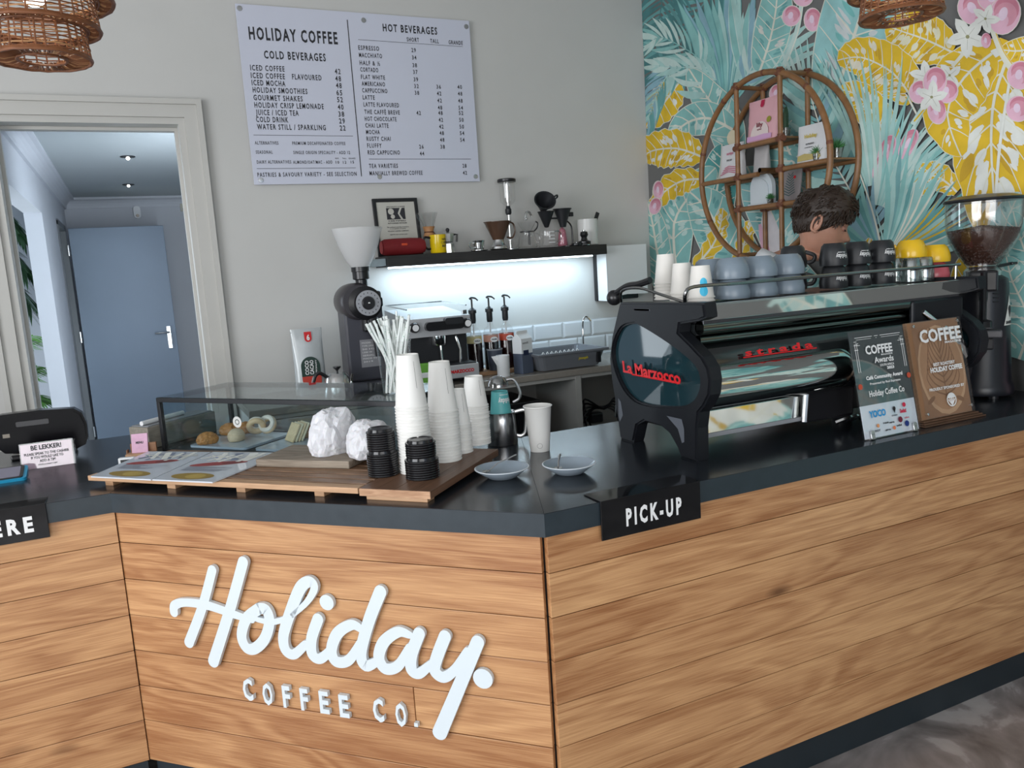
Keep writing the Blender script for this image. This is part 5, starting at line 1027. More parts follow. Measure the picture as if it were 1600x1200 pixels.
# ------------------------------------------------------------------ steel jug, teal cup, tall cup, saucers
J = onz(779, 698, 1.0); J += Vector((.03, .03, 0)); M_jug = mat('polished_jug_steel', (.66, .66, .67), .24, 1)
e = empty('steel_milk_jug', (J.x, J.y, 1.0005), 0, 'polished steel milk jug standing behind the wooden board', 'jug')
MB().lathe([(0, 0), (.050, 0), (.053, .004), (.049, .09), (.0475, .105), (.0495, .112), (.047, .112), (.0455, .105), (.047, .02), (0, .008)], 32).build('body', M_jug, e)
h = CR_; MB().tube(smooth_path([h*.047+Vector((0, 0, .108)), h*.078+Vector((0, 0, .113)), h*.086+Vector((0, 0, .10)), h*.080+Vector((0, 0, .04)), h*.066+Vector((0, 0, .024)), h*.050+Vector((0, 0, .026))]), .0048, 8, flat=1.4).build('handle', M_jug, e)
e = empty('teal_paper_cup', (J.x, J.y, 1.076), 0, 'teal upside-down printed paper cup nested in the steel jug', 'cup')
ct = MB(); ct.lathe([(.0395, .0), (.0405, .002), (.0395, .004), (.028, .108), (.026, .108), (.026, .103), (0, .103)], 30); ct.build('body', mat('teal_card', (.10, .42, .43), .45), e)
b = MB(); rf = lambda z: .0395-(.0115)*(z/.108); cyl_text(b, 'Holiday', .034, -1.35, .085, .016, flip=True, rfun=rf, sx=.75, bold=.03); cyl_text(b, 'coffee company', .034, -1.4, .10, .005, flip=True, rfun=rf); b.build('lettering', M_wtxt, e)
e = empty('clear_jug', (J.x-.004, J.y+.0, 1.2005), 0, 'small clear dome lid with steel handle above the teal cup', 'lid')
MB().lathe([(.036, 0), (.035, .012), (.026, .03), (.01, .036), (0, .037)], 24).build('dome', glassmat('smoky_dome', (.55, .52, .52), .05, .9), e)
MB().tube(smooth_path([h*.03+Vector((0, 0, .02)), h*.055+Vector((0, 0, .018)), h*.072+Vector((0, 0, -.02)), h*.07+Vector((0, 0, -.045)), h*.048+Vector((0, 0, -.058))]), .005, 8).build('handle', M_jug, e)
q = onz(844, 706, 1.0); q += (q-CAM).normalized()*.02
e = empty('tall_paper_cup', (q.x, q.y, 1.0005), 0, 'single tall empty white paper cup standing upright on counter', 'cup')
cup_mesh(.150, .0455, .0315, inv=False).build('body', M_paper, e)
b = MB(); a0 = -2.02; 
for k in range(18):
    a = 2*PI*k/18; a2 = 2*PI*(k+1)/18; R1 = .0087; rr = .0336; p_ = lambda ang, R_: (rr*math.cos(a0+R_*math.cos(ang)/rr), rr*math.sin(a0+R_*math.cos(ang)/rr), .022+R_*math.sin(ang)); 
    b.add([p_(a, R1), p_(a2, R1), p_(a2, R1*.86), p_(a, R1*.86)], [(0, 1, 2, 3)])
b.v = [(x*1.035, y*1.035, z) for x, y, z in b.v]; b.build('round_print', mat('pale_grey_print', (.45, .45, .44), .6), e)
def saucer(px, py, lb, sp, kind):
    q = onz(px, py, 1.0); e = empty('saucer', (q.x, q.y, 1.0004), 0, lb, 'saucer')
    R1 = .0775 if kind == 0 else .0765
    MB().lathe([(0, .004), (.030, .004), (.036, 0), (.042, .002), (.056, .012), (R1, .0275), (R1+.001, .029), (R1-.001, .0302), (.056, .016), (.040, .0085), (.025, .009), (0, .009)], 44).build('dish', mat('blue_grey_glaze', (.30, .36, .42), .15), e)
    MB().lathe([(R1-.0005, .0285), (R1+.0016, .0290), (R1+.0016, .0302), (R1-.0014, .0310)], 44).build('rim', mat('white_glaze', (.70, .75, .80), .2), e)
    s_ = empty('teaspoon', (q.x, q.y, 1.010), 0, sp, 'spoon')
    if kind == 0: A = onz(758, 738, 1.016)-s_.location; B = onz(806, 706, 1.055)-s_.location
    else: A = onz(872, 733, 1.015)-s_.location; B = onz(874, 702, 1.055)-s_.location
    A.z = .006; B.z = .036 if kind == 0 else .030; d = (B-A)
    L_ = .12/d.length if 0 else 1; B = A+d
    bw = MB(); ax = Vector((d.x, d.y, 0)).normalized(); M_ = Matrix(((ax.x, -ax.y, 0, A.x), (ax.y, ax.x, 0, A.y), (0, 0, 1, A.z), (0, 0, 0, 1))); bw.M = M_; bw.lathe([(0, -.003), (.5, -.002), (.85, .001), (1, .003), (.95, .0035), (0, -.001)], 20, sx=.019, sy=.012) if 0 else bw.lathe([(0, -.003), (.006, -.002), (.011, .001), (.0125, .003), (.0115, .0035), (0, -.0015)], 20, sx=1.5); bw.build('bowl', M_steel, s_)
    bh = MB(); bh.tube([A+ax*.015+Vector((0, 0, .003)), A.lerp(B, .4)+Vector((0, 0, .006)), B], [.002, .0025, .0042], 8, flat=.5); bh.build('handle', M_steel, s_)
saucer(785, 746, 'blue-grey saucer nearer the wooden board', 'teaspoon resting across saucer nearer the wooden board', 0)
saucer(890, 739, 'blue-grey saucer nearer the espresso machine', 'teaspoon standing up in saucer nearer espresso machine', 1)
# ------------------------------------------------------------------ left counter: till, sign, card reader, small things
e = empty('till_screen', (-.42, 3.40, 1.0), 0, 'bulky glossy black till screen seen from behind', 'till')
def onY(px, py, Y): q = pix(px, py, (0, Y, 0), (0, 1, 0)); return (q.x+.42, q.z-1)
pp = [onY(a, b_, 3.40) for a, b_ in ((-60, 662), (0, 649), (60, 641), (115, 638), (128, 645), (136, 662), (138, 682), (134, 694), (120, 701), (60, 702), (35, 709), (8, 709), (-5, 700), (-60, 705))]
b = MB(); b.prism([tuple(p) for p in pp], .0, .05, 'y', smooth=False); cx_ = sum(p[0] for p in pp)/len(pp); cz_ = sum(p[1] for p in pp)/len(pp)
b.prism([(cx_+(x-cx_)*.95, cz_+(z-cz_)*.9) for x, z in pp], -.012, .0, 'y'); b.build('housing', mat('gloss_black_shell', (.004, .004, .005), .22, spec=.15), e)
x0, z0 = onY(25, 668, 3.38); x1, z1 = onY(75, 652, 3.38); MB().prism(rrect(x0, x1, z0, z1-.005, .004), -.016, -.010, 'y').build('badge_plate', mat('dark_badge', (.03, .03, .033), .25), e)
b = MB(); b.box(-.06, .16, .05, .12, .0, .02, b=.006).box(.0, .10, .04, .08, .015, .09, b=.008); b.build('stand', M_black, e)
x0, z0 = onY(4, 684, 3.38); MB().box(x0, x0+.022, -.0135, -.0115, z0-.004, z0+.010).build('sticker', mat('tan_sticker', (.25, .22, .18), .6), e)
e = empty('tip_sign', (-.418, 3.231, 1.0), 0, 'small pale pink sign asking for tips before black till', 'sign')
T_ = RT(rx=-.16); b = MB(); b.M = T_; b.box(.0, .160, -.0015, .0015, 0, .088, b=.0005); b.build('card', mat('pale_pink_card', (.50, .36, .43), .45, noise=(18, .15, 0)), e)
b = MB(); b.M = T_; b.box(-.003, .163, -.005, -.003, 0, .092).box(.163, .166, -.005, .06, 0, .09); b.build('acrylic_holder', M_glass, e)
b = MB(); b.M = T_
for s_, z, h, w_ in (('BE LEKKER!', .066, .0155, .095), ('PLEASE SPEAK TO THE CASHIER', .048, .0085, .140), ('IF YOU WOULD LIKE TO', .035, .0085, .1), ('ADD A TIP!', .022, .0085, .05), ('HAVE A GREAT DAY', .010, .0045, .06)): text(b, s_, (.08, -.0054, z), X_, Z_, h, w=w_, align='c', bold=.03)
b.build('lettering', M_txt, e)
q = onz(8, 752, 1.0); e = empty('card_reader', (q.x-.03, q.y+.02, 1.0), 0, 'dark tablet card reader in a blue case on left counter', 'card reader')
T_ = RT(rx=.25); b = MB(); b.M = T_; b.prism(rrect(-.11, .095, -.05, .05, .012), .006, .022, 'z'); b.build('case', mat('bright_blue_case', (.02, .30, .52), .35), e)
b = MB(); b.M = T_; b.prism(rrect(-.105, .085, -.043, .046, .008), .022, .025, 'z'); b.build('bezel', M_black, e); b = MB(); b.M = T_; b.prism(rrect(-.1, .075, -.036, .040, .004), .025, .0256, 'z'); b.build('screen', mat('grey_lcd', (.20, .19, .26), .12), e)
MB().box(-.10, .09, -.05, .055, 0, .008, b=.002).build('stand', mat('bright_blue_case', (.02, .3, .52), .35), e)
q = onz(200, 728, 1.0); e = empty('thermometer', (q.x, q.y+.005, 1.0), -.3, 'tiny white digital thermometer beside the slatted tray', 'thermometer')
MB().box(-.028, .028, -.01, .01, 0, .03, b=.004).build('case', M_white, e); MB().box(-.019, .017, -.0108, -.0098, .006, .024).build('display', M_blackm, e)
q = onz(222, 716, 1.0); e = empty('card_holder', (q.x, q.y+.02, 1.0), TA+.5, 'small wooden holder with pink loyalty cards left of case', 'card holder')
MB().box(-.05, .04, -.022, .022, 0, .018, b=.002).build('base', M_lwood, e); MB().box(-.052, -.048, -.0, .02, .0, .03).box(-.04, .05, .012, .022, .015, .05, b=.001).build('back_rest', wood('dark_holder_wood', (.16, .07, .03), (.3, .15, .07), .5), e)
b = MB(); b.M = RT(loc=(-.004, .002, .016), rx=-.22); b.box(-.028, .028, -.004, .004, 0, .07, b=.0005); b.build('card', mat('pink_card', (.62, .36, .50), .5, noise=(40, .2, 0)), e)
b = MB(); b.M = RT(loc=(-.004, .002, .016), rx=-.22); text(b, 'MENU', (0, -.0046, .034), X_, Z_, .008, w=.026, align='c', bold=.04); b.build('lettering', M_txt, e)
cc = CO-CU*.115+CV*.17; e = empty('taupe_box', (cc.x, cc.y, 1.0), math.atan2(CV.y, CV.x), 'long taupe wooden box behind the left end of case', 'box')
MB().box(-.17, .17, -.05, .05, 0, .085, b=.003).build('body', wood('taupe_box_wood', (.20, .18, .15), (.33, .30, .25), .6, 2), e); MB().box(-.16, .16, -.045, .045, .0855, .089).build('lid', M_grey, e)
MB().tube([(-.16, -.01, .098), (.06, .01, .098)], .009, 10).build('paper_roll', M_white, e)
# ------------------------------------------------------------------ large espresso machine on the right counter
M_mach = mat('satin_black_casting', (.008, .009, .012), .42, spec=.35); M_mirror = mat('polished_mirror_steel', (.66, .68, .66), .045, 1, noise=(3, 0, .015)); M_dkmir = mat('dark_polished_steel', (.16, .18, .17), .07, 1)
MX0, MX1 = 1.435, 2.64
mach = empty('espresso_machine', (MX0, 1.80, 1.0005), 0, 'large black and chrome espresso machine with oval glass end panel', 'espresso machine')
def mp(mb, n, m, lb=None): o = mb.build(n, m, mach, label=lb); o.location = (-MX0, -1.80, -1.0005); return o
out = [(2.229, 1.461), (1.802, 1.466), (1.795, 1.424), (1.828, 1.414), (1.915, 1.402), (1.922, 1.376), (1.867, 1.344), (1.818, 1.313), (1.791, 1.283), (1.783, 1.247), (1.79, 1.205), (1.815, 1.17), (1.84, 1.148), (1.850, 1.10), (1.853, 1.0005), (1.931, 1.0005), (1.945, 1.025), (1.983, 1.063), (2.04, 1.084), (2.116, 1.083), (2.160, 1.062), (2.185, 1.0005), (2.262, 1.0005), (2.278, 1.098), (2.300, 1.2), (2.306, 1.271), (2.285, 1.348)]
win = [(2.146, 1.395), (2.072, 1.374), (1.952, 1.332), (1.863, 1.291), (1.832, 1.256), (1.837, 1.214), (1.876, 1.172), (1.962, 1.150), (2.133, 1.140), (2.223, 1.175), (2.278, 1.251), (2.278, 1.316), (2.225, 1.378)]
win = [(v.x, v.y) for v in smooth_path([(a, b, 0) for a, b in win+[win[0]]], 4)[:-1]]
def panel(x0, x1, name='side_panel'):
    bm = bmesh.new(); bmf = []
    ov = [bm.verts.new((0, a, b)) for a, b in out]; wv = [bm.verts.new((0, a, b)) for a, b in win]
    es = [bm.edges.new((ov[i], ov[(i+1) % len(ov)])) for i in range(len(ov))]+[bm.edges.new((wv[i], wv[(i+1) % len(wv)])) for i in range(len(wv))]
    bmesh.ops.triangle_fill(bm, edges=es, use_beauty=True); bmesh.ops.recalc_face_normals(bm, faces=bm.faces[:])
    g = bmesh.ops.extrude_face_region(bm, geom=bm.faces[:]); vs = [v for v in g['geom'] if isinstance(v, bmesh.types.BMVert)]; bmesh.ops.translate(bm, verts=vs, vec=(x1-x0, 0, 0))
    for v in bm.verts: v.co.x += x0
    sharp = [e for e in bm.edges if len(e.link_faces) == 2 and e.calc_face_angle(0) > .9 and abs(e.verts[0].co.x-e.verts[1].co.x) < 1e-6]
    bmesh.ops.bevel(bm, geom=sharp, offset=.006, segments=2, affect='EDGES'); bm.verts.index_update()
    mb = MB(); mb.add([v.co.copy() for v in bm.verts], [[v.index for v in f.verts] for f in bm.faces]); bm.free(); return mp(mb, name, M_mach)
panel(MX0, MX0+.05); panel(MX1-.05, MX1)
def glass_end(x0, x1):
    o = mp(MB().prism([(a, b) for a, b in win], x0, x1, 'x'), 'end_window', glass_end_m); return o
glass_end_m = mat('dark_teal_end_glass', (.010, .030, .038), .03, 0, coat=0, spec=.32)
glass_end(MX0+.014, MX0+.03); glass_end(MX1-.03, MX1-.014)
b = MB()
for (y, z, w_, h_) in ((2.10, 1.437, .085, .006),): b.box(MX0-.0015, MX0+.002, y-w_/2, y+w_/2, z, z+h_)
b.box(MX0-.0015, MX0+.002, 2.06, 2.142, 1.437, 1.4435); b.add([(MX0-.001, 2.26, 1.14), (MX0-.001, 2.245, 1.13), (MX0-.001, 2.235, 1.085), (MX0-.001, 2.255, 1.06), (MX0-.001, 2.262, 1.08)], [(0, 1, 2, 3, 4)]); mp(b, 'cast_slot', mat('grey_cast_facet', (.10, .11, .13), .35))
mp(MB().add([(MX0-.001, 1.99, 1.118), (MX0-.001, 1.935, 1.085), (MX0-.001, 1.918, 1.045), (MX0-.001, 1.906, 1.05), (MX0-.001, 1.905, 1.09), (MX0-.001, 1.915, 1.118)], [(0, 1, 2, 3, 4, 5)]), 'leg_recess', mat('grey_cast_facet', (.1, .11, .13), .35))
# La Marzocco lettering on the end glass, strada on the back panel
b = MB(); P0 = pix(976, 575, (MX0, 0, 0), (1, 0, 0)); P1 = pix(1066, 594, (MX0, 0, 0), (1, 0, 0)); uy_ = (P1-P0); L_ = uy_.length; uy_.normalize()
text(b, 'La Marzocco', P0+Vector((-.004, 0, -.012)), uy_, (0, .12, 1), .036, w=L_, bold=.025, th=.002); b.tube([P0+Vector((-.004, -.05, -.016)), P1+Vector((-.004, .01, -.010))], .0028, 6); mp(b, 'end_lettering', M_red)
b = MB(); YS = 1.845
text(b, 's t r a d a', (1.615, YS-.006, 1.294), (1, 0, 0), (0, .25, 1), .019, w=.265, bold=.02, th=.003)
b.tube([(1.61, YS-.003, 1.290), (1.90, YS-.003, 1.290)], .002, 6)
mp(b, 'back_lettering', M_red)
# back (customer side): mirror band, polished rails, upper dark panel, big polished half barrel
bx0, bx1 = MX0+.05, MX1-.05
mp(MB().box(bx0, bx1+.045, 1.865, 1.872, 1.408, 1.452, b=.001), 'mirror_band', M_mirror)
mp(MB().box(bx0, bx1, 1.866, 2.27, 1.395, 1.449, b=.002), 'top_tray', mat('tray_dark_steel', (.10, .10, .11), .25, .8))
mp(MB().box(bx0, bx1+.045, 1.858, 1.878, 1.4515, 1.4565, b=.001), 'tray_rim', M_steel)
for z, y, r in ((1.387, 1.884, .021), (1.350, 1.893, .014)): mp(MB().tube([(bx0, y, z), (bx1, y, z)], r, 22), 'polished_rail', M_dkmir)
ba = [(1.90, 1.400), (1.90, 1.335), (1.868, 1.325), (1.852, 1.285)]+[(1.915+.088*math.cos(math.radians(a)), 1.205+.075*math.sin(math.radians(a))) for a in range(140, 245, 8)]+[(1.90, 1.135), (2.25, 1.135), (2.27, 1.40)]
pb_ = MB(); n = len(ba); vs = [(bx0, a, b_) for a, b_ in ba]+[(bx1, a, b_) for a, b_ in ba]; pb_.add(vs, [tuple(range(n))[::-1], tuple(range(n, 2*n))]+[(i, (i+1) % n, n+(i+1) % n, n+i) for i in range(n)], None, True); mp(pb_, 'body', mat('dark_body_panel', (.012, .014, .015), .12, .0, coat=.8))
bar = [(1.908+.098*math.cos(math.radians(a)), 1.212+.079*math.sin(math.radians(a))) for a in range(118, 252, 6)]
pb_ = MB(); n = len(bar); NX = 24; vs = []
for j in range(NX+1):
    x = bx0+.002+(2.08-bx0)*j/NX
    for a, b_ in bar: vs.append((x, a, b_))
# right end rounded off like the photographed barrel
for j in range(NX+1):
    t = max(0, (j/NX-.86)/.14); k = math.sqrt(max(0, 1-t*t))
    for i in range(n): x, a, b_ = vs[j*n+i]; vs[j*n+i] = (x, 1.86+(a-1.86)*k if k < 1 else a, 1.212+(b_-1.212)*k)
pb_.add(vs, [(j*n+i, j*n+i+1, (j+1)*n+i+1, (j+1)*n+i) for j in range(NX) for i in range(n-1)], None, True); mp(pb_, 'polished_barrel', M_mirror)
mp(MB().box(bx0-.02, 1.90, 1.888, 1.893, 1.068, 1.138, b=.001), 'lower_mirror_panel', M_mirror); mp(MB().box(bx0-.02, 1.90, 1.884, 1.896, 1.055, 1.068, b=.002), 'lower_trim', M_grey)
mp(MB().box(1.49, 2.58, 1.90, 2.2, 1.06, 1.14, b=.004), 'drip_tray', M_blackm)
mp(MB().box(1.88, 2.10, 1.875, 1.99, 1.045, 1.15, b=.01), 'pump_box', M_black)
mp(MB().tube([(1.875, 1.87, 1.055), (1.885, 1.87, 1.15)], .009, 8), 'front_strut', M_steel)
for i, x in enumerate((2.14, 2.30)): mp(MB().ball((x, 1.87, 1.215), .052, seg=20, sz=.9, sy=.6), 'round_boss', M_dkmir)
b = MB(); 
for k in range(3): b.tube(smooth_path([(2.02+k*.03, 1.88, 1.03), (2.06+k*.03, 1.86, 1.045), (2.12+k*.03, 1.88, 1.04), (2.16+k*.03, 1.9, 1.02)]), .007, 6)
mp(b, 'braided_hose', M_steel)
for i, x in enumerate((2.20, 2.44)):
    mp(MB().lathe([(0, 0), (.03, 0), (.034, .01), (.03, .05), (.02, .06), (0, .06)], 16, c=(x, 2.02, 1.0005)), 'adjustable_foot', M_blackm)
mp(MB().tube(smooth_path([(2.40, 1.86, 1.36), (2.46, 1.83, 1.30), (2.52, 1.82, 1.24), (2.56, 1.83, 1.2)]), [.012]*6+[.018]*7+[.022]*6, 10), 'paddle_lever', M_chrome)
mp(MB().box(2.35, 2.60, 1.855, 1.875, 1.31, 1.40, b=.008), 'right_cowl', M_mach)
# cup rail
b = MB(); RY = 1.885; rz = lambda x: 1.508
b.tube(smooth_path([(1.452, RY+.02, 1.463), (1.440, RY+.0, 1.492), (1.470, RY, 1.508), (1.60, RY, 1.508)], 4), .0055, 8); b.tube([(1.59, RY, 1.508), (2.62, RY, 1.508)], .0055, 8)
b.tube(smooth_path([(1.455, RY+.02, 1.463), (1.43, 2.0, 1.49), (1.428, 2.1, 1.508), (1.43, 2.2, 1.500), (1.45, 2.24, 1.463)], 5), .0045, 8); b.tube([(2.60, RY, 1.508), (2.60, RY, 1.455)], .005, 8); mp(b, 'cup_rail', mat('dark_rail_steel', (.30, .30, .30), .2, 1))
mp(MB().ball((1.452, 2.285, 1.475), .026, seg=18).tube(smooth_path([(1.452, 2.27, 1.49), (1.455, 2.21, 1.512), (1.46, 2.15, 1.518), (1.47, 2.1, 1.53)]), .011, 8), 'steam_knob', M_black)
mp(MB().tube([(1.50, 2.28, 1.2), (1.50, 2.36, 1.16), (1.50, 2.38, 1.05)], .008, 8), 'steam_wand', M_chrome)
for x in (1.75, 2.05, 2.35): mp(MB().lathe([(0, 0), (.035, 0), (.038, .02), (.038, .08), (0, .08)], 20, c=(x, 2.31, 1.18)).tube([(x, 2.34, 1.19), (x, 2.47, 1.17)], .014, 10), 'group_head', M_steel)
# ------------------------------------------------------------------ cups on the machine (tray top z = 1.452)
ZM = 1.4572
M_bag = mat('cream_paper_cup', (.80, .77, .72), .55)
def wcups(xy, hts, grp, nm, dots=None):
    x, y = xy; H1 = .098; pro = cup_mesh(H1, .040, .028).build('takeaway_cup', M_bag); z = ZM
    for i in range(hts):
        o = pro if i == 0 else pro.copy()
        if i: link(o)
        o.location = (x, y, z); z += .0105; tag(o, ('uppermost cup of the %s' if i == hts-1 else 'nested cup under the top of the %s') % nm if i >= hts-2 else '%s cup up from the tray in the %s' % (('lowest', 'second', 'third', 'fourth')[i], nm), 'cup', grp)
    if dots:
        o_ = o
        for (a, zz, rr, cm) in dots:
            b = MB(); R1 = lambda z_: .040-.012*(z_/H1)+.0005; n = 14; c0 = (R1(zz)*math.cos(a), R1(zz)*math.sin(a), zz); vs = [c0]
            for k in range(n): q = zz+rr*math.sin(2*PI*k/n); aa = a+rr*.8*math.cos(2*PI*k/n)/R1(zz); vs.append((R1(q)*math.cos(aa), R1(q)*math.sin(aa), q))
            b.add(vs, [(0, 1+k, 1+(k+1) % n) for k in range(n)]); b.build('printed_dot', cm, o_)
wcups((1.622, 2.225), 6, 'cream cups in the tall stack on the machine', 'tall cream cup stack at machine left')
wcups((1.600, 2.11), 3, 'cream cups in the middle stack on the machine', 'middle cream cup stack with yellow dot', [(-1.15, .045, .013, mat('yellow_dot', (.8, .6, .05), .5)), (-1.2, .02, .011, mat('lilac_dot', (.65, .5, .75), .5))])
wcups((1.575, 1.985), 2, 'cream cups in the short stack on the machine', 'short cream cup stack with blue dot', [(-2.0, .048, .014, mat('blue_dot', (.05, .5, .75), .5)), (-2.02, .022, .016, mat('blue_dot', (.05, .5, .75), .5))])
M_gc = mat('grey_blue_cup_glaze', (.20, .25, .30), .3); M_bc = mat('matte_black_cup', (.018, .019, .022), .42)
def round_cup(nm, H1, rt, rb, m, print_=None, handle=None):
    """upside-down cup: rim at z=0, foot at the top, with print and handle as parts"""
    e = empty(nm, (0, 0, 0)); b = MB(); pr = [(rt-.004, .004), (rt-.003, .0005), (rt, 0), (rt+.0005, .003), (rt+.001, H1*.3), (rt*.93, H1*.62), (rb*1.25, H1*.88), (rb*1.05, H1*.96), (rb, H1), (rb-.004, H1), (rb-.006, H1-.003), (0, H1-.003)]; b.lathe(pr, 36); b.lathe([(rt-.004, .003), (rt-.004, H1*.4), (rb, H1*.85), (0, H1*.9)], 30); b.build('body', m, e)
    if handle: b = MB(); b.tube(smooth_path([(rt*.95, 0, H1*.2), (rt+.022, 0, H1*.24), (rt+.028, 0, H1*.5), (rt*.92, 0, H1*.68)]), .0055, 8, flat=1.3); b.build('handle', m, e)
    if print_:
        b = MB(); rf = lambda z: (rt+.0012) if z < H1*.3 else rt+.0012-(rt*.07)*(z/H1-.3)/.32
        cyl_text(b, print_, rt, -1.9, H1*.5, .014, flip=True, rfun=rf, sx=.7, bold=.02); cyl_text(b, 'coffee company', rt, -1.9, H1*.60, .004, flip=True, rfun=rf); b.build('lettering', M_wtxt, e)
    return e
def place(pro, first, loc, rz, lb, cat, grp):
    o = pro if first else copy_tree(pro); o.location = loc; o.rotation_euler = (0, 0, rz); tag(o, lb, cat, grp); return o
gc = round_cup('grey_cup', .064, .054, .034, M_gc, None, True)
k = 0
for row, y0 in enumerate((1.985, 2.115)):
    for i, x in enumerate((1.695, 1.812, 1.930)):
        for lv in range(2):
            wn = ('leftmost', 'middle', 'rightmost')[i]; rn = ('front', 'back')[row]; ln = ('lower', 'upper')[lv]
            if row and i == 2 and lv: continue
            place(gc, k == 0, (x+row*.02, y0+(.004*i), ZM+lv*.0615), 1.0+.15*i if not row else 2.6, '%s grey-blue cup of the %s %s pair on machine' % (ln, wn, rn), 'cup', 'grey-blue cups on the machine'); k += 1
bc = round_cup('black_cup', .076, .046, .031, M_bc, 'Holiday', True); k = 0
for i, x in enumerate((2.175, 2.285, 2.405)):
    for lv in range(2):
        place(bc, k == 0, (x, 2.03-.0*i, ZM+lv*.0755), .15, '%s black printed cup of the %s pair on machine' % (('lower', 'upper')[lv], ('left', 'middle', 'right')[i]), 'cup', 'black cups on the machine'); k += 1
place(bc, False, (2.10, 2.14, ZM+.0755), -.5, 'black cup with open handle showing beside grey cups', 'cup', 'black cups on the machine'); place(bc, False, (2.10, 2.14, ZM), -.5, 'black cup under the handled one beside grey cups', 'cup', 'black cups on the machine')
gl = empty('glass_tumbler'); b = MB(); b.lathe([(.036, 0), (.037, .004), (.034, .05), (.029, .08), (.026, .083), (0, .083)], 16); b.lathe([(.034, .001), (.031, .05), (.026, .074), (0, .076)], 16); b.build('body', glassmat('tumbler_glass', (.88, .93, .92), .03, 1.2), gl)
for i, (x, y) in enumerate(((2.488, 1.975), (2.515, 2.06), (2.565, 1.985), (2.590, 2.07))): place(gl, i == 0, (x, y, ZM), i*.4, 'upside-down glass tumbler, %s of four on machine' % ('front left', 'back left', 'front right', 'back right')[i], 'glass', 'glass tumblers on the machine')
pk = round_cup('cappuccino_cup', .060, .050, .030, mat('coral_pink_glaze', (.62, .12, .15), .22)); yk = round_cup('cappuccino_cup', .062, .052, .033, mat('bright_yellow_glaze', (.85, .52, .02), .18), None, True)
place(pk, True, (2.575, 1.915+.0, ZM) if 0 else (2.668, 2.02, ZM), 0, 'coral pink cup under yellow cup at machine right', 'cup', None); place(yk, True, (2.668, 2.02, ZM+.0605), 2.8, 'yellow cup on top of the coral pink cup', 'cup', 'yellow cups on the machine'); place(yk, False, (2.555, 2.03, ZM+.0835), 2.4, 'yellow cup resting across the glass tumblers', 'cup', 'yellow cups on the machine')
mp(MB().box(MX1-.03, MX1+.10, 1.95, 2.12, 1.440, 1.452, b=.002), 'tray_extension', M_blackm)
# ------------------------------------------------------------------ coffee grinder at the right
G = (2.885, 1.985, 1.0005); e = empty('coffee_grinder', G, 0, 'tall black coffee grinder with hopper full of roasted beans', 'grinder')
b = MB(); b.lathe([(0, .012), (.112, .012), (.115, .02), (.112, .045), (.104, .06), (.088, .42), (.084, .44), (.06, .455), (0, .455)], 36); b.build('body', mat('grinder_black', (.014, .015, .02), .32), e)
for i in range(3): a = i*2.09-2; MB().lathe([(0, 0), (.018, 0), (.018, .013), (0, .013)], 12, c=(.085*math.cos(a), .085*math.sin(a), 0)).build('foot', M_black, e)
MB().lathe([(.05, .452), (.062, .452), (.064, .47), (.058, .478), (.045, .486)], 24).build('collar_ring', M_steel, e)
MB().lathe([(.04, .478), (.05, .485), (.085, .53), (.116, .585), (.126, .64), (.128, .725), (.126, .725), (.124, .64), (.113, .586), (.082, .532), (.046, .49)], 40, M_glass).build('hopper', glassmat('hopper_plastic', (.86, .87, .84), .03, .9), e)
MB().lathe([(0, .728), (.10, .728), (.133, .724), (.136, .728), (.134, .735), (.09, .748), (.03, .752), (0, .752)], 40).build('hopper_lid', M_black, e)
# beans: one heap surface plus a layer of single beans
def bean(mb, c, R_): mb.ball(c, .0052, seg=6, sz=.62, sx=1.0, sy=.75, R=R_)
b = MB(); b.lathe([(.042, .492), (.078, .534), (.108, .588), (.118, .618), (.06, .632), (0, .636)], 24)
r = random.Random(2); hopper_r = lambda z: .042+(.118-.042)*min(1, ((z-.49)/.13))**.72
for i in range(1500):
    a = r.uniform(0, 2*PI)
    if i < 1000: z = r.uniform(.497, .622); rr = hopper_r(z)-.001
    else: rr = .112*math.sqrt(r.random()); z = .637-.016*rr/.11
    bean(b, (rr*math.cos(a), rr*math.sin(a), z), Matrix.Rotation(r.uniform(0, 3), 3, 'X') @ Matrix.Rotation(r.uniform(0, 3), 3, 'Z'))
b.build('roasted_beans', mat('roasted_coffee_bean', (.055, .024, .016), .35, noise=(90, .3, 0)), e, kind='stuff')
hd = Vector((-.80, -.60, 0)); hs = Vector((.6, -.8, 0))
b = MB(); ang_ = math.atan2(hd.y, hd.x); b.M = RT(rz=ang_+PI/2)
b.box(-.045, .045, -.13, -.04, .40, .475, b=.008); b.tube(smooth_path([(0, -.115, .47), (0, -.12, .36), (.0, -.118, .30), (0, -.12, .27)]), [.024]*6+[.020]*7+[.05]*6, 12, flat=.6); b.build('dosing_head', M_black, e)
b = MB(); b.M = RT(rz=ang_+PI/2); b.box(-.06, .06, -.16, -.09, .235, .262, b=.005); b.build('fork_plate', mat('grey_fork', (.10, .10, .11), .3), e)
b = MB(); b.M = RT(rz=ang_+PI/2); b.box(-.035, .035, -.145, -.095, .19, .234, b=.006); b.build('fork_base', M_blackm, e)
MB().tube([(.04, -.03, .485), (.10, -.05, .492)], .006, 8).box(.085, .115, -.06, -.04, .487, .497, b=.003).build('grind_lever', M_black, e)
fd = Vector((-.25, -.97, 0)).normalized(); fs_ = Vector((-fd.y, fd.x, 0)); tri = MB()
def grf(z): return .104-(.016)*((z-.06)/.36)+.0012
def tript(u, z, ex=0): a = -1.28+u/grf(z); return ((grf(z)+ex)*math.cos(a), (grf(z)+ex)*math.sin(a), z)
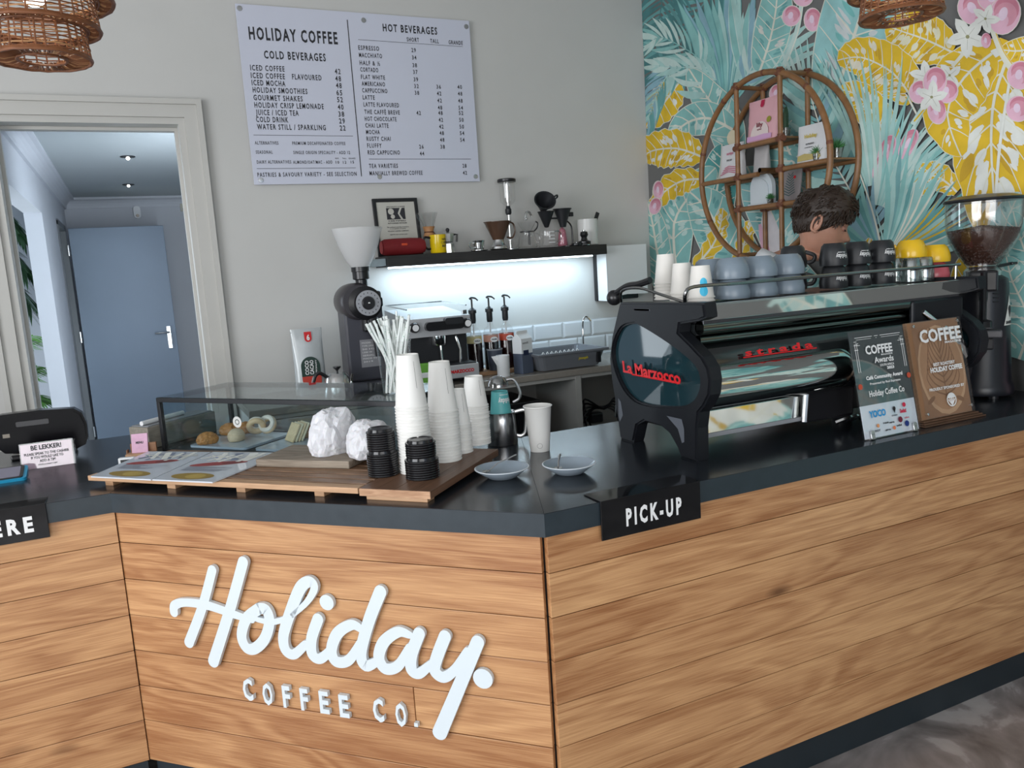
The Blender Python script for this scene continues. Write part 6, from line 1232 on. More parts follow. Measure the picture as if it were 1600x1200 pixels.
for i in range(8):
    z0, z1 = .27+.112*i/8, .27+.112*(i+1)/8; h0, h1 = .038*(1-i/8), .038*(1-(i+1)/8)
    for j in range(4): tri.add([tript(-h0+h0*2*j/4, z0), tript(-h0+h0*2*(j+1)/4, z0), tript(-h1+h1*2*(j+1)/4, z1), tript(-h1+h1*2*j/4, z1)], [(0, 1, 2, 3)])
tri.build('triangle_label', mat('label_white', (.72, .72, .68), .5), e)
b = MB(); v, f_, W = text_geo('MAHLKONIG'[:0]+'SANREMO', .05, 1.0); kx = .056/W; b.add([tript(-.028+q.x*kx, .276+q.y*.014, .001) for q in v], f_)
n = 14; vs = [tript(0, .328, .0015)]+[tript(.013*math.cos(2*PI*i/n), .330+.012*math.sin(2*PI*i/n), .0015) for i in range(n)]; b.add(vs, [(0, 1+i, 1+(i+1) % n) for i in range(n)]); b.add([tript(-.011, .322, .0015), tript(.011, .322, .0015), tript(0, .296, .0015)], [(0, 1, 2)]); b.build('label_print', M_txt, e)
for z in (.36, .375, .39): MB().tube([(-.0915*math.cos(1.0+t*.08), -.0915*math.sin(1.0+t*.08), z) for t in range(4)], .002, 5).build('vent_slot', M_black, e)
pkb = pouch('pink_bag', (2.985, 1.80, 1.0005), -.9, .13, .24, .06, mat('pale_pink_bag', (.70, .42, .48), .5), 'pink bag with crimson mark at right edge behind grinder', 'coffee bag')
b = MB(); b.lathe([(0, 0), (.028, 0)], 18, R=RX90, c=(-.01, -.034, .155)); o = b.build('round_mark', mat('crimson_print', (.45, .01, .06), .5), pkb)
# ------------------------------------------------------------------ two award plaques
def plaque(loc, rz, w_, h_, lean, name, lb): e = empty(name, loc, rz, lb, 'award plaque'); return e, RT(rx=-lean)
e, T_ = plaque((1.983, 1.733, 1.0005), .0, .24, .34, .2, 'award_plaque', 'dark slate award plaque with white lower band and sponsor marks')
w_, h_ = .243, .338
def B_(): b = MB(); b.M = T_; return b
B_().box(0, w_, 0, .004, .0, h_).build('acrylic_back', M_glass, e); B_().box(.003, w_-.003, -.003, 0, .105, h_-.003).build('printed_panel', mat('slate_print', (.045, .06, .065), .3), e); B_().box(.003, w_-.003, -.003, 0, .003, .105).build('white_panel', mat('white_print_panel', (.66, .72, .80), .25), e); B_().box(-.001, w_+.001, -.007, -.0035, .0, h_).build('acrylic_front', M_glass, e)
b = B_()
def tx(s, x, z, h, w2=None, al='c', bold=.02): text(b, s, (x, -.0074, z), X_, Z_, h, w=w2, align=al, bold=bold)
tx('COFFEE', .117, .262, .026, .118, bold=.035); tx('MAGAZINE', .148, .253, .005, .05); tx('Awards', .132, .232, .018, .085); tx('SOUTH AFRICA', .142, .219, .007, .062); tx('2023', .155, .208, .008, .032, bold=.05); tx('Café Community Award', .122, .183, .011, .160, bold=.04); tx('Presented by Red Espresso', .122, .166, .007, .135); tx('Holiday Coffee Co', .122, .130, .018, .155)
for x0, x1 in ((.02, .095), (.105, .12), (.130, .22)): b.box(x0, x1, -.0076, -.0073, h_-.022, h_-.0205).box(x0+.005, x1-.005, -.0076, -.0073, h_-.028, h_-.027)
for s_ in (0, 1):
    X = (lambda q: w_-q) if s_ else (lambda q: q)
    for q in (.016, .024): x = X(q); b.box(x-.0007, x+.0007, -.0076, -.0073, h_-.13, h_-.04)
    for k2 in range(3):
        q = .014+k2*.006; xa, xb = sorted((X(q), X(q+.012))); b.box(xa, xb, -.0076, -.0073, h_-.034-k2*.006, h_-.0325-k2*.006)
    for z2 in (h_-.045, h_-.06): xa, xb = sorted((X(.012), X(.028))); b.box(xa, xb, -.0076, -.0073, z2, z2+.002)
b.build('white_lettering', M_wtxt, e)
for x, z in ((.012, .165), (w_-.014, .178)): b = B_(); b.lathe([(0, 0), (.009, 0)], 12, R=RX90, c=(x, -.0078, z)); b.build('red_flower', mat('orange_red_print', (.5, .07, .03), .5), e)
b = B_(); tx('YOCO', .066, .066, .020, .072, bold=.04); b.build('blue_lettering', mat('sky_blue_print', (.01, .28, .62), .4), e)
b = B_(); tx('Sedati', .178, .064, .012, .028, bold=.05); b.lathe([(0, 0), (.0075, 0)], 14, R=RX90, c=(.186, -.0076, .088)); tx('salon', .190, .044, .006, .02); b.build('red_lettering', mat('cherry_print', (.55, .02, .06), .5), e)
b = B_(); b.lathe([(0, 0), (.0065, 0)], 12, R=RX90, c=(.140, -.0076, .082)); b.add([(.134, -.0076, .080), (.146, -.0076, .080), (.140, -.0076, .066)], [(0, 1, 2)]); tx('SANREMO', .138, .058, .0045, .026)
for s_, x, z in (('roast', .095, .040), ('verve', .120, .038), ('DOT', .055, .020), ('sign', .100, .017), ('wild', .150, .024)): tx(s_, x, z, .006, .024, bold=.04)
b.build('black_lettering', M_txt, e)
for x, z, c in ((.160, .044, (.15, .01, .03)), (.186, .028, (.01, .03, .18)), (.060, .038, (.7, .3, .12)), (.128, .022, (.75, .2, .08))): b = B_(); b.lathe([(0, 0), (.0095 if c[0] < .2 else .006, 0)], 14, R=RX90, c=(x, -.0076, z)); b.build('round_mark', mat('mark_%s' % ('wine' if c[0] == .15 else 'navy' if c[0] == .01 else 'tan' if c[1] == .3 else 'orange'), c, .4), e)
for x in (.028, w_-.026): b = B_(); b.box(x-.008, x+.008, -.012, -.007, .0, .018, b=.001).lathe([(0, 0), (.008, 0), (.008, .005), (0, .005)], 16, R=RX90, c=(x, -.007, .02)).box(x-.008, x+.008, -.012, .03, -.0, .003); b.build('foot_clip', M_steel, e)
e, T_ = plaque((2.272, 1.758, 1.018), .0, .24, .33, .2, 'award_plaque', 'brown latte-art award plaque on a stepped wooden base')
w_, h_ = .248, .322
def B_(): b = MB(); b.M = T_; return b
B_().box(0, w_, 0, .014, .0, h_, b=.001).build('wooden_back', wood('plaque_wood', (.20, .115, .062), (.33, .20, .12), .5, 1.5), e)
B_().box(.012, w_+.002, -.010, -.006, .002, h_+.002).build('acrylic_front', M_glass, e)
def pl3(p, d): q = T_ @ Vector((p[0], -.0002-d*.5, p[1])); return tuple(q)
pr = Print(pl3); c1, c2, c3 = s2l((176, 134, 98)), s2l((138, 98, 66)), s2l((196, 158, 122))
pr.strip([(.002, .003), (w_-.002, .003)], [(.002, h_-.003), (w_-.002, h_-.003)], s2l((150, 110, 78)))
pr.ell(.135, .155, .112, .150, c3); pr.ell(.135, .158, .103, .138, c1)
for k2 in range(8):
    z0 = .08+k2*.020
    for s_ in (-1, 1):
        R2 = .092-k2*.008; pr.line([(.135, z0-.01), (.135+s_*R2*.55, z0+.010+k2*.003), (.135+s_*R2*.85, z0+.05+k2*.004), (.135+s_*R2*.72, min(.285, z0+.085+k2*.004))], .0055, .003, c2, 5)
pr.line([(.135, .06), (.137, .18), (.135, .27)], .005, .003, c2); pr.ell(.06, .06, .022, .008, c2, .5); pr.ell(.2, .05, .02, .008, c2, -.4)
pr.build('latte_art_print', e)
b = B_(); tx2 = lambda s, x, z, h, w2, bold=.03: text(b, s, (x, -.0112, z), X_, Z_, h, w=w2, align='c', bold=bold)
tx2('COFFEE', .140, .252, .040, .200, .035); tx2('MAGAZINE', .195, .240, .007, .08); tx2('BEST ROASTERY', .135, .170, .010, .105); tx2('HOLIDAY COFFEE', .142, .150, .015, .155, .05); tx2('PROUDLY SPONSORED BY', .13, .090, .009, .170)
b.build('white_lettering', M_wtxt, e)
def ring_(mb, cx, cz, r0, r1, y, n=26):
    for i in range(n):
        a, a2 = 2*PI*i/n, 2*PI*(i+1)/n; mb.add([(cx+r0*math.cos(a), y, cz+r0*math.sin(a)), (cx+r1*math.cos(a), y, cz+r1*math.sin(a)), (cx+r1*math.cos(a2), y, cz+r1*math.sin(a2)), (cx+r0*math.cos(a2), y, cz+r0*math.sin(a2))], [(0, 1, 2, 3)])
b = B_(); ring_(b, .142, .052, .019, .023, -.0112)
for a0 in (-.9, -.45, 0, .45, .9): b.tube([(.142, -.0112, .034), (.142+.02*math.sin(a0), -.0112, .046+.012*math.cos(a0))], .0014, 5)
b.add([(.122, -.0112, .058), (.162, -.0112, .058), (.158, -.0112, .066), (.142, -.0112, .073), (.127, -.0112, .066)], [(0, 1, 2, 3, 4)]); b.build('round_tree_emblem', M_wtxt, e)
for x, z in ((.022, .018), (w_-.012, .022), (.022, h_-.014), (w_-.012, h_-.012)): b = B_(); b.lathe([(.005, 0), (.005, .010), (0, .011)], 12, R=RX90, c=(x, -.001, z)); b.build('standoff', M_chrome, e)
for i, (g0, z0) in enumerate(((.010, -.0062), (.002, -.0118), (-.006, -.0172))): MB().box(-.002+g0-.01, w_+.016-g0+.012, -.02+g0, .075-g0, z0, z0+.0048, b=.0008).build('base_step', wood('plaque_base_wood', (.07, .035, .02), (.16, .085, .05), .45, 1.5), e)
# ------------------------------------------------------------------ round rattan wall shelf
M_rat = mat('rattan_cane', (.235, .112, .042), .38, noise=(22, .45, .15)); M_bind = mat('rattan_binding', (.16, .055, .025), .5, noise=(120, .3, .4))
RC = (3.13, 1.998); RR = .445; XB_, XF_ = 3.035, 2.862
rat = empty('rattan_shelf', (XR-.001, RC[0], RC[1]), 0, 'round two-ring rattan wall shelf hung on the leaf mural', 'wall shelf')
def rp_(x, y, z): return Vector((x-(XR-.001), y-RC[0], z-RC[1]))
def cane(name, pts, r=.0135, closed=False):
    b = MB(); b.tube(pts, r, 12, closed=closed); o = b.build(name, M_rat, rat); k = MB()
    P = [Vector(p) for p in pts]
    return o
for x in (XB_, XF_): cane('ring', [rp_(x, RC[0]+RR*math.cos(a*2*PI/64), RC[1]+RR*math.sin(a*2*PI/64)) for a in range(64)], .0145, True)
def chord(y): return math.sqrt(max(0, RR*RR-(y-RC[0])**2))
for x in (XF_, XB_):
    for y in (3.285, 2.985): h_ = chord(y); cane('upright', [rp_(x, y, RC[1]-h_), rp_(x, y, RC[1]+h_)], .0125)
for z, y0, y1 in ((2.118, 3.285, 2.90 if 0 else 2.985), (1.975, 2.985, RC[0]-.444), (1.972, RC[0]+.444, 3.285), (1.972, 3.285, 3.14), (1.812, 3.285, 2.74)):
    yy1 = max(y1, RC[0]-math.sqrt(RR*RR-(z-RC[1])**2)); yy0 = min(y0, RC[0]+math.sqrt(RR*RR-(z-RC[1])**2))
    for x in (XF_, XB_): cane('rail', [rp_(x, yy0, z), rp_(x, yy1, z)], .0125)
    o = MB().box(XF_+.008-(XR-.001), XB_-.008-(XR-.001), yy1-RC[0]+.002, yy0-RC[0]-.002, z+.004-RC[1], z+.012-RC[1]).build('shelf_board', mat('woven_cane_mat', (.26, .14, .06), .6, noise=(200, .4, .5)), rat)
for y, z in ((3.285, RC[1]+chord(3.285)), (2.985, RC[1]+chord(2.985)), (3.285, RC[1]-chord(3.285)), (2.985, RC[1]-chord(2.985)), (RC[0]-chord(RC[1]), 1.99), (RC[0]+chord(RC[1]), 1.99)):
    cane('spacer', [rp_(XF_, y, z), rp_(XB_, y, z)], .0115)
for x in (XF_, XB_):
    for y, z, ax in ((3.285, 2.118, 0), (2.985, 2.118, 0), (2.985, 1.975, 0), (3.285, 1.972, 0), (3.285, 1.812, 0), (2.985, 1.812, 0), (2.985, RC[1]+chord(2.985), 0), (3.285, RC[1]+chord(3.285), 0)):
        b = MB()
        for k in range(4): b.tube([rp_(x, y, z-.014+k*.0095), rp_(x, y, z-.014+k*.0095+.0075)], .0158, 10)
        b.tube([rp_(x, y-.022, z), rp_(x, y+.022, z)], .0152, 10); b.build('cane_binding', M_bind, rat)
for k in range(9):
    a = .3+k*.68; b = MB(); p = Vector((XF_-(XR-.001), RR*math.cos(a), RR*math.sin(a))); t = Vector((0, -math.sin(a), math.cos(a))); b.tube([p-t*.008, p-t*.003, p+t*.003, p+t*.008], [.0145, .0158, .0158, .0145], 12); b.build('cane_node', M_bind, rat)
# things on the rattan shelf; they face the room (-X)
def face(loc, name, lb, cat, yaw=-PI/2): return empty(name, loc, yaw, lb, cat)
def pouch_x(loc, w_, h_, d_, m, lb, yaw=-PI/2): return pouch('coffee_bag', loc, yaw, w_, h_, d_, m, lb, 'coffee bag')
zt = lambda z: z+.0125
M_pinkbag = mat('pink_bag_paper', (.72, .40, .44), .5, noise=(12, .06, .15)); M_wbag = mat('white_bag_paper', (.70, .70, .71), .4, noise=(12, .05, .15))
def printed(e, h, d, items, m):
    fy_ = lambda z: -(d*(max(0, 1-z/h))**.75*.5+.004)
    b = MB()
    for s_, x, z, hh, w_ in items: text(b, s_, (x, fy_(z)-.0035, z), X_, Z_, hh, w=w_, align='c', bold=.03)
    b.build('lettering', m, e); return fy_
e = pouch_x((2.925, 3.155, zt(2.118)), .215, .205, .075, M_pinkbag, 'pink coffee bag with crimson tab on the top rattan tier')
f1 = printed(e, .205, .075, (('lily', .0, .072, .02, .045), ('BLEND', .0, .056, .006, .03)), mat('maroon_print', (.22, .03, .05), .5))
surf([(x, z) for x, z in arc(.0, .035, .062, 5, 175, 12)]+[(-.062, .012), (.062, .012)], 'label_arch', mat('pale_label', (.74, .62, .60), .5), e, .0015, f1)
surf([(-.085, .008), (.085, .008), (.085, .03), (.03, .034), (-.03, .03), (-.085, .034)], 'lilac_band', mat('lilac_print', (.62, .36, .58), .5), e, .0022, f1)
surf([(-.012, .2), (-.012, .178)]+arc(0, .178, .013, 180, 360, 6)+[(.012, .2)], 'crimson_tab', mat('crimson_print', (.45, .01, .06), .5), e, .003, f1)
surf(arc(.058, .098, .015, 0, 345, 12), 'round_sticker', mat('olive_gold_sticker', (.30, .28, .03), .5), e, .003, f1)
e = pouch_x((2.925, 2.84, zt(1.975)), .185, .172, .06, M_wbag, 'white coffee bag with gold script on right rattan tier')
f2 = printed(e, .172, .06, (('Holiday', .0, .112, .016, .075),), mat('gold_print', (.60, .45, .04), .4)); printed(e, .172, .06, (('ESPRESSO', .0, .080, .007, .05), ('COFFEE BEANS', -.006, .066, .004, .05)), M_txt)
surf([(-.07, .01), (.055, .01), (.07, .02), (.05, .044), (.01, .036), (-.03, .042), (-.07, .034)], 'gold_foil_band', mat('gold_foil', (.75, .60, .22), .25, .7), e, .0022, f2)
e = pouch_x((2.93, 3.40, zt(1.972)), .175, .175, .06, M_wbag, 'white coffee bag with pink swirls on left rattan tier')
f3 = printed(e, .175, .06, (('script', .0, .12, .014, .05),), mat('pink_print', (.60, .15, .25), .5)); printed(e, .175, .06, (('DECAF', .0, .088, .008, .04),), M_txt)
b = MB()
for k in range(4): b.tube([(-.06+.01*k, f3(.02+k*.011)-.003, .02+k*.011), (0, f3(.03+k*.011)-.003, .034+k*.009), (.06, f3(.02+k*.01)-.003, .02+k*.01)], .0022, 5)
b.build('pink_swirls', mat('pink_print', (.60, .15, .25), .5), e)
e = pouch_x((2.985, 3.28 if 0 else 3.245, zt(1.972)), .10, .165, .05, mat('dusky_bag', (.52, .50, .50), .5), 'plain dusky bag partly behind the left rattan upright')
e = empty('cream_disc', (2.975, 3.455, zt(1.972)), 0, 'round cream ornament behind the leftmost bag on the rattan shelf', 'ornament'); R_y = Matrix.Rotation(PI/2, 3, 'Y'); MB().lathe([(0, -.004), (.036, -.004), (.040, 0), (.036, .004), (0, .006)], 28, R=R_y, c=(0, 0, .215)).build('disc', mat('cream_glaze', (.70, .62, .45), .4), e); MB().box(-.02, .02, -.02, .02, 0, .006).tube([(0, 0, .005), (0, 0, .18)], .007, 8).build('stand', M_blackm, e)
# potted cacti and succulents
def cactus_pot(loc, lb, n, hh, nm='potted_cactus'):
    e = empty(nm, loc, 0, lb, 'plant'); MB().lathe([(0, .001), (.024, .001), (.030, .040), (.031, .042), (.028, .042), (.022, .006), (0, .006)], 20).build('pot', glassmat('pot_glass', (.8, .82, .8), .05, .9), e); MB().lathe([(0, .004), (.021, .004), (.0265, .032), (0, .036)], 16).build('gravel', mat('gravel', (.22, .18, .14), .8, noise=(200, .5, .5)), e)
    r = random.Random(n)
    for i in range(n):
        a = i*2.1; rr = .013; H_ = hh*r.uniform(.6, 1); b = MB(); pr = [(0, 0)]+[((.008+.0012*(k % 2))*(1 if k < 6 else (8-k)/2.2), .004+H_*k/8) for k in range(9)]+[(0, H_+.006)]; b.lathe(pr, 10, c=(rr*math.cos(a), rr*math.sin(a), .034)); b.build('stem', mat('cactus_green', (.025, .075, .035), .5, noise=(90, .3, .2)), e)
cactus_pot((2.93, 3.028, zt(2.118)), 'tall finger cactus in glass pot beside pink bag', 5, .115)
def succulent(loc, lb, s_=1, spiky=True):
    e = empty('potted_succulent', loc, 0, lb, 'plant'); MB().lathe([(0, .001), (.024*s_, .001), (.029*s_, .040*s_), (.030*s_, .042*s_), (.027*s_, .042*s_), (.022*s_, .006), (0, .006)], 20).build('pot', glassmat('pot_glass'), e); MB().lathe([(0, .004), (.021*s_, .004), (.0255*s_, .034*s_), (0, .037*s_)], 16).build('gravel', MATS['gravel'], e)
    r = random.Random(int(loc[1]*100)); b = MB()
    for i in range(46):
        a = i*2.4; el = .25+1.2*(i/46); L_ = .052*s_*r.uniform(.8, 1.1); d = Vector((math.cos(a)*math.cos(el), math.sin(a)*math.cos(el), math.sin(el))); c = Vector((0, 0, .036*s_)); b.tube([c, c+d*L_*.5+Vector((0, 0, .002)), c+d*L_], [.0028*s_, .0026*s_, .0004], 5)
    b.build('leaves', mat('succulent_green', (.06, .22, .07), .45), e, kind='stuff')
succulent((2.925, 2.712, zt(1.975)), 'bright spiky succulent in glass pot at right of rattan shelf')
succulent((2.905, 2.80, zt(1.975)), 'spiky succulent in glass pot in front of gold-script bag', .8)
succulent((2.905, 3.105, zt(1.812)), 'tiny dark succulent in front of the white arch', .6)
e = face((2.94, 3.195, zt(1.812)), 'arch_ornament', 'white nested arch ornament on the lowest rattan tier', 'ornament')
def arch_pts(w_, h_, n=12): return [(-w_, 0)]+[(-w_, h_-w_)]+[(w_*math.cos(PI-PI*i/n), h_-w_+w_*math.sin(PI-PI*i/n)) for i in range(1, n)]+[(w_, h_-w_), (w_, 0)]
M_orn = mat('pale_blue_white_ceramic', (.62, .68, .72), .4)
for w_, h_, d_ in ((.078, .165, .0), (.058, .130, -.008)): MB().prism(arch_pts(w_, h_), -.012+d_, .012, 'y').build('outer_arch' if d_ == 0 else 'inner_arch', M_orn, e)
MB().box(-.088, .088, -.022, .014, 0, .012, b=.002).build('base', M_orn, e)
e = face((2.975, 3.055, zt(1.812)), 'small_picture', 'grey palm-leaf picture card leaning behind the rattan upright', 'picture'); b = MB(); b.M = RT(rx=-.15); b.box(-.07, .07, -.003, .003, 0, .155); b.build('card', mat('mauve_grey_card', (.28, .25, .25), .5), e)
b = MB(); b.M = RT(loc=(0, -.0040, 0), rx=-.15)
for k in range(9):
    z = .03+k*.012
    for s_ in (-1, 1): b.add([(0, -.0005, z), (s_*.04*(1-k*.07), -.0005, z+.016), (s_*.038*(1-k*.07), -.0005, z+.020), (0, -.0005, z+.005)], [(0, 1, 2, 3)])
b.build('leaf_print', mat('slate_green_print', (.05, .10, .10), .5), e); b = MB(); b.M = RT(loc=(0, -.0046, 0), rx=-.15); b.lathe([(0, 0), (.008, 0)], 12, R=RX90, c=(.03, -.001, .12)); b.build('red_flower_print', M_red, e)
# ------------------------------------------------------------------ woven pendant lamps
M_wov = mat('woven_rattan_lamp', (.20, .075, .03), .45, noise=(30, .5, 0)); M_wov2 = mat('woven_rattan_pale', (.42, .22, .10), .5, noise=(30, .4, 0))
def pendant(loc, r1, lb, seed):
    e = empty('pendant_lamp', loc, seed*.3, lb, 'lamp', 'tiered woven pendant lamps'); r = random.Random(seed)
    zz = 0; R_ = r1
    for k in range(3):
        H_ = .068; b = MB(); n = 26; rt = R_*.94
        for j in range(8):
            z = zz+.004+H_*j/7; b.tube([((R_+(rt-R_)*j/7+r.uniform(-.002, .002))*math.cos(a*2*PI/40), (R_+(rt-R_)*j/7+r.uniform(-.002, .002))*math.sin(a*2*PI/40), z+r.uniform(-.0015, .0015)) for a in range(40)], .0019, 5, M_wov2 if j % 3 == 1 else M_wov, closed=True)
        for j in range(n): a = 2*PI*j/n+r.uniform(-.04, .04); b.tube([(R_*math.cos(a), R_*math.sin(a), zz), (rt*math.cos(a+.02), rt*math.sin(a+.02), zz+H_+.006)], .0024, 5, M_wov)
        # flat woven underside, from the rim in to the ring of the tier below
        ri = R_*.48 if k == 0 else R_*.76
        for j in range(int(90*R_/r1)):
            a = 2*PI*j/int(90*R_/r1); a2 = a+r.uniform(-.12, .12); b.tube([(R_*math.cos(a), R_*math.sin(a), zz), (((R_+ri)/2)*math.cos((a+a2)/2), ((R_+ri)/2)*math.sin((a+a2)/2), zz-.003), (ri*math.cos(a2), ri*math.sin(a2), zz+.004)], [.0028, .0030, .0018], 4, M_wov if r.random() < .75 else M_wov2)
        for rr_, q in ((R_, .0048), (R_*.98, .004), (ri, .003), (ri*1.06, .0028)): b.tube([(rr_*math.cos(a*2*PI/40), rr_*math.sin(a*2*PI/40), zz-.002+r.uniform(-.0012, .0012)) for a in range(40)], q, 6, M_wov, closed=True)
        b.build('woven_tier', None, e, kind='stuff'); zz += .072; R_ *= 1.27
    R_ /= 1.27; b = MB()
    for j in range(30): a = 2*PI*j/30; b.tube([(R_*.94*math.cos(a), R_*.94*math.sin(a), zz), (.05*math.cos(a), .05*math.sin(a), zz+.12)], .003, 5)
    for q in range(5): rr_ = R_*.94+(.05-R_*.94)*q/5; b.tube([(rr_*math.cos(a*2*PI/40), rr_*math.sin(a*2*PI/40), zz+.12*q/5) for a in range(40)], .0025, 5, closed=True)
    b.build('woven_top', M_wov, e, kind='stuff')
    MB().tube([(0, 0, zz+.0), (0, 0, ZC-loc[2])], .003, 6).build('cord', M_blackm, e); MB().lathe([(0, 0), (.018, 0), (.02, .06), (.006, .07), (0, .07)], 16, c=(0, 0, zz-.0)).build('lamp_holder', M_blackm, e)
    MB().ball((0, 0, zz-.05), .034, seg=18, sz=1.25).build('bulb', mat('lit_lamp_bulb', (1, .93, .82), .4, emit=5), e)
    MB().lathe([(0, -.02), (.05, -.02), (.05, 0), (0, 0)], 24, c=(0, 0, ZC-loc[2])).build('ceiling_rose', M_white, e)
    l = bpy.data.lights.new('bulb_light', 'POINT'); l.energy = 3; l.color = (1, .85, .65); l.shadow_soft_size = .04; lo = bpy.data.objects.new('bulb_light', l); link(lo); lo.location = Vector(loc)+Vector((0, 0, zz-.05))
q = pix(66, 92, (0, 2.4, 0), (0, 1, 0)); pendant(tuple(q), .112, 'tiered woven pendant lamp hanging over the order side, left', 1)
q = pix(1408, 24, (0, 1.8, 0), (0, 1, 0)); pendant(tuple(q), .117, 'tiered woven pendant lamp hanging in front of mural', 2)
# ------------------------------------------------------------------ the barista
RRv = Vector((.9076, -.42, 0)); P1_ = Vector((2.70, 2.61, 0)); N1_ = Vector((.42, .9076, 0)); PH = pix(1284, 350, P1_, N1_)
yaw = math.radians(-40); HM = Matrix.Translation(PH) @ Matrix.Rotation(yaw, 4, 'Z') @ Matrix.Rotation(math.radians(17), 4, 'Y') @ Matrix.Scale(1.10, 4)
per = empty('person', (2.55, 2.85, 0), 0, 'barista in white T-shirt bending over work behind espresso machine', 'person')
def pobj(mb, name, m): o = mb.build(name, m, per); o.location = (-2.55, -2.85, 0); return o
def ring(cx, cy, cz, fx, bx_, wy, n=28, nose=0, M=None, fl=2.2):
    out_ = []
    for i in range(n):
        a = 2*PI*i/n; c, s_ = math.cos(a), math.sin(a); rx = fx if c > 0 else bx_
        x = math.copysign(abs(c)**(2/fl), c)*rx; y = math.copysign(abs(s_)**(2/fl), s_)*wy
        if nose and c > .86: x += nose*((c-.86)/.14)**1.4
        v = Vector((cx+x, cy+y, cz)); out_.append((M @ v) if M else v)
    return out_
# (z, front, back, half width, nose) from crown to jaw in the head's own frame
hp = [(.122, .015, .015, .015, 0), (.119, .038, .045, .040, 0), (.108, .062, .070, .058, 0), (.088, .080, .088, .069, 0), (.062, .089, .096, .075, 0), (.036, .093, .099, .0765, 0), (.020, .096, .099, .076, .003), (.006, .089, .098, .074, .006), (-.008, .087, .096, .073, .014), (-.022, .088, .092, .072, .024), (-.036, .089, .086, .070, .034), (-.044, .090, .082, .068, .031), (-.051, .092, .076, .066, .010), (-.059, .095, .070, .064, .004), (-.066, .099, .066, .062, .004), (-.072, .095, .062, .060, .001), (-.079, .098, .060, .057, .003), (-.088, .092, .058, .053, .002), (-.098, .094, .056, .048, .004), (-.108, .092, .055, .040, .002), (-.117, .080, .054, .034, 0)]
rings = [ring(0, 0, z, f_, b_, w_, nose=n_, M=HM) for z, f_, b_, w_, n_ in hp]
NB = PH+Vector((math.cos(yaw), math.sin(yaw), 0))*(-.178)+Vector((0, .0, -.158))
def wr(c, fx, wy, yw, tilt, n=28):
    M = Matrix.Translation(c) @ Matrix.Rotation(yw, 4, 'Z') @ Matrix.Rotation(tilt, 4, 'Y'); return [M @ Vector((math.cos(2*PI*i/n)*fx, math.sin(2*PI*i/n)*wy, 0)) for i in range(n)]
hc = HM @ Vector((-.012, 0, -.10)); 
rings += [wr(HM @ Vector((.0, 0, -.122)), .066, .058, yaw, .55), wr(hc.lerp(NB, .3), .062, .058, yaw, .62), wr(hc.lerp(NB, .6), .062, .062, yaw, .60), wr(hc.lerp(NB, .9), .070, .080, yaw, .5), wr(NB+Vector((-.015, .0, -.04)), .085, .12, yaw, .4), wr(NB+Vector((-.03, .0, -.09)), .105, .175, yaw, .3)]
for k, (dz, fx, wy, dx) in enumerate(((-.16, .118, .195, -.05), (-.25, .12, .185, -.075), (-.35, .112, .165, -.10), (-.45, .105, .155, -.12), (-.55, .115, .165, -.14), (-.62, .118, .17, -.145), (-.68, .105, .16, -.145))): rings.append(wr(NB+Vector((dx, 0, dz)), fx, wy, yaw, .15))
def loft(mb, rings, cap=True):
    n = len(rings[0]); vs = [v for r_ in rings for v in r_]; fs = [(k*n+i, k*n+(i+1) % n, (k+1)*n+(i+1) % n, (k+1)*n+i) for k in range(len(rings)-1) for i in range(n)]
    if cap: fs += [tuple(range(n))[::-1], tuple((len(rings)-1)*n+i for i in range(n))]
    mb.add(vs, fs, None, True)
FW = Vector((math.cos(yaw), math.sin(yaw), 0)); LF = Vector((-FW.y, FW.x, 0)); TB_ = NB+Vector((-.145, 0, -.64))
body = MB(); loft(body, rings)
def limb(mb, pts, rad, n=14): mb.tube(smooth_path(pts, 5), [rad[min(len(rad)-2, i//5)]*(1-(i % 5)/5)+rad[min(len(rad)-1, i//5+1)]*((i % 5)/5) for i in range((len(pts)-1)*5+1)], n)
hands = []
for s_ in (-1, 1):
    sh = NB+Vector((-.04, 0, -.10))+LF*s_*.175; el = sh+FW*.06+LF*s_*.06+Vector((0, 0, -.27)); wr_ = el+FW*.22-LF*s_*.08+Vector((0, 0, .015))
    limb(body, [sh, sh.lerp(el, .5), el, el.lerp(wr_, .55), wr_, wr_+FW*.03], [.052, .046, .040, .037, .027, .030])
    pm = wr_+FW*.065; body.tube([wr_, wr_+FW*.03, pm, pm+FW*.03], [.024, .034, .040, .034], 12, flat=.5)
    for k in range(4):
        b0 = pm+FW*.022+LF*(-.027+.018*k)+Vector((0, 0, .0)); ln = (.062, .072, .068, .054)[k if s_ < 0 else 3-k]; limb(body, [b0, b0+FW*ln*.45+Vector((0, 0, -.008)), b0+FW*ln*.75+Vector((0, 0, -.03)), b0+FW*ln*.72+Vector((0, 0, -.05))], [.0085, .008, .0075, .006], 8)
    b0 = wr_+FW*.03-LF*s_*.025; limb(body, [b0, b0+FW*.025-LF*s_*.022+Vector((0, 0, -.012)), b0+FW*.05-LF*s_*.022+Vector((0, 0, -.03))], [.012, .010, .008], 8)
    hp_ = TB_+LF*s_*.085; kn = Vector((hp_.x+.04*FW.x, hp_.y+.04*FW.y, .50))+LF*s_*.02; an = Vector((hp_.x-.01, hp_.y, .09))+LF*s_*.03
    limb(body, [hp_+Vector((0, 0, .05)), hp_.lerp(kn, .5), kn, kn.lerp(an, .4), an], [.09, .078, .058, .054, .04])
    body.tube([an+Vector((0, 0, .02)), an-FW*.03+Vector((0, 0, -.03)), an+FW*.06+Vector((0, 0, -.055)), an+FW*.16+Vector((0, 0, -.065))], [.04, .042, .038, .025], 12)
M_skin = mat('skin', (.50, .255, .175), .48, sss=.12, noise=(35, .10, .03))
bo_ = pobj(body, 'body', M_skin)
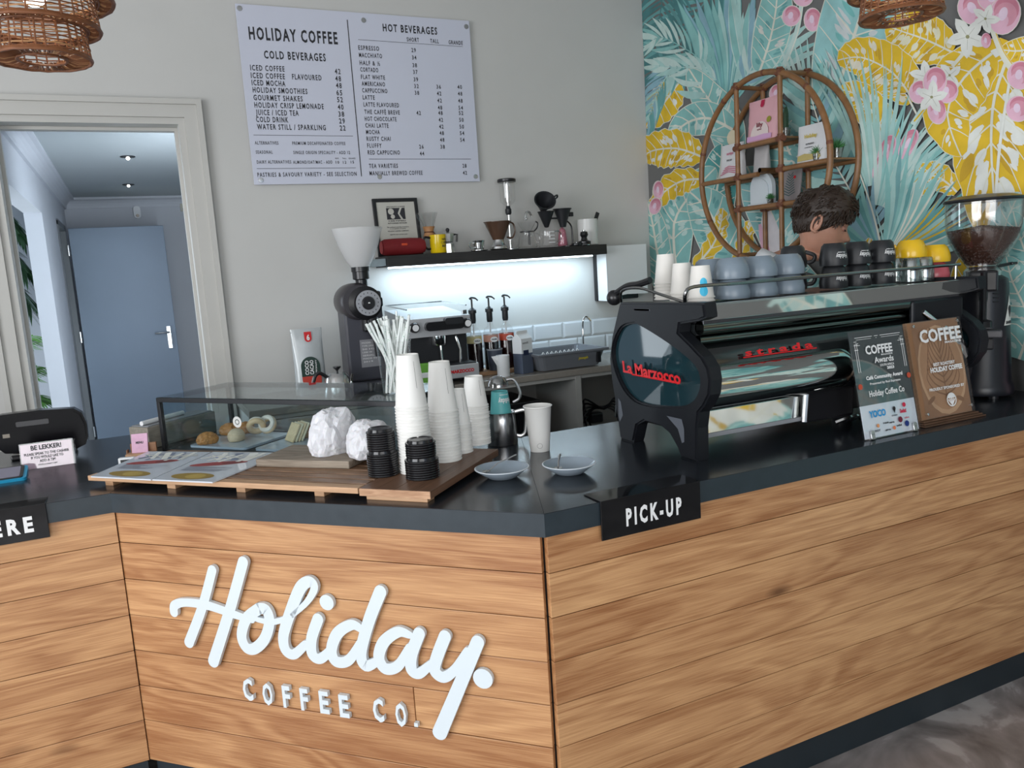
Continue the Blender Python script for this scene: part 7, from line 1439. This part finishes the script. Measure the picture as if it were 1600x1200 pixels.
rm = bo_.modifiers.new('remesh', 'REMESH'); rm.mode = 'VOXEL'; rm.voxel_size = .0045; rm.use_smooth_shade = True; sm = bo_.modifiers.new('smooth', 'SMOOTH'); sm.factor = .5; sm.iterations = 2
# ears
for s_ in (-1, 1):
    b = MB(); b.M = HM @ RT(loc=(-.022, s_*.080, -.010), rz=s_*.35, ry=.18); pts = [(.010*math.cos(t)*1.5-.004, s_*.008, .031*math.sin(t)+.004) for t in [i*2*PI/14 for i in range(14)]]
    b.tube(pts, .0048, 8, closed=True); b.ball((.0, s_*.001, -.0), .016, seg=12, sz=1.6, sy=.35); b.ball((.004, s_*.004, -.027), .007, seg=8); b.build('ear', M_skin, per).location = (-2.55, -2.85, 0)
# brows, eyes, mouth
for s_ in (-1, 1):
    b = MB(); b.M = HM; b.tube([(.0945, s_*.016, .0185), (.0915, s_*.033, .023), (.081, s_*.054, .017)], [.0055, .0065, .004], 8, flat=.6); pobj(b, 'eyebrow', mat('dark_hair_brow', (.03, .016, .010), .6))
    b = MB(); b.M = HM; b.ball((.0765, s_*.033, -.001), .0125, seg=14); pobj(b, 'eye', mat('eyelid_skin', (.40, .19, .14), .5)); b = MB(); b.M = HM; b.tube([(.0885, s_*.022, -.006), (.0898, s_*.033, -.009), (.083, s_*.046, -.006)], .002, 6); pobj(b, 'eyelash', mat('dark_hair_brow', (.03, .016, .01), .6))
b = MB(); b.M = HM; b.tube([(.084, -.024, -.0685), (.0985, -.01, -.0675), (.1005, 0, -.0685), (.0985, .01, -.0675), (.084, .024, -.0685)], [.002, .0045, .005, .0045, .002], 8, flat=.8); b.tube([(.084, -.022, -.074), (.0965, 0, -.0765), (.084, .022, -.074)], [.002, .0055, .002], 8); pobj(b, 'lips', mat('lips', (.45, .17, .14), .5))
# hair: scalp cap plus many tufts combed forward
hm_ = mat('dark_brown_hair', (.030, .017, .011), .5, noise=(60, .4, .3)); b = MB(); b.M = HM
def scalp(a, t):   # a around (0=front), t 0 crown .. 1 hairline
    lo = .046 if abs(math.sin(a/2)) < .30 else (.02 if abs(math.sin(a/2)) < .58 else (.0 if abs(math.sin(a/2)) < .72 else -.052)); u = abs(math.sin(a/2))
    lo = .050-.03*min(1, u/.45) if u < .45 else (.02-.045*(u-.45)/.25 if u < .70 else -.025-.030*min(1, (u-.7)/.3)); z = .126+(lo-.126)*t
    zz = min(.1219, max(-.116, z)); 
    for (z0, f0, b0, w0, _), (z1, f1_, b1, w1, _) in zip(hp, hp[1:]):
        if z1 <= zz <= z0: q = (zz-z1)/(z0-z1); f_, bb, w_ = f1_+(f0-f1_)*q, b1+(b0-b1)*q, w1+(w0-w1)*q; break
    c, s_ = math.cos(a), math.sin(a); x = math.copysign(abs(c)**(2/2.2), c)*(f_ if c > 0 else bb); y = math.copysign(abs(s_)**(2/2.2), s_)*w_; return Vector((x, y, z))
vs = []; fs = []; NA, NT = 48, 14; rh = random.Random(8)
for j in range(NT+1):
    for i in range(NA):
        a = 2*PI*i/NA; t = j/NT; p = scalp(a, t**.8); d = Vector((p.x, p.y, p.z*.8)).normalized(); thick = (.016+.010*max(0, math.cos(a)))*(1-t)**.35+.0025+.004*mnoise.noise(p*45); vs.append(p+d*max(.001, thick*(1 if t < .98 else .25)))
for j in range(NT):
    for i in range(NA): fs.append((j*NA+i, j*NA+(i+1) % NA, (j+1)*NA+(i+1) % NA, (j+1)*NA+i))
fs.append(tuple(range(NA))); b.add(vs, fs, None, True); 
for k in range(1100):
    a = rh.uniform(-PI, PI); t = rh.random()**.8*.92; p = scalp(a, t); d = Vector((p.x, p.y, p.z*.8)).normalized(); fwd = Vector((.8, .25*rh.uniform(-1, 1), .35)) if t < .55 and p.x > -.05 else Vector((-.3, rh.uniform(-.3, .3), -.7)); tg = (fwd-d*fwd.dot(d)).normalized()
    L_ = (.040+.022*rh.random())*(1.15 if p.x > .02 else .8)*(1-.55*t); cu_ = rh.uniform(-1, 1)*.010; sd = d.cross(tg); p0 = p+d*.006
    lift = .014 if t < .6 else .004
    b.tube([p0, p0+tg*L_*.4+d*lift*.8+sd*cu_*.5, p0+tg*L_*.75+d*lift+sd*cu_, p0+tg*L_+d*lift*.4+sd*cu_*.6], [.0026, .0030, .0024, .0006], 5)
pobj(b, 'hair', hm_)
# T-shirt, apron-free; trousers; shoes
b = MB(); R2 = []
for k, (t_, fx, wy, dx, tl_) in enumerate(((.034, .076, .088, -.002, .50), (.012, .092, .112, -.006, .46), (-.022, .106, .150, -.014, .40), (-.075, .124, .196, -.026, .30), (-.17, .128, .205, -.052, .15), (-.27, .130, .195, -.078, .15), (-.38, .125, .178, -.105, .12), (-.50, .125, .175, -.13, .1), (-.60, .130, .182, -.143, .1))): R2.append(wr(NB+Vector((dx, 0, t_)), fx, wy, yaw, tl_))
loft(b, R2, False)
for s_ in (-1, 1):
    sh = NB+Vector((-.04, 0, -.085))+LF*s_*.15; el = NB+Vector((-.04, 0, -.10))+LF*s_*.175+FW*.06+LF*s_*.06+Vector((0, 0, -.27)); b.tube([sh, sh.lerp(el, .3), sh.lerp(el, .62)], [.066, .068, .066], 18, cap=False)
o = pobj(b, 'tshirt', mat('white_cotton', (.70, .71, .73), .8, noise=(20, .06, .3))); so = o.modifiers.new('solid', 'SOLIDIFY'); so.thickness = .003; so.offset = 1
b = MB()
for s_ in (-1, 1):
    hp_ = TB_+LF*s_*.085; kn = Vector((hp_.x+.04*FW.x, hp_.y+.04*FW.y, .50))+LF*s_*.02; an = Vector((hp_.x-.01, hp_.y, .09))+LF*s_*.03
    limb(b, [hp_+Vector((0, 0, .03)), hp_.lerp(kn, .5), kn, kn.lerp(an, .5), an+Vector((0, 0, .0))], [.108, .094, .075, .068, .06])
loft(b, [wr(TB_+Vector((.005, 0, .12)), .132, .182, yaw, 0), wr(TB_+Vector((.0, 0, .02)), .132, .186, yaw, 0), wr(TB_+Vector((0, 0, -.07)), .12, .175, yaw, 0)]); pobj(b, 'trousers', mat('black_denim', (.02, .02, .025), .7))
for s_ in (-1, 1):
    hp_ = TB_+LF*s_*.085; an = Vector((hp_.x-.01, hp_.y, .09))+LF*s_*.03; b = MB(); b.tube([an-FW*.055+Vector((0, 0, -.04)), an-FW*.03+Vector((0, 0, -.04)), an+FW*.06+Vector((0, 0, -.045)), an+FW*.15+Vector((0, 0, -.055)), an+FW*.19+Vector((0, 0, -.060))], [.030, .048, .050, .046, .025], 16, flat=.75); b.tube([an+Vector((0, 0, .03)), an+Vector((0, 0, -.03))], .052, 14); pobj(b, 'shoe', M_blackm)

# ------------------------------------------------------------------ pieces that belong to a part hang under that part
SUB = {'door_handle': 'door_leaf', 'dial_marks': 'dial', 'dial_screw': 'dial_knob', 'knob_cap': 'knob', 'label_oval': 'label', 'label_band': 'label', 'badge_mark': 'badge', 'emblem_motif': 'emblem', 'drip_grille': 'drip_tray',
       'tray_grille': 'drip_tray', 'plate_prongs': 'tray', 'label_print': ('spec_label', 'triangle_label'), 'measuring_lines': 'jug', 'bulb': 'lamp_holder', 'paddle': 'paddle_panel', 'nozzle': 'pump', 'polished_rail': 'body', 'end_lettering': 'end_window', 'back_lettering': 'body', 'display': 'case', 'bezel': 'case',
       'hopper_lid': 'hopper', 'lid_knob': 'lid', 'cap': 'handle', 'round_tree_emblem': 'acrylic_front', 'blue_lettering': 'white_panel', 'cast_slot': 'side_panel', 'leg_recess': 'side_panel', 'polished_barrel': 'body', 'collar': 'flask', 'leather_tie': 'collar_', 'eyelash': 'eye_', 'topping': 'body', 'icing': 'body'}
def base_(n): return n.split('.')[0]
for root in [o for o in sc.objects if o.parent is None and o.type == 'EMPTY']:
    ch = {}
    for c in root.children: ch.setdefault(base_(c.name), c)
    for c in list(root.children):
        t_ = SUB.get(base_(c.name)); t_ = (t_,) if isinstance(t_, str) else (t_ or ())
        for n_ in t_:
            p_ = ch.get(n_)
            if p_ is not None and p_ is not c and p_.parent is root and not c.children and (Vector(p_.location)-Vector(c.location)).length < 1e-6 and tuple(p_.rotation_euler) == tuple(c.rotation_euler) == (0, 0, 0):
                c.parent = p_; c.location = (0, 0, 0)
